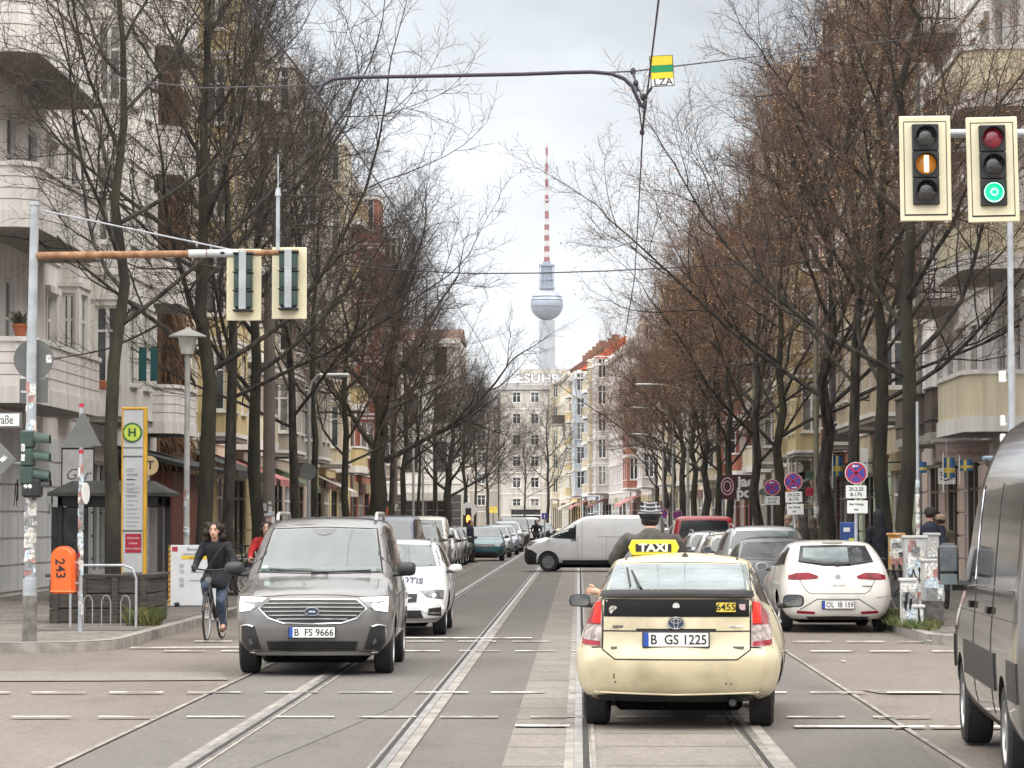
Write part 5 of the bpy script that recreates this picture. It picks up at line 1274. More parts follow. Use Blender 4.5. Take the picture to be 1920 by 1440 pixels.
def panel(mb, W, z0, z1, ops, dep=.19):
    """wall in the local xz plane facing -y with openings (x0, x1, z0, z1) and reveals"""
    us = sorted({0, W} | {q for o in ops for q in o[:2]}); zs = sorted({z0, z1} | {q for o in ops for q in o[2:]})
    for i in range(len(us) - 1):
        for j in range(len(zs) - 1):
            cu = (us[i] + us[i + 1]) / 2; cz = (zs[j] + zs[j + 1]) / 2
            if any(o[0] < cu < o[1] and o[2] < cz < o[3] for o in ops): continue
            mb.quad((us[i], 0, zs[j]), (us[i + 1], 0, zs[j]), (us[i + 1], 0, zs[j + 1]), (us[i], 0, zs[j + 1]))
    for a, b, c, d in ops:
        mb.quad((a, 0, c), (a, dep, c), (a, dep, d), (a, 0, d)); mb.quad((b, 0, c), (b, 0, d), (b, dep, d), (b, dep, c))
        mb.quad((a, 0, d), (a, dep, d), (b, dep, d), (b, 0, d)); mb.quad((a, 0, c), (b, 0, c), (b, dep, c), (a, dep, c))
        mb.quad((a, dep, c), (b, dep, c), (b, dep, d), (a, dep, d))
def ring(mb, P, th, z0, z1):
    """open strip of wall along the plan polyline P"""
    n = len(P); Q = []
    for i in range(n):
        a = Vector(P[max(i - 1, 0)]); b = Vector(P[min(i + 1, n - 1)]); d = (b - a).normalized()
        Q.append((P[i][0] - d.y * th, P[i][1] + d.x * th))
    vs = [(p[0], p[1], z) for z in (z0, z1) for p in P] + [(q[0], q[1], z) for z in (z0, z1) for q in Q]
    fs = []
    for i in range(n - 1):
        fs += [(i, i + 1, n + i + 1, n + i), (2 * n + i, 3 * n + i, 3 * n + i + 1, 2 * n + i + 1), (n + i, n + i + 1, 3 * n + i + 1, 3 * n + i), (i, 2 * n + i, 2 * n + i + 1, i + 1)]
    fs += [(0, n, 3 * n, 2 * n), (n - 1, 3 * n - 1, 4 * n - 1, 2 * n - 1)]
    mb.add(vs, fs)
def balcony_mesh(w, d, style, col):
    mb = MB(); c = .35 if style != 'rail' else .0
    def plan(o): return [(-o, 0), (-o, -d + c - o), (c - o * .4, -d - o), (w - c + o * .4, -d - o), (w + o, -d + c - o), (w + o, 0)] if c else [(-o, 0), (-o, -d - o), (w + o, -d - o), (w + o, 0)]
    mb.m = 1; mb.prism(plan(0), -.22, -.003)
    if style == 'rail':
        mb.m = 2
        for z in (.12, .98): ring(mb, plan(-.03), .035, z, z + .04)
        for k in range(int(w / .14)): mb.box(k * .14 + .03, k * .14 + .05, -d + .04, -d + .06, .0, .98)
        for k in range(int(d / .14)):
            for x in (.03, w - .05): mb.box(x, x + .02, -k * .14 - .05, -k * .14 - .03, .0, .98)
    elif style == 'wood':
        mb.m = 2; ring(mb, plan(-.02), .05, .0, 1.05); ring(mb, plan(.02), .1, 1.053, 1.1)
        ring(mb, plan(.012), .02, .3, .36)
    else:
        mb.m = 0; ring(mb, plan(0), .13, 0, 1.0)
        mb.m = 3; ring(mb, plan(.05), .2, 1.003, 1.1); ring(mb, plan(.035), .03, -.24, .1)
        if style == 'groove':
            mb.m = 4
            for z in (.32, .55, .78): ring(mb, plan(.004), .01, z, z + .018)
    return mb.mesh('balcony', [col, SLAB, IRON if style == 'rail' else WOODB, TRIM, GROOVE_P])
GROOVE_P = M('shadow joint', (.22, .2, .19), .9)

def building(label, side, y0, y1, col, xf=None, floors=5, gh=4.2, fh=3.15, wins=(1.15, 1.85), pitch=2.35, stacks=(), roof=RTILE, rh=3.6, frame=None, ground=None, shops=(), awn=(), endwin=False, cornice=True, base_col=None, seed=0, cat='building', front=None, roofback=5.0):
    """front: optional (x0, x1, y) for a facade that faces the camera; otherwise along the street on the given side"""
    r = random.Random(seed)
    frame = frame or FRAME
    if front: a = 0.0; O = (front[0], front[2]); W = front[1] - front[0]
    elif side < 0:
        xa, xb = (xf if xf is not None else -12.3) + bend(y0), (xf if xf is not None else -12.3) + bend(y1)
        O = (xa, y0); W = math.hypot(xb - xa, y1 - y0); a = math.atan2(y1 - y0, xb - xa)
    else:
        xa, xb = (xf if xf is not None else 9.7) + bend(y1), (xf if xf is not None else 9.7) + bend(y0)
        O = (xa, y1); W = math.hypot(xb - xa, y1 - y0); a = math.atan2(y0 - y1, xb - xa)
    t = thing('apartment_building', label, cat, (O[0], O[1], KH if front is None else 0), a)
    D = 11.0; eave = gh + floors * fh - .35
    occupied = []
    for s in stacks: occupied.append((s['u'], s['u'] + s['w']))
    ops = []; wl = []
    n = int((W - .8) / pitch); x0 = (W - n * pitch) / 2
    for f in range(floors):
        for k in range(n):
            u = x0 + k * pitch + (pitch - wins[0]) / 2
            if any(o[0] - .15 < u + wins[0] and u < o[1] + .15 and s['kind'] == 'bay' for o, s in zip(occupied, stacks)): continue
            door = any(o[0] < u + wins[0] / 2 < o[1] for o in occupied)
            zb = gh + f * fh + (.06 if door else .85)
            o = (u, u + wins[0], zb, zb + wins[1] + (.75 if door else 0)); ops.append(o); wl.append(o)
    shop_ops = []
    if not shops: shops = [(x0 + k * pitch * 2 + .5, x0 + k * pitch * 2 + pitch * 2 - .5) for k in range(n // 2)]
    for q in shops: ops.append((q[0], q[1], .35, 3.05)); shop_ops.append(ops[-1])
    wb = MB(); panel(wb, W, 0, eave, ops)
    # end walls, back, top
    wb.quad((0, 0, 0), (0, 0, eave), (0, D, eave), (0, D, 0)); wb.quad((W, 0, 0), (W, D, 0), (W, D, eave), (W, 0, eave)); wb.quad((0, D, 0), (W, D, 0), (W, D, eave), (0, D, eave))
    wb.m = 1
    for o in wl:                                     # window surrounds and hoods
        if o[3] - o[2] > wins[1] + .3: continue
        wb.box(o[0] - .12, o[0] - .003, -.04, -.001, o[2], o[3]); wb.box(o[1] + .003, o[1] + .12, -.04, -.001, o[2], o[3]); wb.box(o[0] - .16, o[1] + .16, -.12, -.001, o[3] + .004, o[3] + .16)
    for f in range(floors): 
        z = gh + f * fh
        wb.box(.0, W, -.06, -.001, z - .12, z + .02)
    wb.m = 2
    if ground is not None:
        cur = sorted(shop_ops); z = .003
        for i in range(6):
            zz = .1 + i * .58
            segs = [0] + [q for o in cur for q in (o[0] - .02, o[1] + .02)] + [W]
            for k in range(0, len(segs), 2):
                if segs[k + 1] - segs[k] > .1: wb.box(segs[k], segs[k + 1], -.045, -.001, zz, zz + .52)
    wb.build('wall', [col, TRIM, ground or col], t)
    fm, ps, cm = win_mesh(*wins, frame)
    for o in wl:
        if o[3] - o[2] > wins[1] + .3: mm = win_mesh(wins[0], wins[1] + .75, frame)
        else: mm = (fm, ps, cm)
        wo = obj('window', mm[0], t, (o[0], 0, o[2])); obj('pane', mm[1][r.choice((0, 0, 1, 2, 2))], wo)
    for o in shop_ops:
        sb = MB(); w_ = o[1] - o[0]
        sb.box(0, w_, .1, .13, 0, 2.7)
        sb.m = 1
        for x in (0, w_ * .5 - .04, w_ - .08): sb.box(x, x + .08, .04, .099, 0, 2.7)
        sb.box(.08, w_ - .08, .05, .099, 2.0, 2.08)
        fr = sb.build('shopfront', [SHOPG, r.choice((FRAME_D, FRAME, IRON))], t); fr.location = (o[0], 0, .35)
        sg = MB(); sg.box(-.1, w_ + .1, -.1, -.005, 0, .55); k = sg.build('sign_board', M('shop board %d' % r.randint(0, 4), r.choice(((.45, .42, .38), (.12, .05, .04), (.05, .06, .06), (.3, .25, .14), (.5, .5, .48))), .6), t); k.location = (o[0], 0, 3.12)
    for q in awn:
        ab = MB(); u0, u1, z, dd, ac = q
        ab.add([(u0, -.02, z), (u1, -.02, z), (u1, -dd, z - .75), (u0, -dd, z - .75), (u0, -.02, z - .04), (u1, -.02, z - .04), (u1, -dd, z - .79), (u0, -dd, z - .79), (u1, -dd, z - 1.0), (u0, -dd, z - 1.0)],
               [(0, 1, 2, 3), (4, 7, 6, 5), (0, 4, 5, 1), (0, 3, 7, 4), (1, 5, 6, 2), (3, 2, 8, 9)])
        ab.build('awning', ac, t)
    for s in stacks:
        if s['kind'] == 'bay':
            bw, d = s['w'], s['d']; zb, zt = gh + .02 + s.get('f0', 0) * fh, gh + s.get('f1', floors) * fh - .6
            bb = MB(); c = s.get('c', 0.0); wn = []
            faces = [((0, 0), (0, -d)), ((0, -d), (bw, -d)), ((bw, -d), (bw, 0))] if not c else [((0, 0), (c, -d)), ((c, -d), (bw - c, -d)), ((bw - c, -d), (bw, 0))]
            for (ax, ay), (bx, by) in faces:
                L_ = math.hypot(bx - ax, by - ay); an = math.atan2(by - ay, bx - ax)
                ww = min(1.15, L_ * .62); oo = []
                for f in range(s.get('f0', 0), s.get('f1', floors)):
                    z = gh + f * fh + .85
                    if L_ > 2.6: oo += [(L_ * .25 - ww * .5, L_ * .25 + ww * .5, z, z + 1.95), (L_ * .75 - ww * .5, L_ * .75 + ww * .5, z, z + 1.95)]
                    else: oo.append((L_ / 2 - ww / 2, L_ / 2 + ww / 2, z, z + 1.95))
                bb.M = T(ax, ay, 0) @ RZ(an); bb.m = 0; panel(bb, L_, zb, zt, oo, .15)
                bb.m = 1
                for f in range(s.get('f0', 0), s.get('f1', floors)): bb.box(-.02, L_ + .02, -.05, -.001, gh + f * fh + .02, gh + f * fh + .14); bb.box(0, L_, -.05, -.001, gh + f * fh + 2.95, gh + f * fh + 3.05)
                for o in oo: wn.append((bb.M @ T(o[0], -.04, o[2]), ww))
            bb.M = Matrix.Identity(4); bb.m = 2
            pl = [(0, -.002), (0, -d), (bw, -d), (bw, -.002)] if not c else [(0, -.002), (c, -d), (bw - c, -d), (bw, -.002)]
            bb.prism(pl, zb - .14, zb - .003); bb.m = 1; bb.prism([(x + (-.06 if x < bw / 2 else .06), y - (.06 if y < -.1 else 0)) for x, y in pl], zt + .003, zt + .2)
            if s.get('top') == 'balcony': pass
            bo = bb.build('bay', [s.get('col', col), TRIM, SLAB], t); bo.location = (s['u'], 0, 0)
            for m4, ww in wn:
                x = obj('window', win_mesh(ww, 1.95, frame)[2][r.choice((0, 1, 2))], bo); x.matrix_local = m4
        else:
            bm_ = balcony_mesh(s['w'], s['d'], s['kind'], s.get('col', col))
            for f in s.get('fl', range(floors)):
                b = obj('balcony', bm_, t, (s['u'], 0, gh + f * fh + .03))
                if s.get('loggia'):
                    pass
    if cornice:
        cb = MB(); cb.box(-.0, W, -.45, -.001, eave - .1, eave + .25); cb.box(.0, W, -.3, -.001, eave - .32, eave - .103)
        for k in range(int(W / .8)): cb.box(k * .8 + .2, k * .8 + .4, -.4, -.302, eave - .3, eave - .103)
        cb.build('cornice', [s_ for s_ in (TRIM,)], t)
    ez = eave + (.26 if cornice else .0)
    rb = MB(); rb.add([(0, -.3, ez), (W, -.3, ez), (W, roofback, ez + rh), (0, roofback, ez + rh), (0, D, ez), (W, D, ez)], [(0, 1, 2, 3), (3, 2, 5, 4), (0, 3, 4), (1, 5, 2)])
    ro = rb.build('roof', roof, t)
    for k in range(int(W / 7)):
        ch = MB(); x = 3 + k * 7 + r.uniform(-1, 1); ch.cbox((x, roofback - .6, ez + rh * .8 + .5), (.6, .9, 1.5), .03); ch.build('chimney', M('brick chimney', (.2, .1, .07), .9, var=.3, sc=8), ro)
    pb = MB(); pb.cyl((.12, -.08, .1), (.12, -.08, eave - .4), .06, 8); pb.build('downpipe', ZINC, t)
    return t
LILAC = plaster('lilac white plaster', (.76, .725, .715), .08); CREAM = plaster('cream plaster', (.66, .59, .45), .12); OCHRE = plaster('ochre plaster', (.52, .42, .23), .15)
PINKB = plaster('pinkish beige plaster', (.48, .39, .34)); GREYB = plaster('grey beige plaster', (.4, .36, .31)); WHITEP = plaster('white plaster', (.72, .70, .66)); LGREY = plaster('light blue grey plaster', (.58, .60, .62))
BRICK = plaster('terracotta plaster', (.33, .13, .09)); BLUE = plaster('pale blue plaster', (.52, .57, .62)); LAV = plaster('lavender grey plaster', (.50, .455, .435)); ORANGE = plaster('orange plaster', (.6, .42, .2)); BEIGE = plaster('beige plaster', (.5, .43, .31)); YELL = plaster('pale yellow plaster', (.66, .60, .44)); GREEN = plaster('pale green plaster', (.42, .5, .36)); DGREY = plaster('dark grey plaster', (.075, .068, .068)); OLIVE = plaster('olive grey plaster', (.26, .235, .19))
DARKRED = M('red brown shop timber', (.13, .035, .022), .6, var=.35, sc=3, stretch=(5, 5, .5)); AWB = M('black awning cloth', (.03, .032, .03), .8); AWP = M('faded pink awning cloth', (.5, .2, .2), .8); AWG = M('green awning cloth', (.1, .13, .07), .8); AWW = M('pale awning cloth', (.5, .47, .4), .8)
B = dict
ENDW = plaster('warm grey end house plaster', (.5, .47, .43))
L1 = building('lilac white corner house with grooved chamfered balconies above the bus shelter', -1, 44.2, 86.8, LILAC, seed=1, ground=LGREY, floors=5, gh=4.2, fh=3.55, pitch=2.5,
         stacks=[B(u=15.5, w=8.6, d=1.35, kind='groove', col=LILAC), B(u=26.0, w=1.6, d=.5, kind='bay', c=.0), B(u=30.2, w=4.6, d=1.0, kind='bay', c=.0, col=WHITEP), B(u=37.0, w=4.4, d=1.35, kind='groove', col=LILAC)], shops=[(31, 34), (36.5, 40)])
building('ochre house with a cream bay and a dark awning beside the vine', -1, 90.6, 113.5, CREAM, seed=2, floors=5, gh=4.3, fh=3.1, stacks=[B(u=5.5, w=4.6, d=1.1, kind='bay', col=OCHRE), B(u=14.5, w=4.4, d=1.3, kind='solid', col=CREAM)], awn=[(.5, 8, 3.9, 1.9, AWB), (9.5, 13, 3.8, 1.8, AWP), (14.5, 19, 3.8, 1.8, AWP)], ground=OCHRE)
building('pinkish beige house with a grey bay beyond the ochre house', -1, 113.9, 137.5, PINKB, seed=3, floors=5, gh=4.2, fh=3.15, stacks=[B(u=2.5, w=4.5, d=1.2, kind='bay', col=GREYB), B(u=15, w=4.5, d=1.2, kind='bay', col=GREYB)], awn=[(3, 9, 3.7, 1.7, AWG)], rh=4.5)
building('yellow ochre house with solid balconies half way up the left row', -1, 137.9, 160.5, OCHRE, seed=4, floors=5, stacks=[B(u=3, w=4.2, d=1.2, kind='bay', col=CREAM), B(u=13, w=5, d=1.3, kind='solid', col=OCHRE)], awn=[(2, 7, 3.7, 1.6, AWW)])
building('terracotta house with a steep brown roof in the left row', -1, 160.9, 183.5, BRICK, seed=5, floors=5, stacks=[B(u=4, w=4.2, d=1.2, kind='bay', col=BRICK)], rh=5)
building('grey house next to the junction at the far end of the left row', -1, 183.9, 203.0, GREYB, seed=6, floors=5, stacks=[B(u=4, w=4.2, d=1.2, kind='bay')])
building('white house with a dark shop base facing up the street beyond the left row', 0, 0, 0, WHITEP, front=(-22.0, -8.5, 216), seed=7, floors=3, gh=4.4, fh=3.5, pitch=2.1, wins=(.95, 2.1), ground=DGREY, frame=FRAME_D, rh=1)
# closing blocks
building('tall white end house with graffiti on its attic wall closing the street', 0, 0, 0, ENDW, front=(-11.4, -3.75, 428), seed=8, floors=6, gh=2.3, fh=3.05, pitch=2.6, wins=(1.15, 1.45), cornice=False, roof=RGREY, rh=1.2)
building('low grey white house left of the graffiti attic house at the street end', 0, 0, 0, GREYB, front=(-26.0, -11.6, 430), seed=9, floors=5, gh=2.8, fh=3.1, pitch=2.4, wins=(1.15, 1.5), cornice=False, roof=RGREY, rh=3)
# right row, near to far
building('lilac house with pale yellow chamfered balconies above the grey van', 1, 43.5, 84.5, LILAC, seed=11, ground=PINKB, floors=5, gh=3.75, fh=3.52, stacks=[B(u=3.2, w=5.0, d=1.1, kind='rail', fl=(1, 2, 3, 4)), B(u=3.2, w=5.0, d=1.15, kind='wood', fl=(0,)), B(u=9.6, w=2.2, d=1.1, kind='wood', fl=(0, 2)), B(u=14.6, w=5.4, d=1.35, kind='solid', col=YELL)], shops=[(1.5, 4.0), (5.5, 8.0), (9.5, 12), (14, 17)])
building('beige house with a pale green ground floor in the right row', 1, 84.9, 103.5, BEIGE, seed=12, ground=GREEN, floors=5, gh=4.6, fh=3.1, stacks=[B(u=4, w=4.5, d=1.1, kind='bay', col=BEIGE), B(u=12.6, w=4.5, d=1.2, kind='bay', col=BEIGE)])
building('red and dark grey house in the right row with a steep red roof edge', 1, 103.9, 113.5, BRICK, seed=13, ground=DGREY, floors=5, stacks=[B(u=6.5, w=2.6, d=.9, kind='bay', col=DGREY), B(u=1.0, w=3.6, d=.6, kind='bay', col=BRICK)], rh=4.5, awn=[(1, 5, 3.7, 1.6, AWB)])
building('olive grey house with an ochre bay in the right row', 1, 113.9, 135.5, OLIVE, seed=14, floors=5, stacks=[B(u=6, w=4.5, d=1.25, kind='bay', col=OCHRE), B(u=14.5, w=4.5, d=1.25, kind='bay', col=OCHRE)], awn=[(3, 9, 3.7, 1.7, AWB)])
building('grey plastered house with balconies in the middle of the right row', 1, 135.9, 160.5, GREYB, seed=15, floors=5, stacks=[B(u=5, w=5, d=1.2, kind='solid', col=CREAM), B(u=15, w=4.5, d=1.2, kind='bay', col=GREYB)])
building('terracotta house half hidden behind trees in the right row', 1, 160.9, 190.0, BRICK, seed=16, floors=5, stacks=[B(u=5, w=5, d=1.2, kind='bay', col=BRICK), B(u=18, w=5, d=1.2, kind='solid', col=BRICK)], rh=4.5)
building('cream house before the bend in the right row', 1, 190.4, 236.0, CREAM, seed=17, floors=5, stacks=[B(u=6, w=5, d=1.2, kind='bay'), B(u=20, w=5, d=1.2, kind='solid'), B(u=33, w=5, d=1.2, kind='bay')])
building('pale grey house with a brick red ground floor where the street starts to bend', 1, 236.4, 272.0, LAV, ground=BRICK, seed=18, floors=5, fh=2.8, rh=2.5, stacks=[B(u=6, w=5, d=1.2, kind='bay', col=BRICK, f1=2), B(u=22, w=5, d=1.2, kind='bay', col=LAV)], awn=[(3, 12, 3.7, 1.8, AWP)])
building('lavender grey house with a plain upper front past the bend', 1, 272.4, 312.0, LAV, seed=19, floors=5, fh=2.7, rh=2.0, roof=RGREY, stacks=[B(u=6, w=5, d=1.3, kind='bay', col=LAV), B(u=2.0, w=3, d=1.6, kind='bay', col=BEIGE)], awn=[(3, 12, 3.7, 1.8, DARKRED)])
building('pale blue house with a stack of beige balconies past the bend', 1, 312.4, 345.0, BLUE, seed=20, floors=5, fh=2.75, rh=2.0, roof=RGREY, stacks=[B(u=24, w=5, d=1.5, kind='solid', col=BEIGE), B(u=4, w=5, d=1.4, kind='bay', col=BLUE)], awn=[(3, 12, 3.7, 1.8, AWP)])
building('orange house with a red tiled roof past the pale blue house', 1, 345.4, 368.0, ORANGE, seed=21, floors=5, fh=2.95, stacks=[B(u=14, w=5, d=1.5, kind='solid', col=OCHRE)], roof=RRED, rh=4.0, awn=[(3, 12, 3.7, 1.8, AWW)])
building('cream house with wrought balconies at the far end of the right row', 1, 368.4, 412.0, CREAM, seed=22, floors=5, stacks=[B(u=28, w=5, d=1.5, kind='wood', fl=(3,)), B(u=14, w=4, d=1.0, kind='bay', col=CREAM)])
# the attic wall above the end house, with graffiti
tb = thing('attic_wall', 'white attic wall with bubble graffiti letters above the end house', 'wall', (-7.0, 431, 20.6))
mb = MB(); mb.box(-1.6, 6.4, 0, .4, 0, 2.75); mb.build('wall', ENDW, tb)
GRA = M('graffiti outline', (.12, .12, .14), .7); GRAF = M('graffiti fill', (.75, .76, .78), .6)
rr = random.Random(4)
for nme, mm, bo, z in (('graffiti', GRA, .10, -.02), ('graffiti_fill', GRAF, .045, -.035)):
    lettering('ESUHR', 1.75, nme, mm, tb, T(1.2, z, 1.35) @ UPR, .005, bold=bo, sx=1.2)
mb = MB(); mb.cbox((5.2, -.03, 1.9), (.9, .02, .9), .1); mb.build('graffiti_patch', M('yellow graffiti', (.7, .5, .03), .6), tb)
# dead climber between the first two left houses
cl = MB(); r = random.Random(3)
for k in range(1500):
    y = r.uniform(86.9, 90.9); z = r.uniform(.2, 15) ; x = -12.25 + r.uniform(0, .5) * (1.4 - z / 16)
    p = Vector((x, y, z)); q = p + Vector((r.uniform(0, .3), r.uniform(-.4, .4), r.uniform(-.9, -.15)))
    cl.tube([p, q], [.035, .02], 3, cap=False)
cl.box(-12.6, -12.24, 86.82, 90.58, 0, 17)
tag(cl.build('climbing_vine', M('dead brown vine', (.075, .04, .022), .95, var=0, sc=2, col2=(.19, .11, .06), bump=.8, bsc=15)), 'brown leafless climber covering the wall between the lilac corner house and the ochre house', 'vine')
# shop timber front below the climber
t = thing('shop_kiosk', 'red brown timber shop porch with a dark canopy below the climber', 'kiosk', (-12.2, 78.5, KH), 0)
mb = MB(); mb.box(0, 1.5, 0, 8.5, 0, 2.9); mb.build('wall', DARKRED, t)
mb = MB()
for k in range(9): mb.cbox((.12 + k * .16, -.02, 1.45), (.13, .04, 2.8), .01)
mb.build('cladding', DARKRED, t)
mb = MB(); mb.add([(0, -.5, 3.5), (2.0, -.5, 2.95), (2.0, 9, 2.95), (0, 9, 3.5), (0, -.5, 3.6), (2.05, -.5, 3.05), (2.05, 9, 3.05), (0, 9, 3.6)], [(0, 3, 2, 1), (4, 5, 6, 7), (0, 1, 5, 4), (1, 2, 6, 5), (2, 3, 7, 6), (3, 0, 4, 7)]); mb.build('canopy', AWB, t)

# ------------------------------------------------------------------ television tower far behind
YT = 2987.0
tw = thing('tv_tower', 'tall television tower with a steel sphere and a red and white mast', 'tower', (Xat(1025.5, YT), YT, 0))
CONCT = M('pale tower concrete', (.33, .36, .40), .8, var=.05, sc=.02)
mb = MB(); mb.lathe([(16, 0), (11, 30), (9.2, 80), (8.4, 140), (7.8, 200)], 32); mb.build('shaft', CONCT, tw, 40)
mb = MB(); n = 24
prof = [(16.4 * math.cos(rad(-80 + 160 * i / n)), 216 + 16 * math.sin(rad(-80 + 160 * i / n))) for i in range(n + 1)]
mb.lathe(prof, 48)
so_ = mb.build('sphere', M('steel sphere panels', (.27, .31, .38), .42, metal=.5, var=.12, sc=.25, stretch=(1, 1, 3)), tw, 40)
mb = MB()
for z, rr_ in ((219.5, 15.9), (223, 14.8), (213, 16.1)): mb.lathe([(rr_, z), (rr_ + .25, z + .2), (rr_ + .25, z + .9), (rr_, z + 1.1)], 48)
mb.build('window_band', M('dark tower window band', (.1, .11, .13), .3), so_, 40)
mb = MB(); mb.lathe([(6.0, 231), (8.2, 231.5), (8.2, 233), (6.3, 233.3), (6.3, 240), (7.4, 240.3), (7.4, 241), (6.0, 241.3), (6.0, 247), (7.2, 247.3), (7.2, 248), (5.8, 248.3), (5.8, 254), (8.0, 254.3), (8.0, 256), (4.2, 256.5), (4.0, 259)], 24)
for k in range(8):
    a = k * math.pi / 4; mb.cyl((7 * math.cos(a), 7 * math.sin(a), 232), (7 * math.cos(a), 7 * math.sin(a), 255), .35, 6)
mb.build('antenna_base', M('blue grey antenna base', (.2, .24, .31), .7), tw, 40)
WH = M('white mast paint', (.46, .45, .46), .7); RD = M('red mast paint', (.22, .05, .055), .7)
z = 258.0; i = 0
mr = MB(); mw = MB()
while z < 379:
    h = 5.5 if z < 300 else 8.0
    r1 = 3.0 - (z - 258) * .0165 if z < 300 else (2.1 - (z - 300) * .012)
    r1 = max(r1, 1.1)
    (mr if i % 2 == 0 else mw).lathe([(r1, z), (r1, min(z + h - .05, 379))], 12); z += h; i += 1
for zz in (296, 320): mw.lathe([(2.6, zz), (2.9, zz + .5), (2.9, zz + 1.2), (2.4, zz + 1.6)], 12)
mr.build('mast_band', RD, tw, 40); mw.build('mast', WH, tw, 40)
# ------------------------------------------------------------------ street furniture, signals, wires
LAMPG = M('grey lamp paint', (.30, .30, .29), .6, var=.15); RUST = M('rusty arm steel', (.2, .095, .045), .8, var=.0, sc=7, col2=(.33, .19, .10)); SIGNB = M('grey sign back', (.11, .115, .11), .6, var=.1)
SGREEN = M('green signal housing', (.028, .055, .044), .5, var=.2, sc=9); CREAMP = M('cream signal board', (.66, .60, .42), .5, var=.06); STK = [M('sticker paper %d' % i, c_, .6, var=.35, sc=22) for i, c_ in enumerate(((.6, .6, .58), (.46, .53, .58), (.2, .2, .2), (.5, .49, .46), (.34, .17, .15), (.56, .53, .48)))]
SIGNR = M('red sign face', (.36, .012, .045), .5, var=.05); SIGNBL = M('blue sign face', (.05, .04, .26), .5, var=.05); SIGNW = M('white sign face', (.66, .66, .64), .5, var=.06); ORNG = M('orange bin plastic', (.80, .12, .012), .4, var=.06, sc=5, coat=.3)
YELF = M('yellow frame paint', (.62, .35, .03), .5, var=.1)
def stickers(parent, x, y, r, z0, z1, n, seed, w=(.05, .12), h=(.05, .16), az=(-2.9, -.2)):
    """torn stickers wrapped on a round pole"""
    rr = random.Random(seed); mb = MB()
    for i in range(n):
        a = rr.uniform(*az); da = rr.uniform(*w) / r / 2; z = rr.uniform(z0, z1); hh = rr.uniform(*h); mb.m = rr.randrange(len(STK)); k = 4; R = r + .002 + i * .00022
        tl_ = rr.uniform(-.012, .012)
        vs = [(x + R * math.cos(a - da + 2 * da * j / k), y + R * math.sin(a - da + 2 * da * j / k), z + e * hh + tl_ * (j - 2) / 2) for j in range(k + 1) for e in (0, 1)]
        mb.add(vs, [(2 * j, 2 * j + 2, 2 * j + 3, 2 * j + 1) for j in range(k)])
    return mb.build('sticker', STK, parent)
def stickers_flat(parent, w, h, y, z0, n, seed, name='sticker'):
    rr = random.Random(seed); mb = MB()
    for i in range(n):
        a = rr.uniform(.05, .24); b = rr.uniform(.06, .3); x = rr.uniform(-w / 2 + .02, w / 2 - a - .02); z = z0 + rr.uniform(.03, max(.04, h - b - .03)); mb.m = rr.randrange(len(STK)); yy = y - .002 - i * .0004
        t = rr.uniform(-.02, .02)
        if x + a < w / 2 and z + b < z0 + h: mb.quad((x, yy, z), (x + a, yy, z + t), (x + a, yy, z + b + t), (x, yy, z + b))
    return mb.build(name, STK, parent)
def scrawl(parent, w, h, y, zc, seed, mat=None, n=3):
    """spray-painted tag as thin strokes"""
    rr = random.Random(seed); mb = MB()
    for k in range(n):
        p = [(-w / 2 + w * (k + .2) / n + rr.uniform(-.03, .03), y - .004, zc + rr.uniform(-h / 2, h / 2))]
        for i in range(7): p.append((max(-w / 2, min(w / 2, p[-1][0] + rr.uniform(-.4, .5) * w / n)), y - .004, zc + rr.uniform(-h / 2, h / 2)))
        q = []
        for i in range(len(p) - 1):
            for f in (0, .25, .5, .75): q.append(tuple(Vector(p[i]).lerp(Vector(p[i + 1]), f) + Vector((0, 0, .03 * h * math.sin(f * 6.3)))))
        mb.tube(q, .009, 4)
    return mb.build('graffiti', mat or INK, parent)

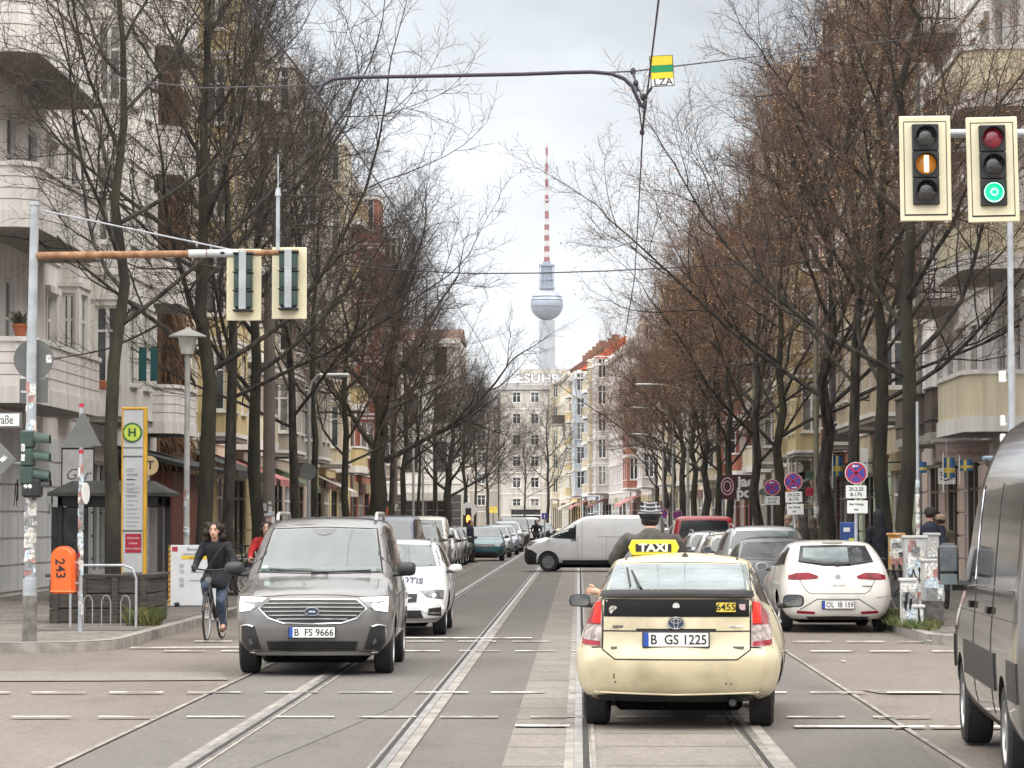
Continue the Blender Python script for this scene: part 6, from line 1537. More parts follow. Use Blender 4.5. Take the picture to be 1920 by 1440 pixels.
def signal_head(loc, lit, rz=0.0, label='', tilt=0.0, group=None, back=False):
    """three-lens signal on a cream target board; local -y faces the drivers"""
    t = thing('traffic_light', label, 'traffic light', loc, rz, group); t.rotation_euler = (0, tilt, rz)
    mb = MB(); mb.cbox((0, 0, 0), (.475, .02, .98), .018); mb.build('target_board', CREAMP, t)
    mb = MB(); w, h, q = .2, .44, .007
    for x0, x1, z0, z1 in ((-w, w, h - q, h), (-w, w, -h, -h + q + .008), (-w, -w + q, -h, h), (w - q, w, -h, h)): mb.box(x0, x1, -.0125, -.0105, z0, z1)
    mb.build('board_stripe', INK, t)
    mb = MB()
    for k in (-1, 0, 1): mb.cbox((0, -.03, k * .252 + .035), (.245, .05, .248), .008)
    mb.m = 1
    for k in (-1, 0, 1): mb.cbox((0, .10, k * .252 + .035), (.25, .16, .246), .03)
    mb.build('housing', [BLACKP, SGREEN], t)
    for k, nme in ((1, 'red'), (0, 'amber'), (-1, 'green')):
        z = k * .252 + .035
        mb = MB(); mb.M = T(0, -.056, z) @ RX(math.pi / 2); R = .1
        mb.lathe([(R * 1.06, 0), (R * 1.06, .012), (R * 1.0, .012), (R * .97, -.004)], 28)
        lens = {'red': M('dark red lens', (.20, .008, .02), .15, var=.4, sc=20, coat=1), 'amber': M('dark lens', (.025, .024, .024), .15, var=.5, sc=20, coat=1), 'green': M('dark lens', (.025, .024, .024), .15)}[nme]
        if lit == 'arrow': lens = M('dark lens', (.025, .024, .024), .15)
        if lit == nme: lens = M('lit green lens', (.02, .35, .16), .2, var=.12, sc=30, emit=.95, ecol=(.0, .85, .30))
        b2 = MB(); b2.M = T(0, -.056, z) @ RX(math.pi / 2); b2.lathe([(R * .96, -.002), (R * .8, .012), (R * .45, .022), (.002, .026)], 28)
        ho = mb.build('lens_ring', BLACKP, t, 40); b2.build('lens', lens, ho, 60)
        if lit == nme:
            b3 = MB(); b3.M = T(0, -.0575, z) @ RX(math.pi / 2)
            for rr_ in (.088,): b3.tube([(rr_ * math.cos(a), rr_ * math.sin(a), .01) for a in [2 * math.pi * i / 28 for i in range(29)]], .004, 5, cap=False)
            b3.tube([(.03 * math.cos(a), .03 * math.sin(a), .026) for a in [2 * math.pi * i / 20 for i in range(21)]], .004, 5, cap=False)
            b3.build('lens_pattern', M('bright lens ring', (.6, .9, .8), .2, var=0, emit=1.6, ecol=(.55, 1, .8)), ho)
        if lit == 'arrow' and k == 0:
            b2 = MB(); b2.M = T(0, -.0565, z) @ RX(math.pi / 2); b2.lathe([(R * .955, -.0015), (R * .8, .0135), (R * .45, .0235), (.002, .0275)], 28); b2.build('lens', M('amber glow lens', (.25, .09, .01), .2, var=.1, emit=.25, ecol=(.6, .22, .02)), ho, 60)
            b3 = MB(); b3.cbox((0, -.088, z), (.042, .01, .155), .008); b3.build('lit_bar', M('lit amber bar', (.9, .75, .4), .2, var=0, emit=2.6, ecol=(1, .78, .36)), ho)
        # half hood
        b4 = MB(); n = 16; vs = []
        for e, yy in ((1.07, -.05), (1.02, -.13)):
            for i in range(n + 1):
                a = math.pi * (-.05 + 1.1 * i / n); vs.append((R * e * math.cos(a), yy if i not in (0, n) or yy > -.06 else yy + .05, z + R * e * math.sin(a)))
        b4.add(vs, [(i, i + 1, n + 2 + i, n + 1 + i) for i in range(n)]); b4.build('lens_hood', BLACKP, ho)
    return t
GS = 'signals hanging from the overhead arms'
p = at(1735, 316, 27.7); signal_head(p, 'arrow', .01, 'overhead traffic light with a lit amber bar on a cream board', rad(-.6), GS)
p2 = at(1861, 318, 27.7); signal_head(p2, 'green', .01, 'overhead traffic light showing lit green on a cream board', rad(-1.2), GS)
# mast and arm for them: the mast stands at the kerb, out of the picture behind the van
t = thing('signal_mast', 'grey signal arm carrying the amber and green traffic lights from the right', 'mast', (p2.x + 2.6, p2.y + .25, 0))
mb = MB(); mb.tube([(0, 0, 0), (0, 0, 1.2), (0, 0, 5.6)], [.085, .085, .07], 14); mb.build('pole', GALV, t, 40)
mb = MB(); mb.tube([(0, 0, p2.z + .36), (p.x - p2.x - 2.62, .0, p.z + .36)], [.05, .04], 10); mb.build('arm', GALV, t, 40)
mb = MB(); mb.cyl((0, 0, 5.55), (-2.5, 0, p2.z + .38), .012, 6); mb.build('stay_rod', GALV, t)
# grey pole with sensor boxes behind (right)
q = at(1898, 972, 44)
t = thing('sensor_pole', 'slim grey pole with white sensor boxes beside the yellow balconies', 'pole', (q.x, 44, KH))
mb = MB(); mb.tube([(0, 0, 0), (0, 0, 4.2), (0, 0, 4.4), (0, 0, 6.2)], [.055, .055, .045, .045], 12); mb.build('pole', GALV, t, 40)
for zz, w_, h_ in ((3.75, .10, .17), (3.1, .07, .16), (2.85, .08, .12)):
    mb = MB(); mb.cbox((-.13, 0, zz), (w_, .08, h_), .012); mb.tube([(-.06, 0, zz - .05), (-.13, 0, zz - .05)], .015, 6); mb.build('sensor_box', SIGNW, t)
mb = MB(); mb.cyl((-.15, 0, 3.83), (-.15, 0, 4.05), .008, 6); mb.build('antenna', BLACKP, t)
mb = MB(); mb.cbox((-.22, -.05, 2.55), (.42, .3, .07), .02); mb.m = 1; mb.cbox((-.3, -.2, 2.48), (.2, .2, .12), .03); mb.build('camera_box', [M('blue grey box', (.12, .17, .2), .5), BLACKP], t)

# left mast with the two signals seen from behind
Y0 = 40.6
def lm(px, py): return at(px, py, Y0)
b = gnd(57, 1220, KH); b = Vector((Xat(57, Y0), Y0, KH))
t = thing('signal_mast', 'sticker-covered grey signal mast with a rusty arm at the left corner', 'mast', b)
top = lm(61, 385)
mb = MB(); mb.tube([(0, 0, 0), (0, 0, .85), (0, 0, .86), (0, 0, 3.9), (.03, 0, top.z - b.z)], [.098, .098, .075, .07, .058], 16); mb.m = 1; mb.tube([(0, 0, 0), (0, 0, .62)], [.101, .101], 16)
mb.m = 0; mb.cyl((.03, 0, top.z - b.z), (.03, 0, top.z - b.z + .05), .075, 14); mb.build('pole', [GALV, M('dirty dark grey pole base', (.14, .13, .12), .8, var=.3, sc=9)], t, 40)
a1 = lm(62, 480); a2 = lm(560, 473)
mb = MB(); mb.tube([a1 - b, (a1 + (a2 - a1) * .75) - b, a2 - b], [.055, .045, .04], 10); mb.build('arm', RUST, t, 40)
mb = MB()
for f in (.62, .69, .74): 
    c_ = a1 + (a2 - a1) * f - b; mb.tube([c_ - Vector((.12, 0, 0)), c_ + Vector((.12, 0, 0))], .056, 10)
mb.build('arm_sleeve', M('pale arm sleeve', (.45, .46, .46), .6), t, 40)
mb = MB(); mb.tube([lm(66, 392) - b, lm(440, 470) - b], .012, 5); mb.build('stay_rod', GALV, t)
mb = MB(); c_ = lm(521, 470) - b; mb.tube([c_, c_ + Vector((0, 0, .75))], .028, 8); mb.tube([c_ + Vector((0, 0, .75)), c_ + Vector((.0, 0, .86))], [.045, .03], 8); mb.tube([c_ + Vector((0, 0, .86)), c_ + Vector((0, 0, 1.32))], .010, 6); mb.build('antenna', GALV, t, 40)
stickers(t, 0, 0, .076, .9, 2.15, 60, 5); stickers(t, 0, 0, .071, 2.3, 3.6, 14, 6)
for px in (457.5, 542.5):
    q = lm(px, 534 if px < 500 else 531)
    o = signal_head(q - Vector((0, .0, 0)), 'none', math.pi, 'left of the two rear-facing overhead signals on the rusty arm' if px < 500 else 'right of the two rear-facing overhead signals on the rusty arm', 0, GS)
    mb = MB(); mb.cbox((0, .20, .05), (.10, .03, .80), .01); mb.build('mounting_rail', GALV, o)
    mb = MB()
    for z in (-.36, -.09, .16, .42): mb.cbox((0, .10, z), (.275, .17, .03), .01)
    mb.build('housing_joint', BLACKP, o)
# signs on that mast
def sign_disc(name, label, cat, loc, r, mats, rz=0, square=None, tri=None):
    t = thing(name, label, cat, loc, rz); mb = MB()
    if square: mb.cbox((0, 0, 0), (square[0], .012, square[1]), .005)
    elif tri: mb.M = RX(math.pi / 2); mb.prism([(-tri, -tri * .62), (tri, -tri * .62), (.03, tri * 1.12), (-.03, tri * 1.12)], -.006, .006)
    else: mb.M = RX(math.pi / 2); mb.lathe([(r, -.006), (r, .006)], 36)
    mb.M = Matrix.Identity(4); mb.build('plate', mats, t, 40)
    return t
q = lm(61, 673); t = sign_disc('road_sign', 'round grey sign back with one sticker on the left signal mast', 'sign', q + Vector((0, .09, 0)), .275, SIGNB)
mb = MB(); mb.box(.17, .245, -.012, -.008, -.05, .06); mb.build('sticker', STK[0], t)
q = lm(61, 732); t = sign_disc('road_sign', 'small square grey sign back below the round one on the mast', 'sign', q + Vector((0, .09, 0)), 0, SIGNB, square=(.39, .33))
mb = MB(); mb.box(-.17, -.09, -.012, -.008, -.03, .0); mb.build('sticker', STK[0], t)
q = lm(14, 788); t = sign_disc('street_name_sign', 'white street name plate ending in black letters at the left edge', 'sign', q + Vector((-.15, -.09, 0)), 0, SIGNW, square=(.66, .17))
mb = MB(); mb.box(-.36, .36, .008, .03, -.105, .105); mb.build('frame', SIGNB, t)
lettering('raße', .17, 'lettering', INK, t, T(.25, -.0075, .0) @ UPR, .0005, align='RIGHT', sx=.72)
q = lm(-16, 862); t = sign_disc('direction_sign', 'grey lozenge sign with stickers at the left picture edge', 'sign', q + Vector((0, -.02, 0)), 0, M('faded grey sign', (.17, .17, .165), .6), square=(.5, .5)); t.rotation_euler = (0, rad(45), 0)
stickers_flat(t, .4, .4, -.008, -.2, 5, 9)
q = lm(12, 866); mb = MB(); mb.cyl((q.x - .3, Y0 + .05, lm(12, 869).z), (b.x, Y0 + .05, lm(12, 869).z), .018, 8); tag(mb.build('sign_bracket', GALV), 'thin grey bracket pipe from the lozenge sign to the mast', 'bracket')
# side-on signal with hoods on the mast
q = lm(52, 858); t = thing('traffic_light', 'green side-on traffic light with three hoods on the left mast', 'traffic light', q + Vector((0, -.14, 0)), 0)
mb = MB()
for k in (-1, 0, 1): mb.cbox((.03, 0, k * .245), (.17, .26, .24), .02)
mb.build('housing', SGREEN, t)
for k in (-1, 0, 1):
    mb = MB(); n = 12; vs = []
    for xx, e in ((.115, 1.0), (.33, .92)):
        for i in range(n + 1):
            a = math.pi * (-.1 + 1.2 * i / n); vs.append((xx, .1 * e * math.cos(a), k * .245 + .105 * e * math.sin(a) - (.0 if xx < .2 else .03)))
    mb.add(vs, [(i, i + 1, n + 2 + i, n + 1 + i) for i in range(n)]); mb.build('lens_hood', SGREEN, t)
for z0_, z1_ in ((.08, .18), (-.05, .04)): mb = MB(); mb.box(-.04, .01, -.133, -.1305, z0_, z1_); mb.build('sticker', STK[0], t)
q = lm(57, 915); t = thing('pedestrian_signal', 'black pedestrian signal below the green one with a heart sticker', 'traffic light', q + Vector((.0, -.13, 0)), 0)
mb = MB(); mb.cbox((.05, 0, -.0), (.26, .24, .26), .03); mb.build('housing', BLACKP, t)
mb = MB(); n = 10; vs = []
for xx, e in ((.18, 1.0), (.3, 1.0)):
    for i in range(n + 1):
        a = math.pi * (-.0 + 1.0 * i / n); vs.append((xx, .1 * e * math.cos(a), .02 + .1 * e * math.sin(a)))
mb.add(vs, [(i, i + 1, n + 2 + i, n + 1 + i) for i in range(n)]); mb.build('lens_hood', BLACKP, t)
for x in (-.02, .04): mb = MB(); mb.ball((x, -.125, .02), (.028, .008, .03), 8, 6); mb.build('sticker', STK[0], t)

# red and white sign pole with a triangular sign back, orange bin
Y1 = 44.0
b1 = Vector((Xat(151.5, Y1), Y1, KH))
t = thing('sign_pole', 'thin sticker-covered pole with red bands beside the orange bin', 'pole', b1)
zt = at(152, 757, Y1).z - KH
mb = MB(); mb.tube([(0, 0, 0), (0, 0, zt)], .034, 12); mb.build('pole', GALV, t, 40)
mb = MB()
for py in (760, 847, 881, 1040): z = at(152, py, Y1).z - KH; mb.tube([(0, 0, z - .03), (0, 0, z + .03)], .0365, 12)
mb.build('red_band', M('red tape', (.4, .02, .05), .6), t, 40)
stickers(t, 0, 0, .0352, .2, 2.35, 46, 12, (.04, .07), (.05, .2)); 
q = at(156, 812, Y1); t = sign_disc('road_sign', 'triangular grey sign back on the thin pole with red bands', 'sign', (b1.x + .03, Y1 - .05, q.z - .02), 0, SIGNB, tri=.275); 
q = at(160, 925, Y1); t = sign_disc('road_sign', 'small pale round sign seen edge-on below the triangular sign', 'sign', (b1.x + .06, Y1 + .06, q.z), .16, SIGNW, rz=1.38)
Yb = Y1 - .02
q = at(120, 1068, Yb); t = thing('litter_bin', 'orange litter bin with black sprayed numerals on the thin pole', 'bin', (q.x, Yb, at(120, 1113, Yb).z), -.06)
w_, h_ = .175, .70
mb = MB(); prof = [(-w_, 0), (w_, 0)] + [(w_ * math.cos(a), h_ - w_ + w_ * math.sin(a)) for a in [math.pi * i / 14 for i in range(15)]]
mb.M = RX(math.pi / 2); mb.prism(prof, -.13, .13); bm_ = bmesh.new(); me = mb.mesh('body', ORNG)
bm_.from_mesh(me); bmesh.ops.bevel(bm_, geom=[e for e in bm_.edges if len(e.link_faces) == 2 and e.calc_face_angle() > 1.2], offset=.035, segments=3, affect='EDGES'); bm_.to_mesh(me); bm_.free()
for p_ in me.polygons: p_.use_smooth = True
me.set_sharp_from_angle(angle=rad(40)); obj('body', me, t)
mb = MB(); mb.cbox((0, -.005, .03), (w_ * 2.06, .275, .03), .012); mb.build('bottom_rim', ORNG, t)
lettering('243', .2, 'graffiti', INK, t, T(-.03, -.1325, .37) @ UPR @ RZ(-math.pi / 2 + .06), .0006, bold=.004)
mb = MB(); mb.cbox((.19, .02, .45), (.06, .05, .04), .01); mb.cbox((.19, .02, .15), (.06, .05, .04), .01); mb.build('bracket', GALV, t)
# timber planter round the first tree, bike hoops, cycle stand tube
pc = Vector((Xat(206, 48.5), 48.5, KH))
t = thing('timber_planter', 'dark weathered timber tree planter at the left corner', 'planter', pc)
WOODD = M('dark planter timber', (.045, .038, .032), .85, var=.4, sc=5, stretch=(.6, .6, 6))
mb = MB()
for yy in (-1.0, 1.0):
    for k in range(3): mb.cbox((0, yy, .12 + k * .235), (1.5, .07, .222), .012)
for xx in (-.76, .76):
    for k in range(3): mb.cbox((xx, 0, .12 + k * .235), (.07, 2.1, .222), .012)
mb.build('boards', WOODD, t)
for xx in (-.7, -.25, .25, .7): mb = MB(); mb.cbox((xx, -1.05, .37), (.1, .05, .76), .01); mb.build('post', WOODD, t)
mb = MB(); mb.cbox((0, -1.0, .76), (1.72, .16, .05), .01); mb.cbox((.78, 0, .762), (.16, 1.9, .05), .01); mb.cbox((-.78, 0, .762), (.16, 1.9, .05), .01); mb.build('coping', WOODD, t)
mb = MB(); mb.box(-.72, .72, -.96, .96, 0, .66); mb.build('soil', M('dark soil', (.03, .024, .018), .95, var=.4, sc=9, bump=1), t)
for i, (px, w_, hpx) in enumerate(((133, .55, 0), (0, 0, 0))):
    if not w_: continue
for i, px in enumerate((166, 200, 236)):
    Yh = 46.2; x = Xat(px, Yh); t = thing('bike_hoop', ('left', 'middle', 'right')[i] + ' of three thin grey bicycle hoops before the planter', 'bike stand', (x, Yh, KH)); mb = MB()
    mb.tube([(-.07, 0, -.05), (-.07, 0, .38), (-.04, 0, .46), (.0, 0, .48), (.04, 0, .46), (.07, 0, .38), (.07, 0, -.05)], .009, 6); mb.build('tube', LAMPG, t, 60)
x0_, x1_ = Xat(133, 45.6), Xat(256, 45.6); t = thing('guard_rail', 'tall thin steel guard hoop in front of the planter', 'rail', ((x0_ + x1_) / 2, 45.6, KH)); hw = (x1_ - x0_) / 2; hh = at(200, 1060, 45.6).z - KH
mb = MB(); mb.tube([(-hw, 0, -.05), (-hw, 0, hh - .2), (-hw + .06, 0, hh - .05), (-hw + .2, 0, hh), (hw - .2, 0, hh), (hw - .06, 0, hh - .05), (hw, 0, hh - .2), (hw, 0, -.05)], .02, 8); mb.build('tube', GALV, t, 60)
# weeds
GRASS = M('weed grass', (.05, .075, .02), .9, var=.0, sc=3, col2=(.13, .12, .04))
def grass(label, cx, cy, rx, ry, n, h, seed, cat='grass'):
    rr = random.Random(seed); mb = MB()
    for i in range(n):
        a = rr.uniform(0, 6.28); q = math.sqrt(rr.random()); x = cx + rx * q * math.cos(a); y = cy + ry * q * math.sin(a); l = h * rr.uniform(.4, 1.1); b_ = rr.uniform(0, 6.28); w_ = .008
        dx, dy = math.cos(b_), math.sin(b_); k = l * rr.uniform(.2, .9)
        mb.add([(x - dy * w_, y + dx * w_, KH), (x + dy * w_, y - dx * w_, KH), (x + dx * k * .4 + dy * w_ * .7, y + dy * k * .4 - dx * w_ * .7, KH + l * .6), (x + dx * k, y + dy * k, KH + l)], [(0, 1, 2), (0, 2, 3)])
    return tag(mb.build('weeds', GRASS), label, cat, kind='stuff')
grass('tuft of green weeds at the right foot of the timber planter', Xat(270, 46.6), 46.6, .26, .5, 420, .3, 1)
grass('grass verge beside the white hatchback and the utility cabinets', Xat(1690, 48.5), 48.8, .42, 4.2, 2600, .16, 2)

# stop pylon of the tram
Yp = 56.6
t = thing('stop_sign_pillar', 'yellow framed tram stop pillar with a green H disc behind the planter tree', 'sign', (Xat(251, Yp), Yp, KH), .0)
H_ = at(250, 766, Yp).z - KH; W_ = .46
mb = MB(); mb.cbox((0, 0, H_ / 2), (W_, .12, H_), .03); mb.build('body', M('pale pillar panel', (.5, .51, .52), .5, var=.05), t)
mb = MB(); mb.cbox((W_ / 2 - .02, -.002, H_ / 2), (.07, .15, H_ + .02), .02); mb.cbox((-W_ / 2 + .012, -.002, H_ / 2), (.03, .15, H_ + .02), .01); mb.cbox((0, -.002, H_), (W_ + .02, .15, .05), .015); mb.build('frame', YELF, t)
mb = MB(); mb.M = T(-.03, -.066, H_ - .46) @ RX(math.pi / 2)
mb.lathe([(.19, 0), (.19, .008)], 32); mb.m = 1; mb.lathe([(.155, .001), (.155, .011)], 32); hd = mb.build('stop_disc', [M('dark green ring', (.03, .14, .03), .5), M('yellow green disc', (.5, .62, .08), .5)], t, 40)
lettering('H', .21, 'lettering', M('dark green letter', (.02, .1, .02), .5), hd, T(-.03, -.079, H_ - .465) @ UPR, .001, bold=.008, sx=1.05)
mb = MB()
for z0_, z1_ in ((1.42, 1.45), (2.83, 2.86), (.62, .65), (3.0, 3.02)): mb.box(-W_ / 2 + .03, W_ / 2 - .06, -.066, -.062, z0_, z1_)
mb.build('panel_edge', SIGNB, t)
mb = MB(); mb.box(-.15, .155, -.069, -.062, 1.02, 1.38); mb.build('red_notice', M('red notice', (.36, .012, .04), .5), t)
for i, tx in enumerate(('Haltestelle', 'bedient', 'nicht bedient')): lettering(tx, .055, 'lettering', SIGNW, t, T(0, -.0705, 1.30 - i * .1) @ UPR, .0005)
mb = MB()
for i in range(14): mb.box(-.13, RNG.uniform(.0, .12), -.0665, -.062, 1.52 + i * .08, 1.535 + i * .08)
for i in range(6): mb.box(-.13, RNG.uniform(.0, .12), -.0665, -.062, 2.1 + i * .1, 2.12 + i * .1)
mb.build('timetable', M('grey timetable print', (.32, .33, .35), .6), t)
mb = MB(); mb.box(-.12, .13, -.070, -.0625, .26, .56); mb.build('operator_badge', M('yellow badge', (.75, .47, .02), .5), t)
lettering('BVG', .15, 'lettering', INK, t, T(.005, -.0715, .35) @ UPR, .0005, bold=.004)
mb = MB(); mb.box(-W_ / 2 + .03, W_ / 2 - .06, -.0665, -.0625, .02, .22); mb.build('base_panel', SIGNW, t); scrawl(t, .36, .17, -.0665, .12, 77, n=3)
Yk = 60.5; t = sign_disc('round_sign', 'cream round taxi stand disc behind the tram stop pillar', 'sign', at(279, 873, Yk), .20, M('cream disc', (.58, .44, .24), .5)); lettering('T', .24, 'lettering', INK, t, T(.03, -.0075, 0) @ UPR, .0005, bold=.005)
mb = MB(); mb.cyl((-.02, .04, .2), (-.02, .04, -2.7), .03, 8); mb.build('pole', GALV, t)
# shelter
Ys = 61; x0_, x1_ = Xat(112, Ys), Xat(316, Ys)
t = thing('bus_shelter', 'dark framed glass tram shelter with a flared roof behind the planter', 'shelter', ((x0_ + x1_) / 2, Ys, KH)); hw = (x1_ - x0_) / 2
zr = at(200, 915, Ys).z - KH
mb = MB(); mb.add([(-hw - .1, -.9, zr - .1), (hw + .1, -.9, zr - .1), (hw + .1, .9, zr - .1), (-hw - .1, .9, zr - .1), (-hw * .7, -.5, zr + .14), (hw * .7, -.5, zr + .14), (hw * .7, .5, zr + .14), (-hw * .7, .5, zr + .14), (-hw - .1, -.9, zr - .17), (hw + .1, -.9, zr - .17), (hw + .1, .9, zr - .17), (-hw - .1, .9, zr - .17)],
   [(0, 1, 5, 4), (1, 2, 6, 5), (2, 3, 7, 6), (3, 0, 4, 7), (4, 5, 6, 7), (8, 9, 1, 0), (9, 10, 2, 1), (10, 11, 3, 2), (11, 8, 0, 3), (11, 10, 9, 8)]); mb.build('roof', M('grey shelter roof', (.045, .045, .043), .7, var=.3), t)
DK = M('dark shelter frame', (.02, .021, .022), .5)
mb = MB()
for x in (-hw + .1, -hw * .2, hw * .45, hw - .1): mb.cbox((x, .6, zr / 2), (.1, .1, zr), .01)
for x in (-hw + .1, hw - .1): mb.cbox((x, -.5, zr / 2), (.1, .1, zr), .01)
mb.cbox((0, .6, zr - .28), (2 * hw - .1, .1, .22), .01); mb.cbox((0, -.5, zr - .28), (2 * hw - .1, .1, .2), .01); mb.cbox((0, .6, .35), (2 * hw - .1, .08, .1), .01); mb.build('frame', DK, t)
GLT = bpy.data.materials.new('shelter glass'); GLT.use_nodes = True
_b = GLT.node_tree.nodes['Principled BSDF']; _b.inputs['Base Color'].default_value = (.5, .55, .55, 1); _b.inputs['Roughness'].default_value = .05; _b.inputs['Alpha'].default_value = .28
mb = MB(); mb.box(-hw + .15, hw - .15, .59, .60, .4, zr - .4); mb.build('glass_panel', GLT, t)
mb = MB(); mb.cbox((0, .35, .45), (2 * hw * .7, .35, .05), .02); mb.build('bench', WOODD, t)
mb = MB(); mb.cbox((-hw + .28, -.42, 1.05), (.75, .05, 1.7), .01); mb.build('poster_panel', M('dark poster', (.03, .032, .035), .25, var=.5, sc=3), t)
# cafe sign board on the wall, small stool
t = sign_disc('cafe_sign', 'white framed cafe board with black script on the lilac house', 'sign', at(146, 876, 62), 0, M('off white board', (.56, .55, .53), .6), square=(.66, .8))
mb = MB()
for x0_, x1_, z0_, z1_ in ((-.34, .34, .37, .41), (-.34, .34, -.41, -.37), (-.345, -.32, -.4, .4), (.32, .345, -.4, .4)): mb.box(x0_, x1_, -.012, .0, z0_, z1_)
mb.build('frame', INK, t); lettering('Gar', .34, 'lettering', M('grey script', (.12, .12, .12), .6), t, T(.02, -.0075, -.16) @ UPR @ Matrix(((1, .35, 0, 0), (0, 1, 0, 0), (0, 0, 1, 0), (0, 0, 0, 1))), .0005)
mb = MB(); mb.cyl((-.3, .05, 0), (-.3, 1.0, 0), .02, 6); mb.build('bracket', INK, t)
Yq = at(40, 972, 64).y; t = thing('stool', 'dark plastic step stool at the lilac house wall', 'stool', (Xat(30, 66), 66, KH))
mb = MB(); mb.cbox((0, 0, .44), (.85, .35, .06), .02); mb.build('seat', BLACKP, t)
for x in (-.36, -.1, .1, .36):
    mb = MB(); mb.tube([(x * .9, -.12, .43), (x * 1.1, -.16, 0)], .035, 6); mb.tube([(x * .9, .12, .43), (x * 1.1, .16, 0)], .035, 6); mb.build('leg', BLACKP, t)
# mushroom lamp
Yl = 58; t = thing('street_lamp', 'old grey street lamp with a hat shaped lantern between the left trees', 'street lamp', (Xat(350, Yl), Yl, KH))
zl = at(350, 662, Yl).z - KH
mb = MB(); mb.tube([(0, 0, 0), (0, 0, 1.1), (0, 0, 1.15), (0, 0, zl)], [.075, .075, .06, .052], 14); mb.build('post', LAMPG, t, 40)
mb = MB(); mb.lathe([(.12, zl - .02), (.19, zl + .30), (.20, zl + .32)], 8); mb.build('lantern_glass', M('milky lantern glass', (.5, .49, .45), .3, var=.05), t)
mb = MB(); mb.lathe([(.37, zl + .315), (.36, zl + .34), (.16, zl + .43), (.06, zl + .47), (.04, zl + .5)], 28); mb.build('lamp_hat', LAMPG, t, 30)
stickers(t, 0, 0, .0625, 1.2, 2.3, 9, 21)
# advertising board
Ya = 56.3; q = at(349, 1098, Ya); t = thing('notice_board', 'white standing notice board with hazard striped edge behind the cyclist', 'board', (q.x + .13, Ya, KH), .12)
mb = MB(); mb.M = RX(-.12); mb.cbox((0, 0, .6), (.86, .03, 1.15), .008); mb.build('panel', M('white board', (.6, .61, .63), .5, var=.05), t)
mb = MB(); mb.M = RX(-.12)
for k in range(12): mb.quad((-.455, -.017, .06 + k * .095), (-.425, -.017, .10 + k * .095), (-.425, -.017, .145 + k * .095), (-.455, -.017, .105 + k * .095))
mb.build('hazard_stripe', INK, t); mb = MB(); mb.M = RX(-.12); mb.box(-.46, -.42, -.0165, .015, .03, 1.17); mb.build('edge_strip', YELF, t)
mb = MB(); mb.M = RX(-.12); mb.box(-.40, -.29, -.0185, -.0155, 1.05, 1.14); mb.build('red_mark', SIGNR, t)
mb = MB(); mb.M = RX(-.12); mb.box(-.22, .30, -.0185, -.0155, .90, .97); mb.build('yellow_bar', M('yellow print', (.7, .5, .02), .5), t)
for s_, z, x, sz in (('Baustelle', 1.09, .02, .075), ('Umleitung der Linie', 1.0, .04, .06), ('gesperrt', .935, .03, .055), ('Ersatzhaltestelle', .66, .1, .045), ('Richtung Zentrum', .5, .1, .045)):
    lettering(s_, sz, 'lettering', INK, t, RX(-.12) @ T(x, -.02, z) @ UPR, .0004)
mb = MB(); mb.M = RX(-.12)
for z in (.78, .68, .52, .42): mb.lathe([(0.001, 0), (.001, 0)], 3, False); mb.box(-.26, -.17, -.0182, -.0155, z - .05, z + .03)
mb.build('pictogram', M('grey print', (.35, .36, .37), .6), t)
mb = MB(); mb.cbox((-.3, .2, .05), (.1, .5, .08), .02); mb.cbox((.3, .2, .05), (.1, .5, .08), .02); mb.build('foot', BLACKP, t)
# concrete catenary mast with graffiti, further masts and lamp posts
def pole(name, label, cat, px, Y, r, ztop, mat, group=None, seed=None, arm=None):
    t = thing(name, label, cat, (Xat(px, Y), Y, KH), 0, group); mb = MB(); mb.tube([(0, 0, 0), (0, 0, ztop)], [r, r * .8], 14); mb.build('pole', mat, t, 40)
    if seed is not None: stickers(t, 0, 0, r * .99, .9, 2.2, 26, seed, (.06, .16), (.06, .2))
    if arm:
        mb = MB(); mb.tube([(0, 0, ztop), (arm * .25, 0, ztop + .25), (arm * .8, 0, ztop + .42), (arm, 0, ztop + .42)], .035, 8); mb.build('arm', LAMPG, t, 40)
        mb = MB(); mb.cbox((arm + (.35 if arm > 0 else -.35), 0, ztop + .42), (.8, .22, .1), .04); mb.m = 1; mb.cbox((arm + (.35 if arm > 0 else -.35), 0, ztop + .365), (.6, .16, .03), .01); mb.build('lamp_head', [M('pale lamp head', (.52, .52, .5), .5), HLAMP], t)
    return t
MASTC = M('brown grey mast paint', (.14, .118, .105), .8, var=.12, sc=2)
pole('catenary_mast', 'thick brown grey overhead line mast with torn posters between the left trees', 'mast', 504, 72, .16, 7.6, MASTC, 'overhead line masts', 31)
pole('catenary_mast', 'thinner brown grey mast beyond the thick one on the left pavement', 'mast', 738, 122, .17, 7.2, MASTC, 'overhead line masts', 33); pole('catenary_mast', 'grey mast in front of the white house at the left row end', 'mast', 816, 170, .15, 6.8, MASTC, 'overhead line masts')
pole('catenary_mast', 'slim brown mast behind the no stopping signs on the right', 'mast', 1531, 80, .075, 7.5, M('olive mast paint', (.17, .15, .11), .7), 'overhead line masts', 36)
pole('catenary_mast', 'slim grey mast at the scaffold on the right pavement', 'mast', 1415, 104, .09, 7.4, M('olive mast paint', (.17, .15, .11), .7), 'overhead line masts')
GLP = 'arm street lamps on the right'
for i, (px, Y, arm) in enumerate(((1290, 135, -1.6), (1262, 158, -1.5), (1243, 190, -1.4), (1150, 300, -1.5), (1128, 350, -1.3))):
    pole('arm_lamp', ('nearest', 'second nearest', 'middle', 'second farthest', 'farthest')[i] + ' of the curved arm street lamps reaching over the right parking row', 'street lamp', px, Y, .07, (7.3, 7.1, 6.6, 5.6, 5.6)[i], LAMPG, GLP, None, arm)
pole('arm_lamp', 'white topped street lamp between the left trees', 'street lamp', 579, 78, .06, 5.0, LAMPG, None, None, .3)
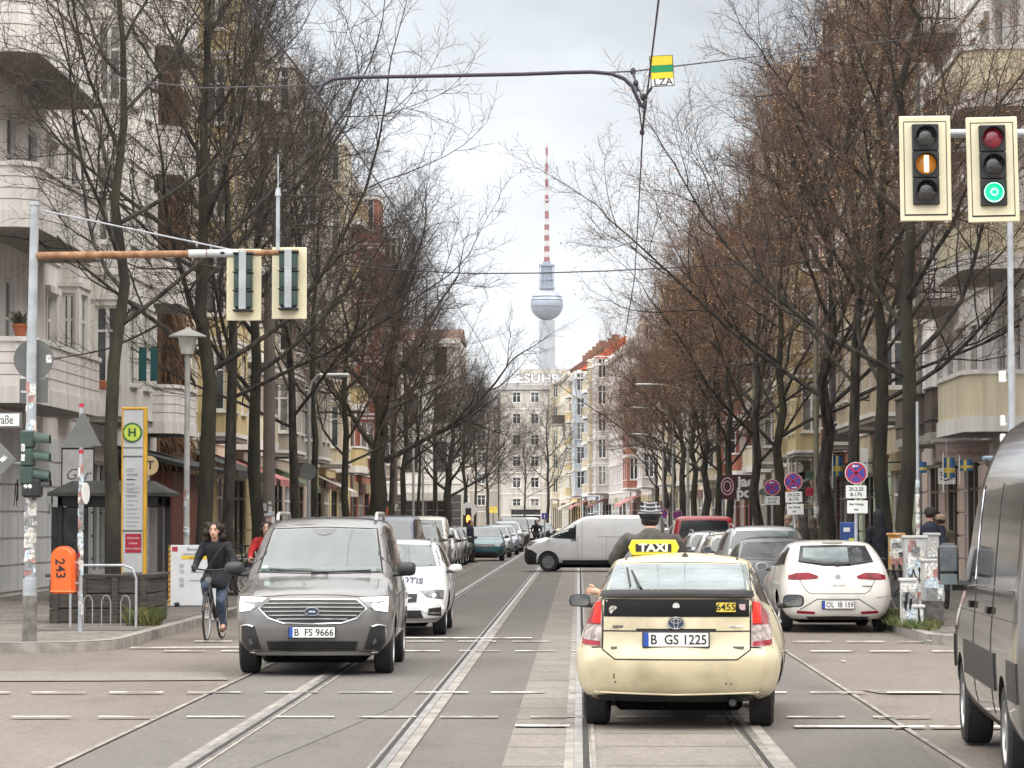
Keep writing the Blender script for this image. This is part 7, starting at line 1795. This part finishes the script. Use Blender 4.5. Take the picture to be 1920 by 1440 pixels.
for i, (px, Y) in enumerate(((721, 118), (775, 150), (793, 160))): pole('lamp_post', ('left', 'middle', 'right')[i] + ' of three plain grey posts behind the far left trees', 'pole', px, Y, .07, (5.2, 6.8, 6.2)[i], LAMPG, 'plain posts behind the left parking row')
t = sign_disc('road_sign', 'dark round sign back beside the white topped lamp on the left', 'sign', at(578, 884, 76), .21, SIGNB); mb = MB(); mb.cyl((0, .04, .2), (0, .04, -2.75), .03, 8); mb.build('pole', GALV, t)
t = sign_disc('poster_board', 'orange red poster board between the left trees', 'poster', at(719, 966, 112), 0, M('orange poster', (.55, .11, .05), .6, var=.3, sc=4), square=(.34, .62)); mb = MB(); mb.cyl((0, .04, .2), (0, .04, -1.7), .04, 8); mb.build('pole', GALV, t)
t = sign_disc('road_sign', 'pale diamond sign among the left trunks', 'sign', at(808, 978, 140), 0, SIGNW, square=(.4, .4)); t.rotation_euler = (0, rad(45), 0)
t = sign_disc('road_sign', 'white round sign beside the red amber lamp far left', 'sign', at(880, 955, 165), .42, SIGNW); mb = MB(); mb.cyl((0, .04, .2), (0, .04, -2.0), .05, 8); mb.build('pole', GALV, t)
t = thing('traffic_light', 'far pedestrian signal glowing orange on the left', 'traffic light', at(878, 973, 150)); mb = MB(); mb.cbox((0, .1, .1), (.3, .2, .9), .03); mb.build('housing', BLACKP, t); mb = MB(); mb.ball((0, -.02, 0), (.11, .03, .2), 10, 8); mb.build('lens', M('lit orange lens', (.9, .3, .05), .3, var=0, emit=2, ecol=(1, .35, .08)), t)
mb = MB(); mb.cyl((0, .15, -.3), (0, .15, -1.65), .06, 8); mb.build('pole', GALV, t)
t = sign_disc('shop_lightbox', 'yellow lit shop box sign far down the left pavement', 'sign', at(925, 956, 190), 0, M('yellow lightbox', (.75, .6, .1), .5, var=.3, sc=5, emit=.3, ecol=(.8, .6, .1)), square=(.5, .4)); mb = MB(); mb.cyl((0, .04, .1), (0, .04, -1.9), .05, 8); mb.build('pole', GALV, t)
t = sign_disc('road_sign', 'blue one-way style sign left of the crossing van', 'sign', at(1021, 968, 200), 0, SIGNBL, square=(.38, .44)); lettering('i', .4, 'lettering', SIGNW, t, T(0, -.0075, 0) @ UPR, .001, bold=.01); mb = MB(); mb.cyl((0, .04, .2), (0, .04, -1.7), .05, 8); mb.build('pole', GALV, t)

# no stopping signs on the right
def no_stop(px, py, Y, label, r=.185, tilt=0, pl=2, arrow='l', txt='20.2.25', lines=('20.2.25', '8-17h'), inv=None):
    q = at(px, py, Y); t = thing('no_stopping_sign', label, 'sign', (q.x, Y, KH), 0, 'mobile no stopping signs'); t.rotation_euler = (0, tilt, 0); z = q.z - KH
    mb = MB(); mb.cyl((0, .03, 0), (0, .03, z + r), .03, 10); mb.build('pole', GALV, t, 40)
    mb = MB(); mb.M = T(0, -.01, z) @ RX(math.pi / 2); mb.lathe([(r, 0), (r, .008)], 36); mb.m = 1; mb.lathe([(r * .95, .001), (r * .95, .0095)], 36); mb.m = 2; mb.lathe([(r * .80, .002), (r * .80, .0105)], 36)
    d = mb.build('disc', [SIGNW, SIGNR, SIGNBL], t, 40)
    mb = MB()
    for a in (45, -45): mb.M = T(0, -.0215, z) @ RY(rad(a)); mb.box(-r * .86, r * .86, -.001, .001, -r * .10, r * .10)
    mb.build('cross', SIGNR, d)
    mb = MB(); zz = z + (r * .62 if arrow == 'l' else -r * .66); sg = -1 if arrow == 'l' else 1; mb.box(-r * .2, r * .2, -.0245, -.0235, zz - r * .05, zz + r * .05); mb.add([(sg * r * .2, -.0245, zz - r * .16), (sg * r * .2, -.0245, zz + r * .16), (sg * r * .36, -.0245, zz)], [(0, 1, 2)]); mb.build('arrow', SIGNW, d)
    for k in range(pl):
        zz = z - r - .13 - k * .25; mb = MB(); mb.cbox((.02 if k else 0, -.01, zz), (r * 1.85, .012, .215), .004); p_ = mb.build('plate', SIGNW, t)
        for j, l_ in enumerate(lines if k == 0 else ('fuer Umzug', 'frei')): lettering(l_, .085 if k == 0 else .05, 'lettering', INK, p_, T(.0, -.0168, zz + .045 - j * .09) @ UPR, .0004, bold=.002)
    return t
no_stop(1605, 887, 50, 'nearest no stopping sign with two white plates before the third trunk'); no_stop(1495, 903, 61, 'leaning no stopping sign with two plates left of the slim mast', tilt=-.035, arrow='r'); no_stop(1448, 914, 76, 'smaller no stopping sign with one plate behind the taxi side of the parked cars', r=.2, pl=1)
t = no_stop(1270, 965, 125, 'far purple no stopping sign right of the helmeted cyclist', r=.2, pl=1); t = no_stop(1243, 962, 118, 'far no stopping sign straight above the helmeted cyclist', r=.2, pl=1)
# blue box, cabinets
t = thing('blue_box', 'blue box with a yellow label by the nearest no stopping sign', 'box', (Xat(1592, 56), 56, KH)); mb = MB(); mb.cbox((0, 0, .95), (.32, .3, 1.3), .02); mb.build('body', M('blue box paint', (.02, .06, .22), .5, var=.2), t); mb = MB(); mb.box(-.02, .1, -.155, -.151, 1.15, 1.3); mb.build('label', M('yellow label', (.6, .6, .05), .5), t); mb = MB(); mb.box(-.12, .0, -.155, -.151, 1.42, 1.5); mb.build('label', SIGNW, t); mb = MB(); mb.cyl((0, 0, 0), (0, 0, .32), .05, 8); mb.build('post', GALV, t)
CAB = M('grey cabinet', (.42, .42, .41), .6, var=.12, sc=4)
def cabinet(px, pyt, Y, w, d, label, seed, n=26, base=.12, mat=CAB):
    q = at(px, pyt, Y); h = q.z - KH; t = thing('utility_cabinet', label, 'cabinet', (q.x, Y, KH), 0)
    mb = MB(); mb.cbox((0, 0, base + (h - base) / 2), (w, d, h - base), .015); mb.cbox((0, 0, h + .01), (w + .05, d + .05, .05), .012); mb.build('body', mat, t)
    mb = MB(); mb.cbox((0, 0, base / 2), (w - .02, d - .02, base), .01); mb.build('plinth', M('concrete plinth', (.1, .095, .09), .9, var=.3, sc=8), t)
    mb = MB(); mb.box(-.004, .004, -d / 2 - .003, -d / 2 + .002, base + .05, h - .05); mb.build('door_gap', SHUT, t)
    stickers_flat(t, w, h - base, -d / 2, base, n, seed); scrawl(t, w * .7, .3, -d / 2 - .012, h * .55, seed + 50, n=2)
    return t
cabinet(1715, 1008, 48.5, .36, .3, 'tall sticker-covered grey cabinet left of the shorter one', 41, 30); cabinet(1748, 1052, 46.8, .33, .32, 'shorter cabinet plastered with a torn black and white poster', 42, 60, .38); cabinet(1747, 1003, 50.0, .22, .25, 'slim grey cabinet behind the two front cabinets', 43, 12)
cabinet(1702, 1088, 46.4, .22, .25, 'low white cabinet post in front of the tall cabinet', 44, 12, .04, M('dirty white cabinet', (.5, .5, .48), .6, var=.15)); cabinet(1722, 1138, 45.9, .14, .16, 'small white post at the kerb before the cabinets', 45, 5, .02, M('dirty white cabinet', (.5, .5, .48), .6))
t = cabinet(1680, 1003, 52, .25, .3, 'orange and brown painted box left of the tall cabinet', 46, 14, .75, M('orange painted box', (.42, .19, .05), .6, var=0, sc=9, col2=(.45, .36, .2))); 
pole('sign_pole', 'thin sticker-covered white pole behind the utility cabinets', 'pole', 1721, 49.5, .03, 3.6, GALV, None, 52)
# flags and boards on the right
FB = M('flag blue', (.025, .10, .24), .8); FY = M('flag yellow', (.5, .38, .08), .8)
def flag(px, py, Y, w, h, label, rz=0, tilt=0):
    t = thing('flag', label, 'flag', at(px, py, Y), rz, 'small blue and yellow flags at the right shopfronts'); mb = MB(); n = 10; m = 4
    def pt(u, v): return (u * w - w / 2, .05 * math.sin(u * 7) * (1 - v * .3), -v * h + tilt * u)
    for i in range(n):
        for j in range(m):
            mb.m = 1 if i in (3, 4) or j == (m // 2) else 0
            mb.quad(pt(i / n, j / m), pt((i + 1) / n, j / m), pt((i + 1) / n, (j + 1) / m), pt(i / n, (j + 1) / m))
    o = mb.build('cloth', [FB, FY], t); mb = MB(); mb.cyl((-w / 2 - .01, 0, .1), (-w / 2 - .01, 0, -h - .3), .012, 6); mb.build('stick', SIGNW, t)
    return t
flag(1780, 858, 62, .24, .42, 'blue and yellow flag hanging before the pink shop columns'); flag(1812, 862, 64, .28, .24, 'drooping blue and yellow flag right of the straight one'); flag(1722, 866, 60, .34, .22, 'blue flag bunched at the thin sticker-covered pole'); flag(1571, 855, 74, .24, .5, 'blue and yellow flag high beside the fourth right trunk')
Yf = 63.5; t = sign_disc('hanging_shop_sign', 'white hanging shop board with black wave marks below the flag', 'sign', at(1775, 893, Yf), 0, M('dull white board', (.52, .51, .49), .6), square=(.37, .34))
mb = MB()
for k in range(3): mb.tube([(-.13 + i * .05, -.008, .07 - k * .07 + .02 * math.sin(i * 1.3 + k)) for i in range(6)], .013, 5)
mb.build('wave_mark', INK, t); mb = MB(); mb.cyl((0, .02, .15), (0, .02, .8), .012, 6); mb.build('rod', GALV, t)
t = sign_disc('shop_fascia', 'brownish shop fascia with red brown script above the pink columns', 'sign', at(1805, 848, 67), 0, M('dusty pink fascia', (.30, .24, .21), .7, var=.1), square=(1.2, .42)); lettering('Naturheilkunst', .17, 'lettering', M('red brown script', (.2, .06, .035), .6), t, T(0, -.0075, -.02) @ UPR @ Matrix(((1, .25, 0, 0), (0, 1, 0, 0), (0, 0, 1, 0), (0, 0, 0, 1))), .0005)
mb = MB(); mb.cbox((0, .3, .24), (1.3, .7, .06), .01); mb.build('canopy', SLAB, t)
t = sign_disc('shop_banner', 'dark shop banner with big white letters and a pink ring on the right', 'sign', at(1384, 913, 100), 0, M('dark plum banner', (.05, .012, .02), .6), square=(1.15, .82)); lettering('jad', .48, 'lettering', SIGNW, t, T(.27, -.0075, .17) @ UPR, .001, bold=.02); lettering('po', .48, 'lettering', SIGNW, t, T(.2, -.0075, -.2) @ UPR, .001, bold=.02)
mb = MB()
for rr_ in (.2, .12): mb.tube([(-.36 + rr_ * math.cos(a), -.01, .02 + 1.4 * rr_ * math.sin(a)) for a in [2 * math.pi * i / 24 for i in range(25)]], .022, 6, cap=False)
mb.build('pink_ring', M('pale pink paint', (.6, .35, .36), .6), t)
for x in (-.5, .5): mb = MB(); mb.cyl((x, .06, .4), (x, .06, -2.6), .03, 8); mb.build('post', GALV, t)
for px, py, Y, lab, mt in ((1480, 917, 92, 'small orange shop box sign left of the leaning no stopping sign', M('orange box sign', (.6, .18, .06), .6)), (1520, 922, 90, 'red and white shop box sign right of the leaning no stopping sign', SIGNR), (1518, 890, 96, 'dark green shop box sign above the red and white one', M('dark green sign', (.03, .07, .05), .6)), (1620, 868, 84, 'white vertical blade sign beside the third right trunk', SIGNW)):
    t = sign_disc('shop_box_sign', lab, 'sign', at(px, py, Y), 0, mt, square=((.3, .25) if px != 1620 else (.22, .8))); mb = MB(); mb.cyl((0, .0, 0), (2.0, .3, .05), .02, 6); mb.build('bracket', INK, t)
# scaffold
t = thing('scaffold', 'pale pipe scaffold in front of the grey house in the right row', 'scaffold', (8.6, 118, KH)); mb = MB()
for yy in (0, 2.5, 5):
    for xx in (0, 1): mb.cyl((xx, yy, 0), (xx, yy, 8.2), .05, 6)
for zz in (2.1, 4.2, 6.3, 8.1):
    for xx in (0, 1): mb.cyl((xx, -.2, zz), (xx, 5.2, zz), .045, 6)
    for yy in (0, 2.5, 5): mb.cyl((-.2, yy, zz), (1.2, yy, zz), .045, 6)
mb.cyl((0, 0, 0), (0, 2.5, 2.1), .03, 6); mb.cyl((0, 2.5, 2.1), (0, 5, 4.2), .03, 6); mb.build('pipe', M('pale scaffold pipe', (.5, .47, .4), .6), t)
mb = MB()
for zz in (2.18, 4.28, 6.38): mb.box(.05, .95, -.1, 5.1, zz, zz + .05)
mb.build('deck', M('scaffold planks', (.4, .33, .2), .8, var=.2), t)
# flower pots on the first balcony
for px, py, Y, lab in ((38, 617, 59.9, 'terracotta pot with a dry plant on the lilac balcony'), (188, 722, 70.5, 'terracotta window box at the end of the lilac balcony')):
    t = thing('flower_pot', lab, 'flower pot', at(px, py, Y)); mb = MB(); mb.lathe([(.10, -.14), (.15, .06), (.17, .06), (.17, .1)], 14) if px < 100 else mb.cbox((0, 0, 0), (.3, .3, .2), .02); mb.build('pot', M('terracotta', (.36, .11, .05), .8), t)
    if px < 100:
        mb = MB(); rr = random.Random(2)
        for k in range(40): mb.tube([(rr.uniform(-.1, .1), rr.uniform(-.1, .1), .08), (rr.uniform(-.22, .22), rr.uniform(-.2, .2), rr.uniform(.2, .38))], [.02, .008], 4)
        mb.build('plant', M('dull plant', (.06, .06, .04), .9, var=.3, sc=6), t)
g_ = scrawl(L1, .5, .7, -.046, 0, 91, n=2); g_.location = (20.6, 0, 2.2); g_ = scrawl(L1, .6, .5, -.046, 0, 93, n=3); g_.location = (25.0, 0, 2.0)
# green blinds behind glass of the white bay
t = thing('roller_blind', 'pair of teal curtains in the bay above the tram stop pillar', 'curtain', at(279, 683, 74.2)); mb = MB()
for x0_, x1_ in ((-.25, -.06), (.04, .22)): mb.box(x0_, x1_, -.02, .02, -.42, .42)
mb.build('cloth', M('teal cloth', (.01, .085, .09), .7, var=.2, sc=6), t)

# ------------------------------------------------------------------ overhead line
WIRE = M('dark contact wire', (.025, .022, .03), .6, var=0); CABLE = M('purple black cable', (.03, .022, .04), .5, var=0)
def wire(name, label, pts, r, mat=WIRE, n=6, cat='wire'):
    mb = MB(); mb.tube([at(*p) for p in pts], r, n); return tag(mb.build(name, mat, None, 60), label, cat)
wire('contact_wire', 'contact wire running from the top of the picture down the street over the right track', [(1262, -160, 18), (1235, 0, 21.5), (1219, 130, 25.4), (1205, 248, 29.5), (1197, 400, 38), (1190, 520, 48), (1170, 640, 65), (1150, 730, 90), (1125, 830, 140), (1105, 905, 260)], .0085)
wire('contact_wire', 'contact wire over the left track crossing the left branches', [(440, -20, 21.0), (500, 55, 23.0), (597, 177, 28.5), (700, 330, 40), (800, 480, 55), (900, 640, 85), (960, 760, 140), (1010, 860, 260)], .0085)
wire('span_cable', 'thick dark cable curving across the sky between the two contact wires', [(595, 178, 28.5), (606, 158, 28.5), (625, 148, 28.5), (660, 145, 28.5), (830, 142, 28.5), (980, 139, 28.5), (1060, 136, 28.5), (1110, 135, 28.5), (1145, 138, 28.5), (1170, 147, 28.5), (1186, 162, 28.5), (1194, 182, 28.5), (1203, 200, 28.5)], .019, CABLE, 8, 'cable')
wire('span_wire', 'thin span wire from the cable end to the right house fronts', [(1090, 137, 28.5), (1187, 134, 28.8), (1217, 130, 29), (1400, 108, 36), (1570, 88, 44), (1800, 62, 56), (1925, 46, 65)], .0075)
wire('span_wire', 'thin span wire continuing from the cable into the left tree crowns', [(600, 160, 28.5), (380, 165, 31), (240, 150, 36), (0, 78, 52)], .0075)
wire('span_wire', 'distant span wire across the sky in front of the television tower sphere', [(600, 492, 62), (720, 505, 62), (880, 513, 62), (1010, 512, 62), (1140, 508, 62), (1300, 500, 62), (1480, 488, 62)], .012)
wire('span_wire', 'low span wire between the left trees and the far right fronts', [(560, 650, 70), (800, 760, 110), (940, 865, 200), (1010, 920, 260)], .009)
mb = MB()
def seg(a, b, r=.008): mb.tube([at(*a), at(*b)], r, 6)
seg((1187, 134, 28.8), (1191, 152, 28.7), .012); seg((1191, 152, 28.7), (1207, 190, 28.5)); seg((1191, 152, 28.7), (1196, 170, 28.6), .014); seg((1196, 185, 28.5), (1204, 248, 29.3), .007); seg((1209, 190, 28.5), (1204, 248, 29.3), .008); seg((1206, 186, 28.5), (1222, 164, 28.4), .014)
for q in ((1187, 134, 28.8, .03), (1192, 156, 28.6, .028), (1206, 182, 28.5, .03), (1208, 198, 28.5, .028), (1204, 248, 29.4, .026)): mb.ball(tuple(at(*q[:3])), (q[3], q[3], q[3] * 1.3), 8, 6)
tag(mb.build('wire_fitting', WIRE), 'black wire fitting hanging below the end of the thick cable', 'fitting')
q = at(1241, 133, 28.3); t = thing('tram_sign', 'yellow, green and white tram sign plate hanging at the contact wire', 'sign', q); t.rotation_euler = (0, rad(-3.5), .05)
mb = MB(); mb.cbox((0, 0, 0), (.225, .012, .298), .004); mb.build('plate', INK, t)
mb = MB()
w2, h2 = .105, .142
for m_, z0_, z1_ in ((0, .055, h2), (1, -.012, .053), (0, -.075, -.014), (2, -h2, -.077)): mb.m = m_; mb.box(-w2, w2, -.009, -.0062, z0_, z1_)
mb.build('stripe', [M('sign yellow', (.62, .47, .02), .5), M('sign green', (.0, .22, .07), .5), SIGNW], t)
lettering('LZA', .092, 'lettering', INK, t, T(0.005, -.0102, -.109) @ UPR, .0005, bold=.001, sx=1.1)
# ------------------------------------------------------------------ thin winter haze
hm = bpy.data.materials.new('thin haze'); hm.use_nodes = True; nt = hm.node_tree
nt.nodes.remove(nt.nodes['Principled BSDF'])
pv = nt.nodes.new('ShaderNodeVolumePrincipled'); pv.inputs['Color'].default_value = (.86, .89, .93, 1); pv.inputs['Density'].default_value = .00005; pv.inputs['Anisotropy'].default_value = 0.0
nt.links.new(pv.outputs['Volume'], nt.nodes['Material Output'].inputs['Volume'])
mb = MB(); mb.box(-4100, 4100, -400, 6100, -1.2, 395)
tag(mb.build('haze', hm), kind='stuff')
SC.cycles.volume_bounces = 0
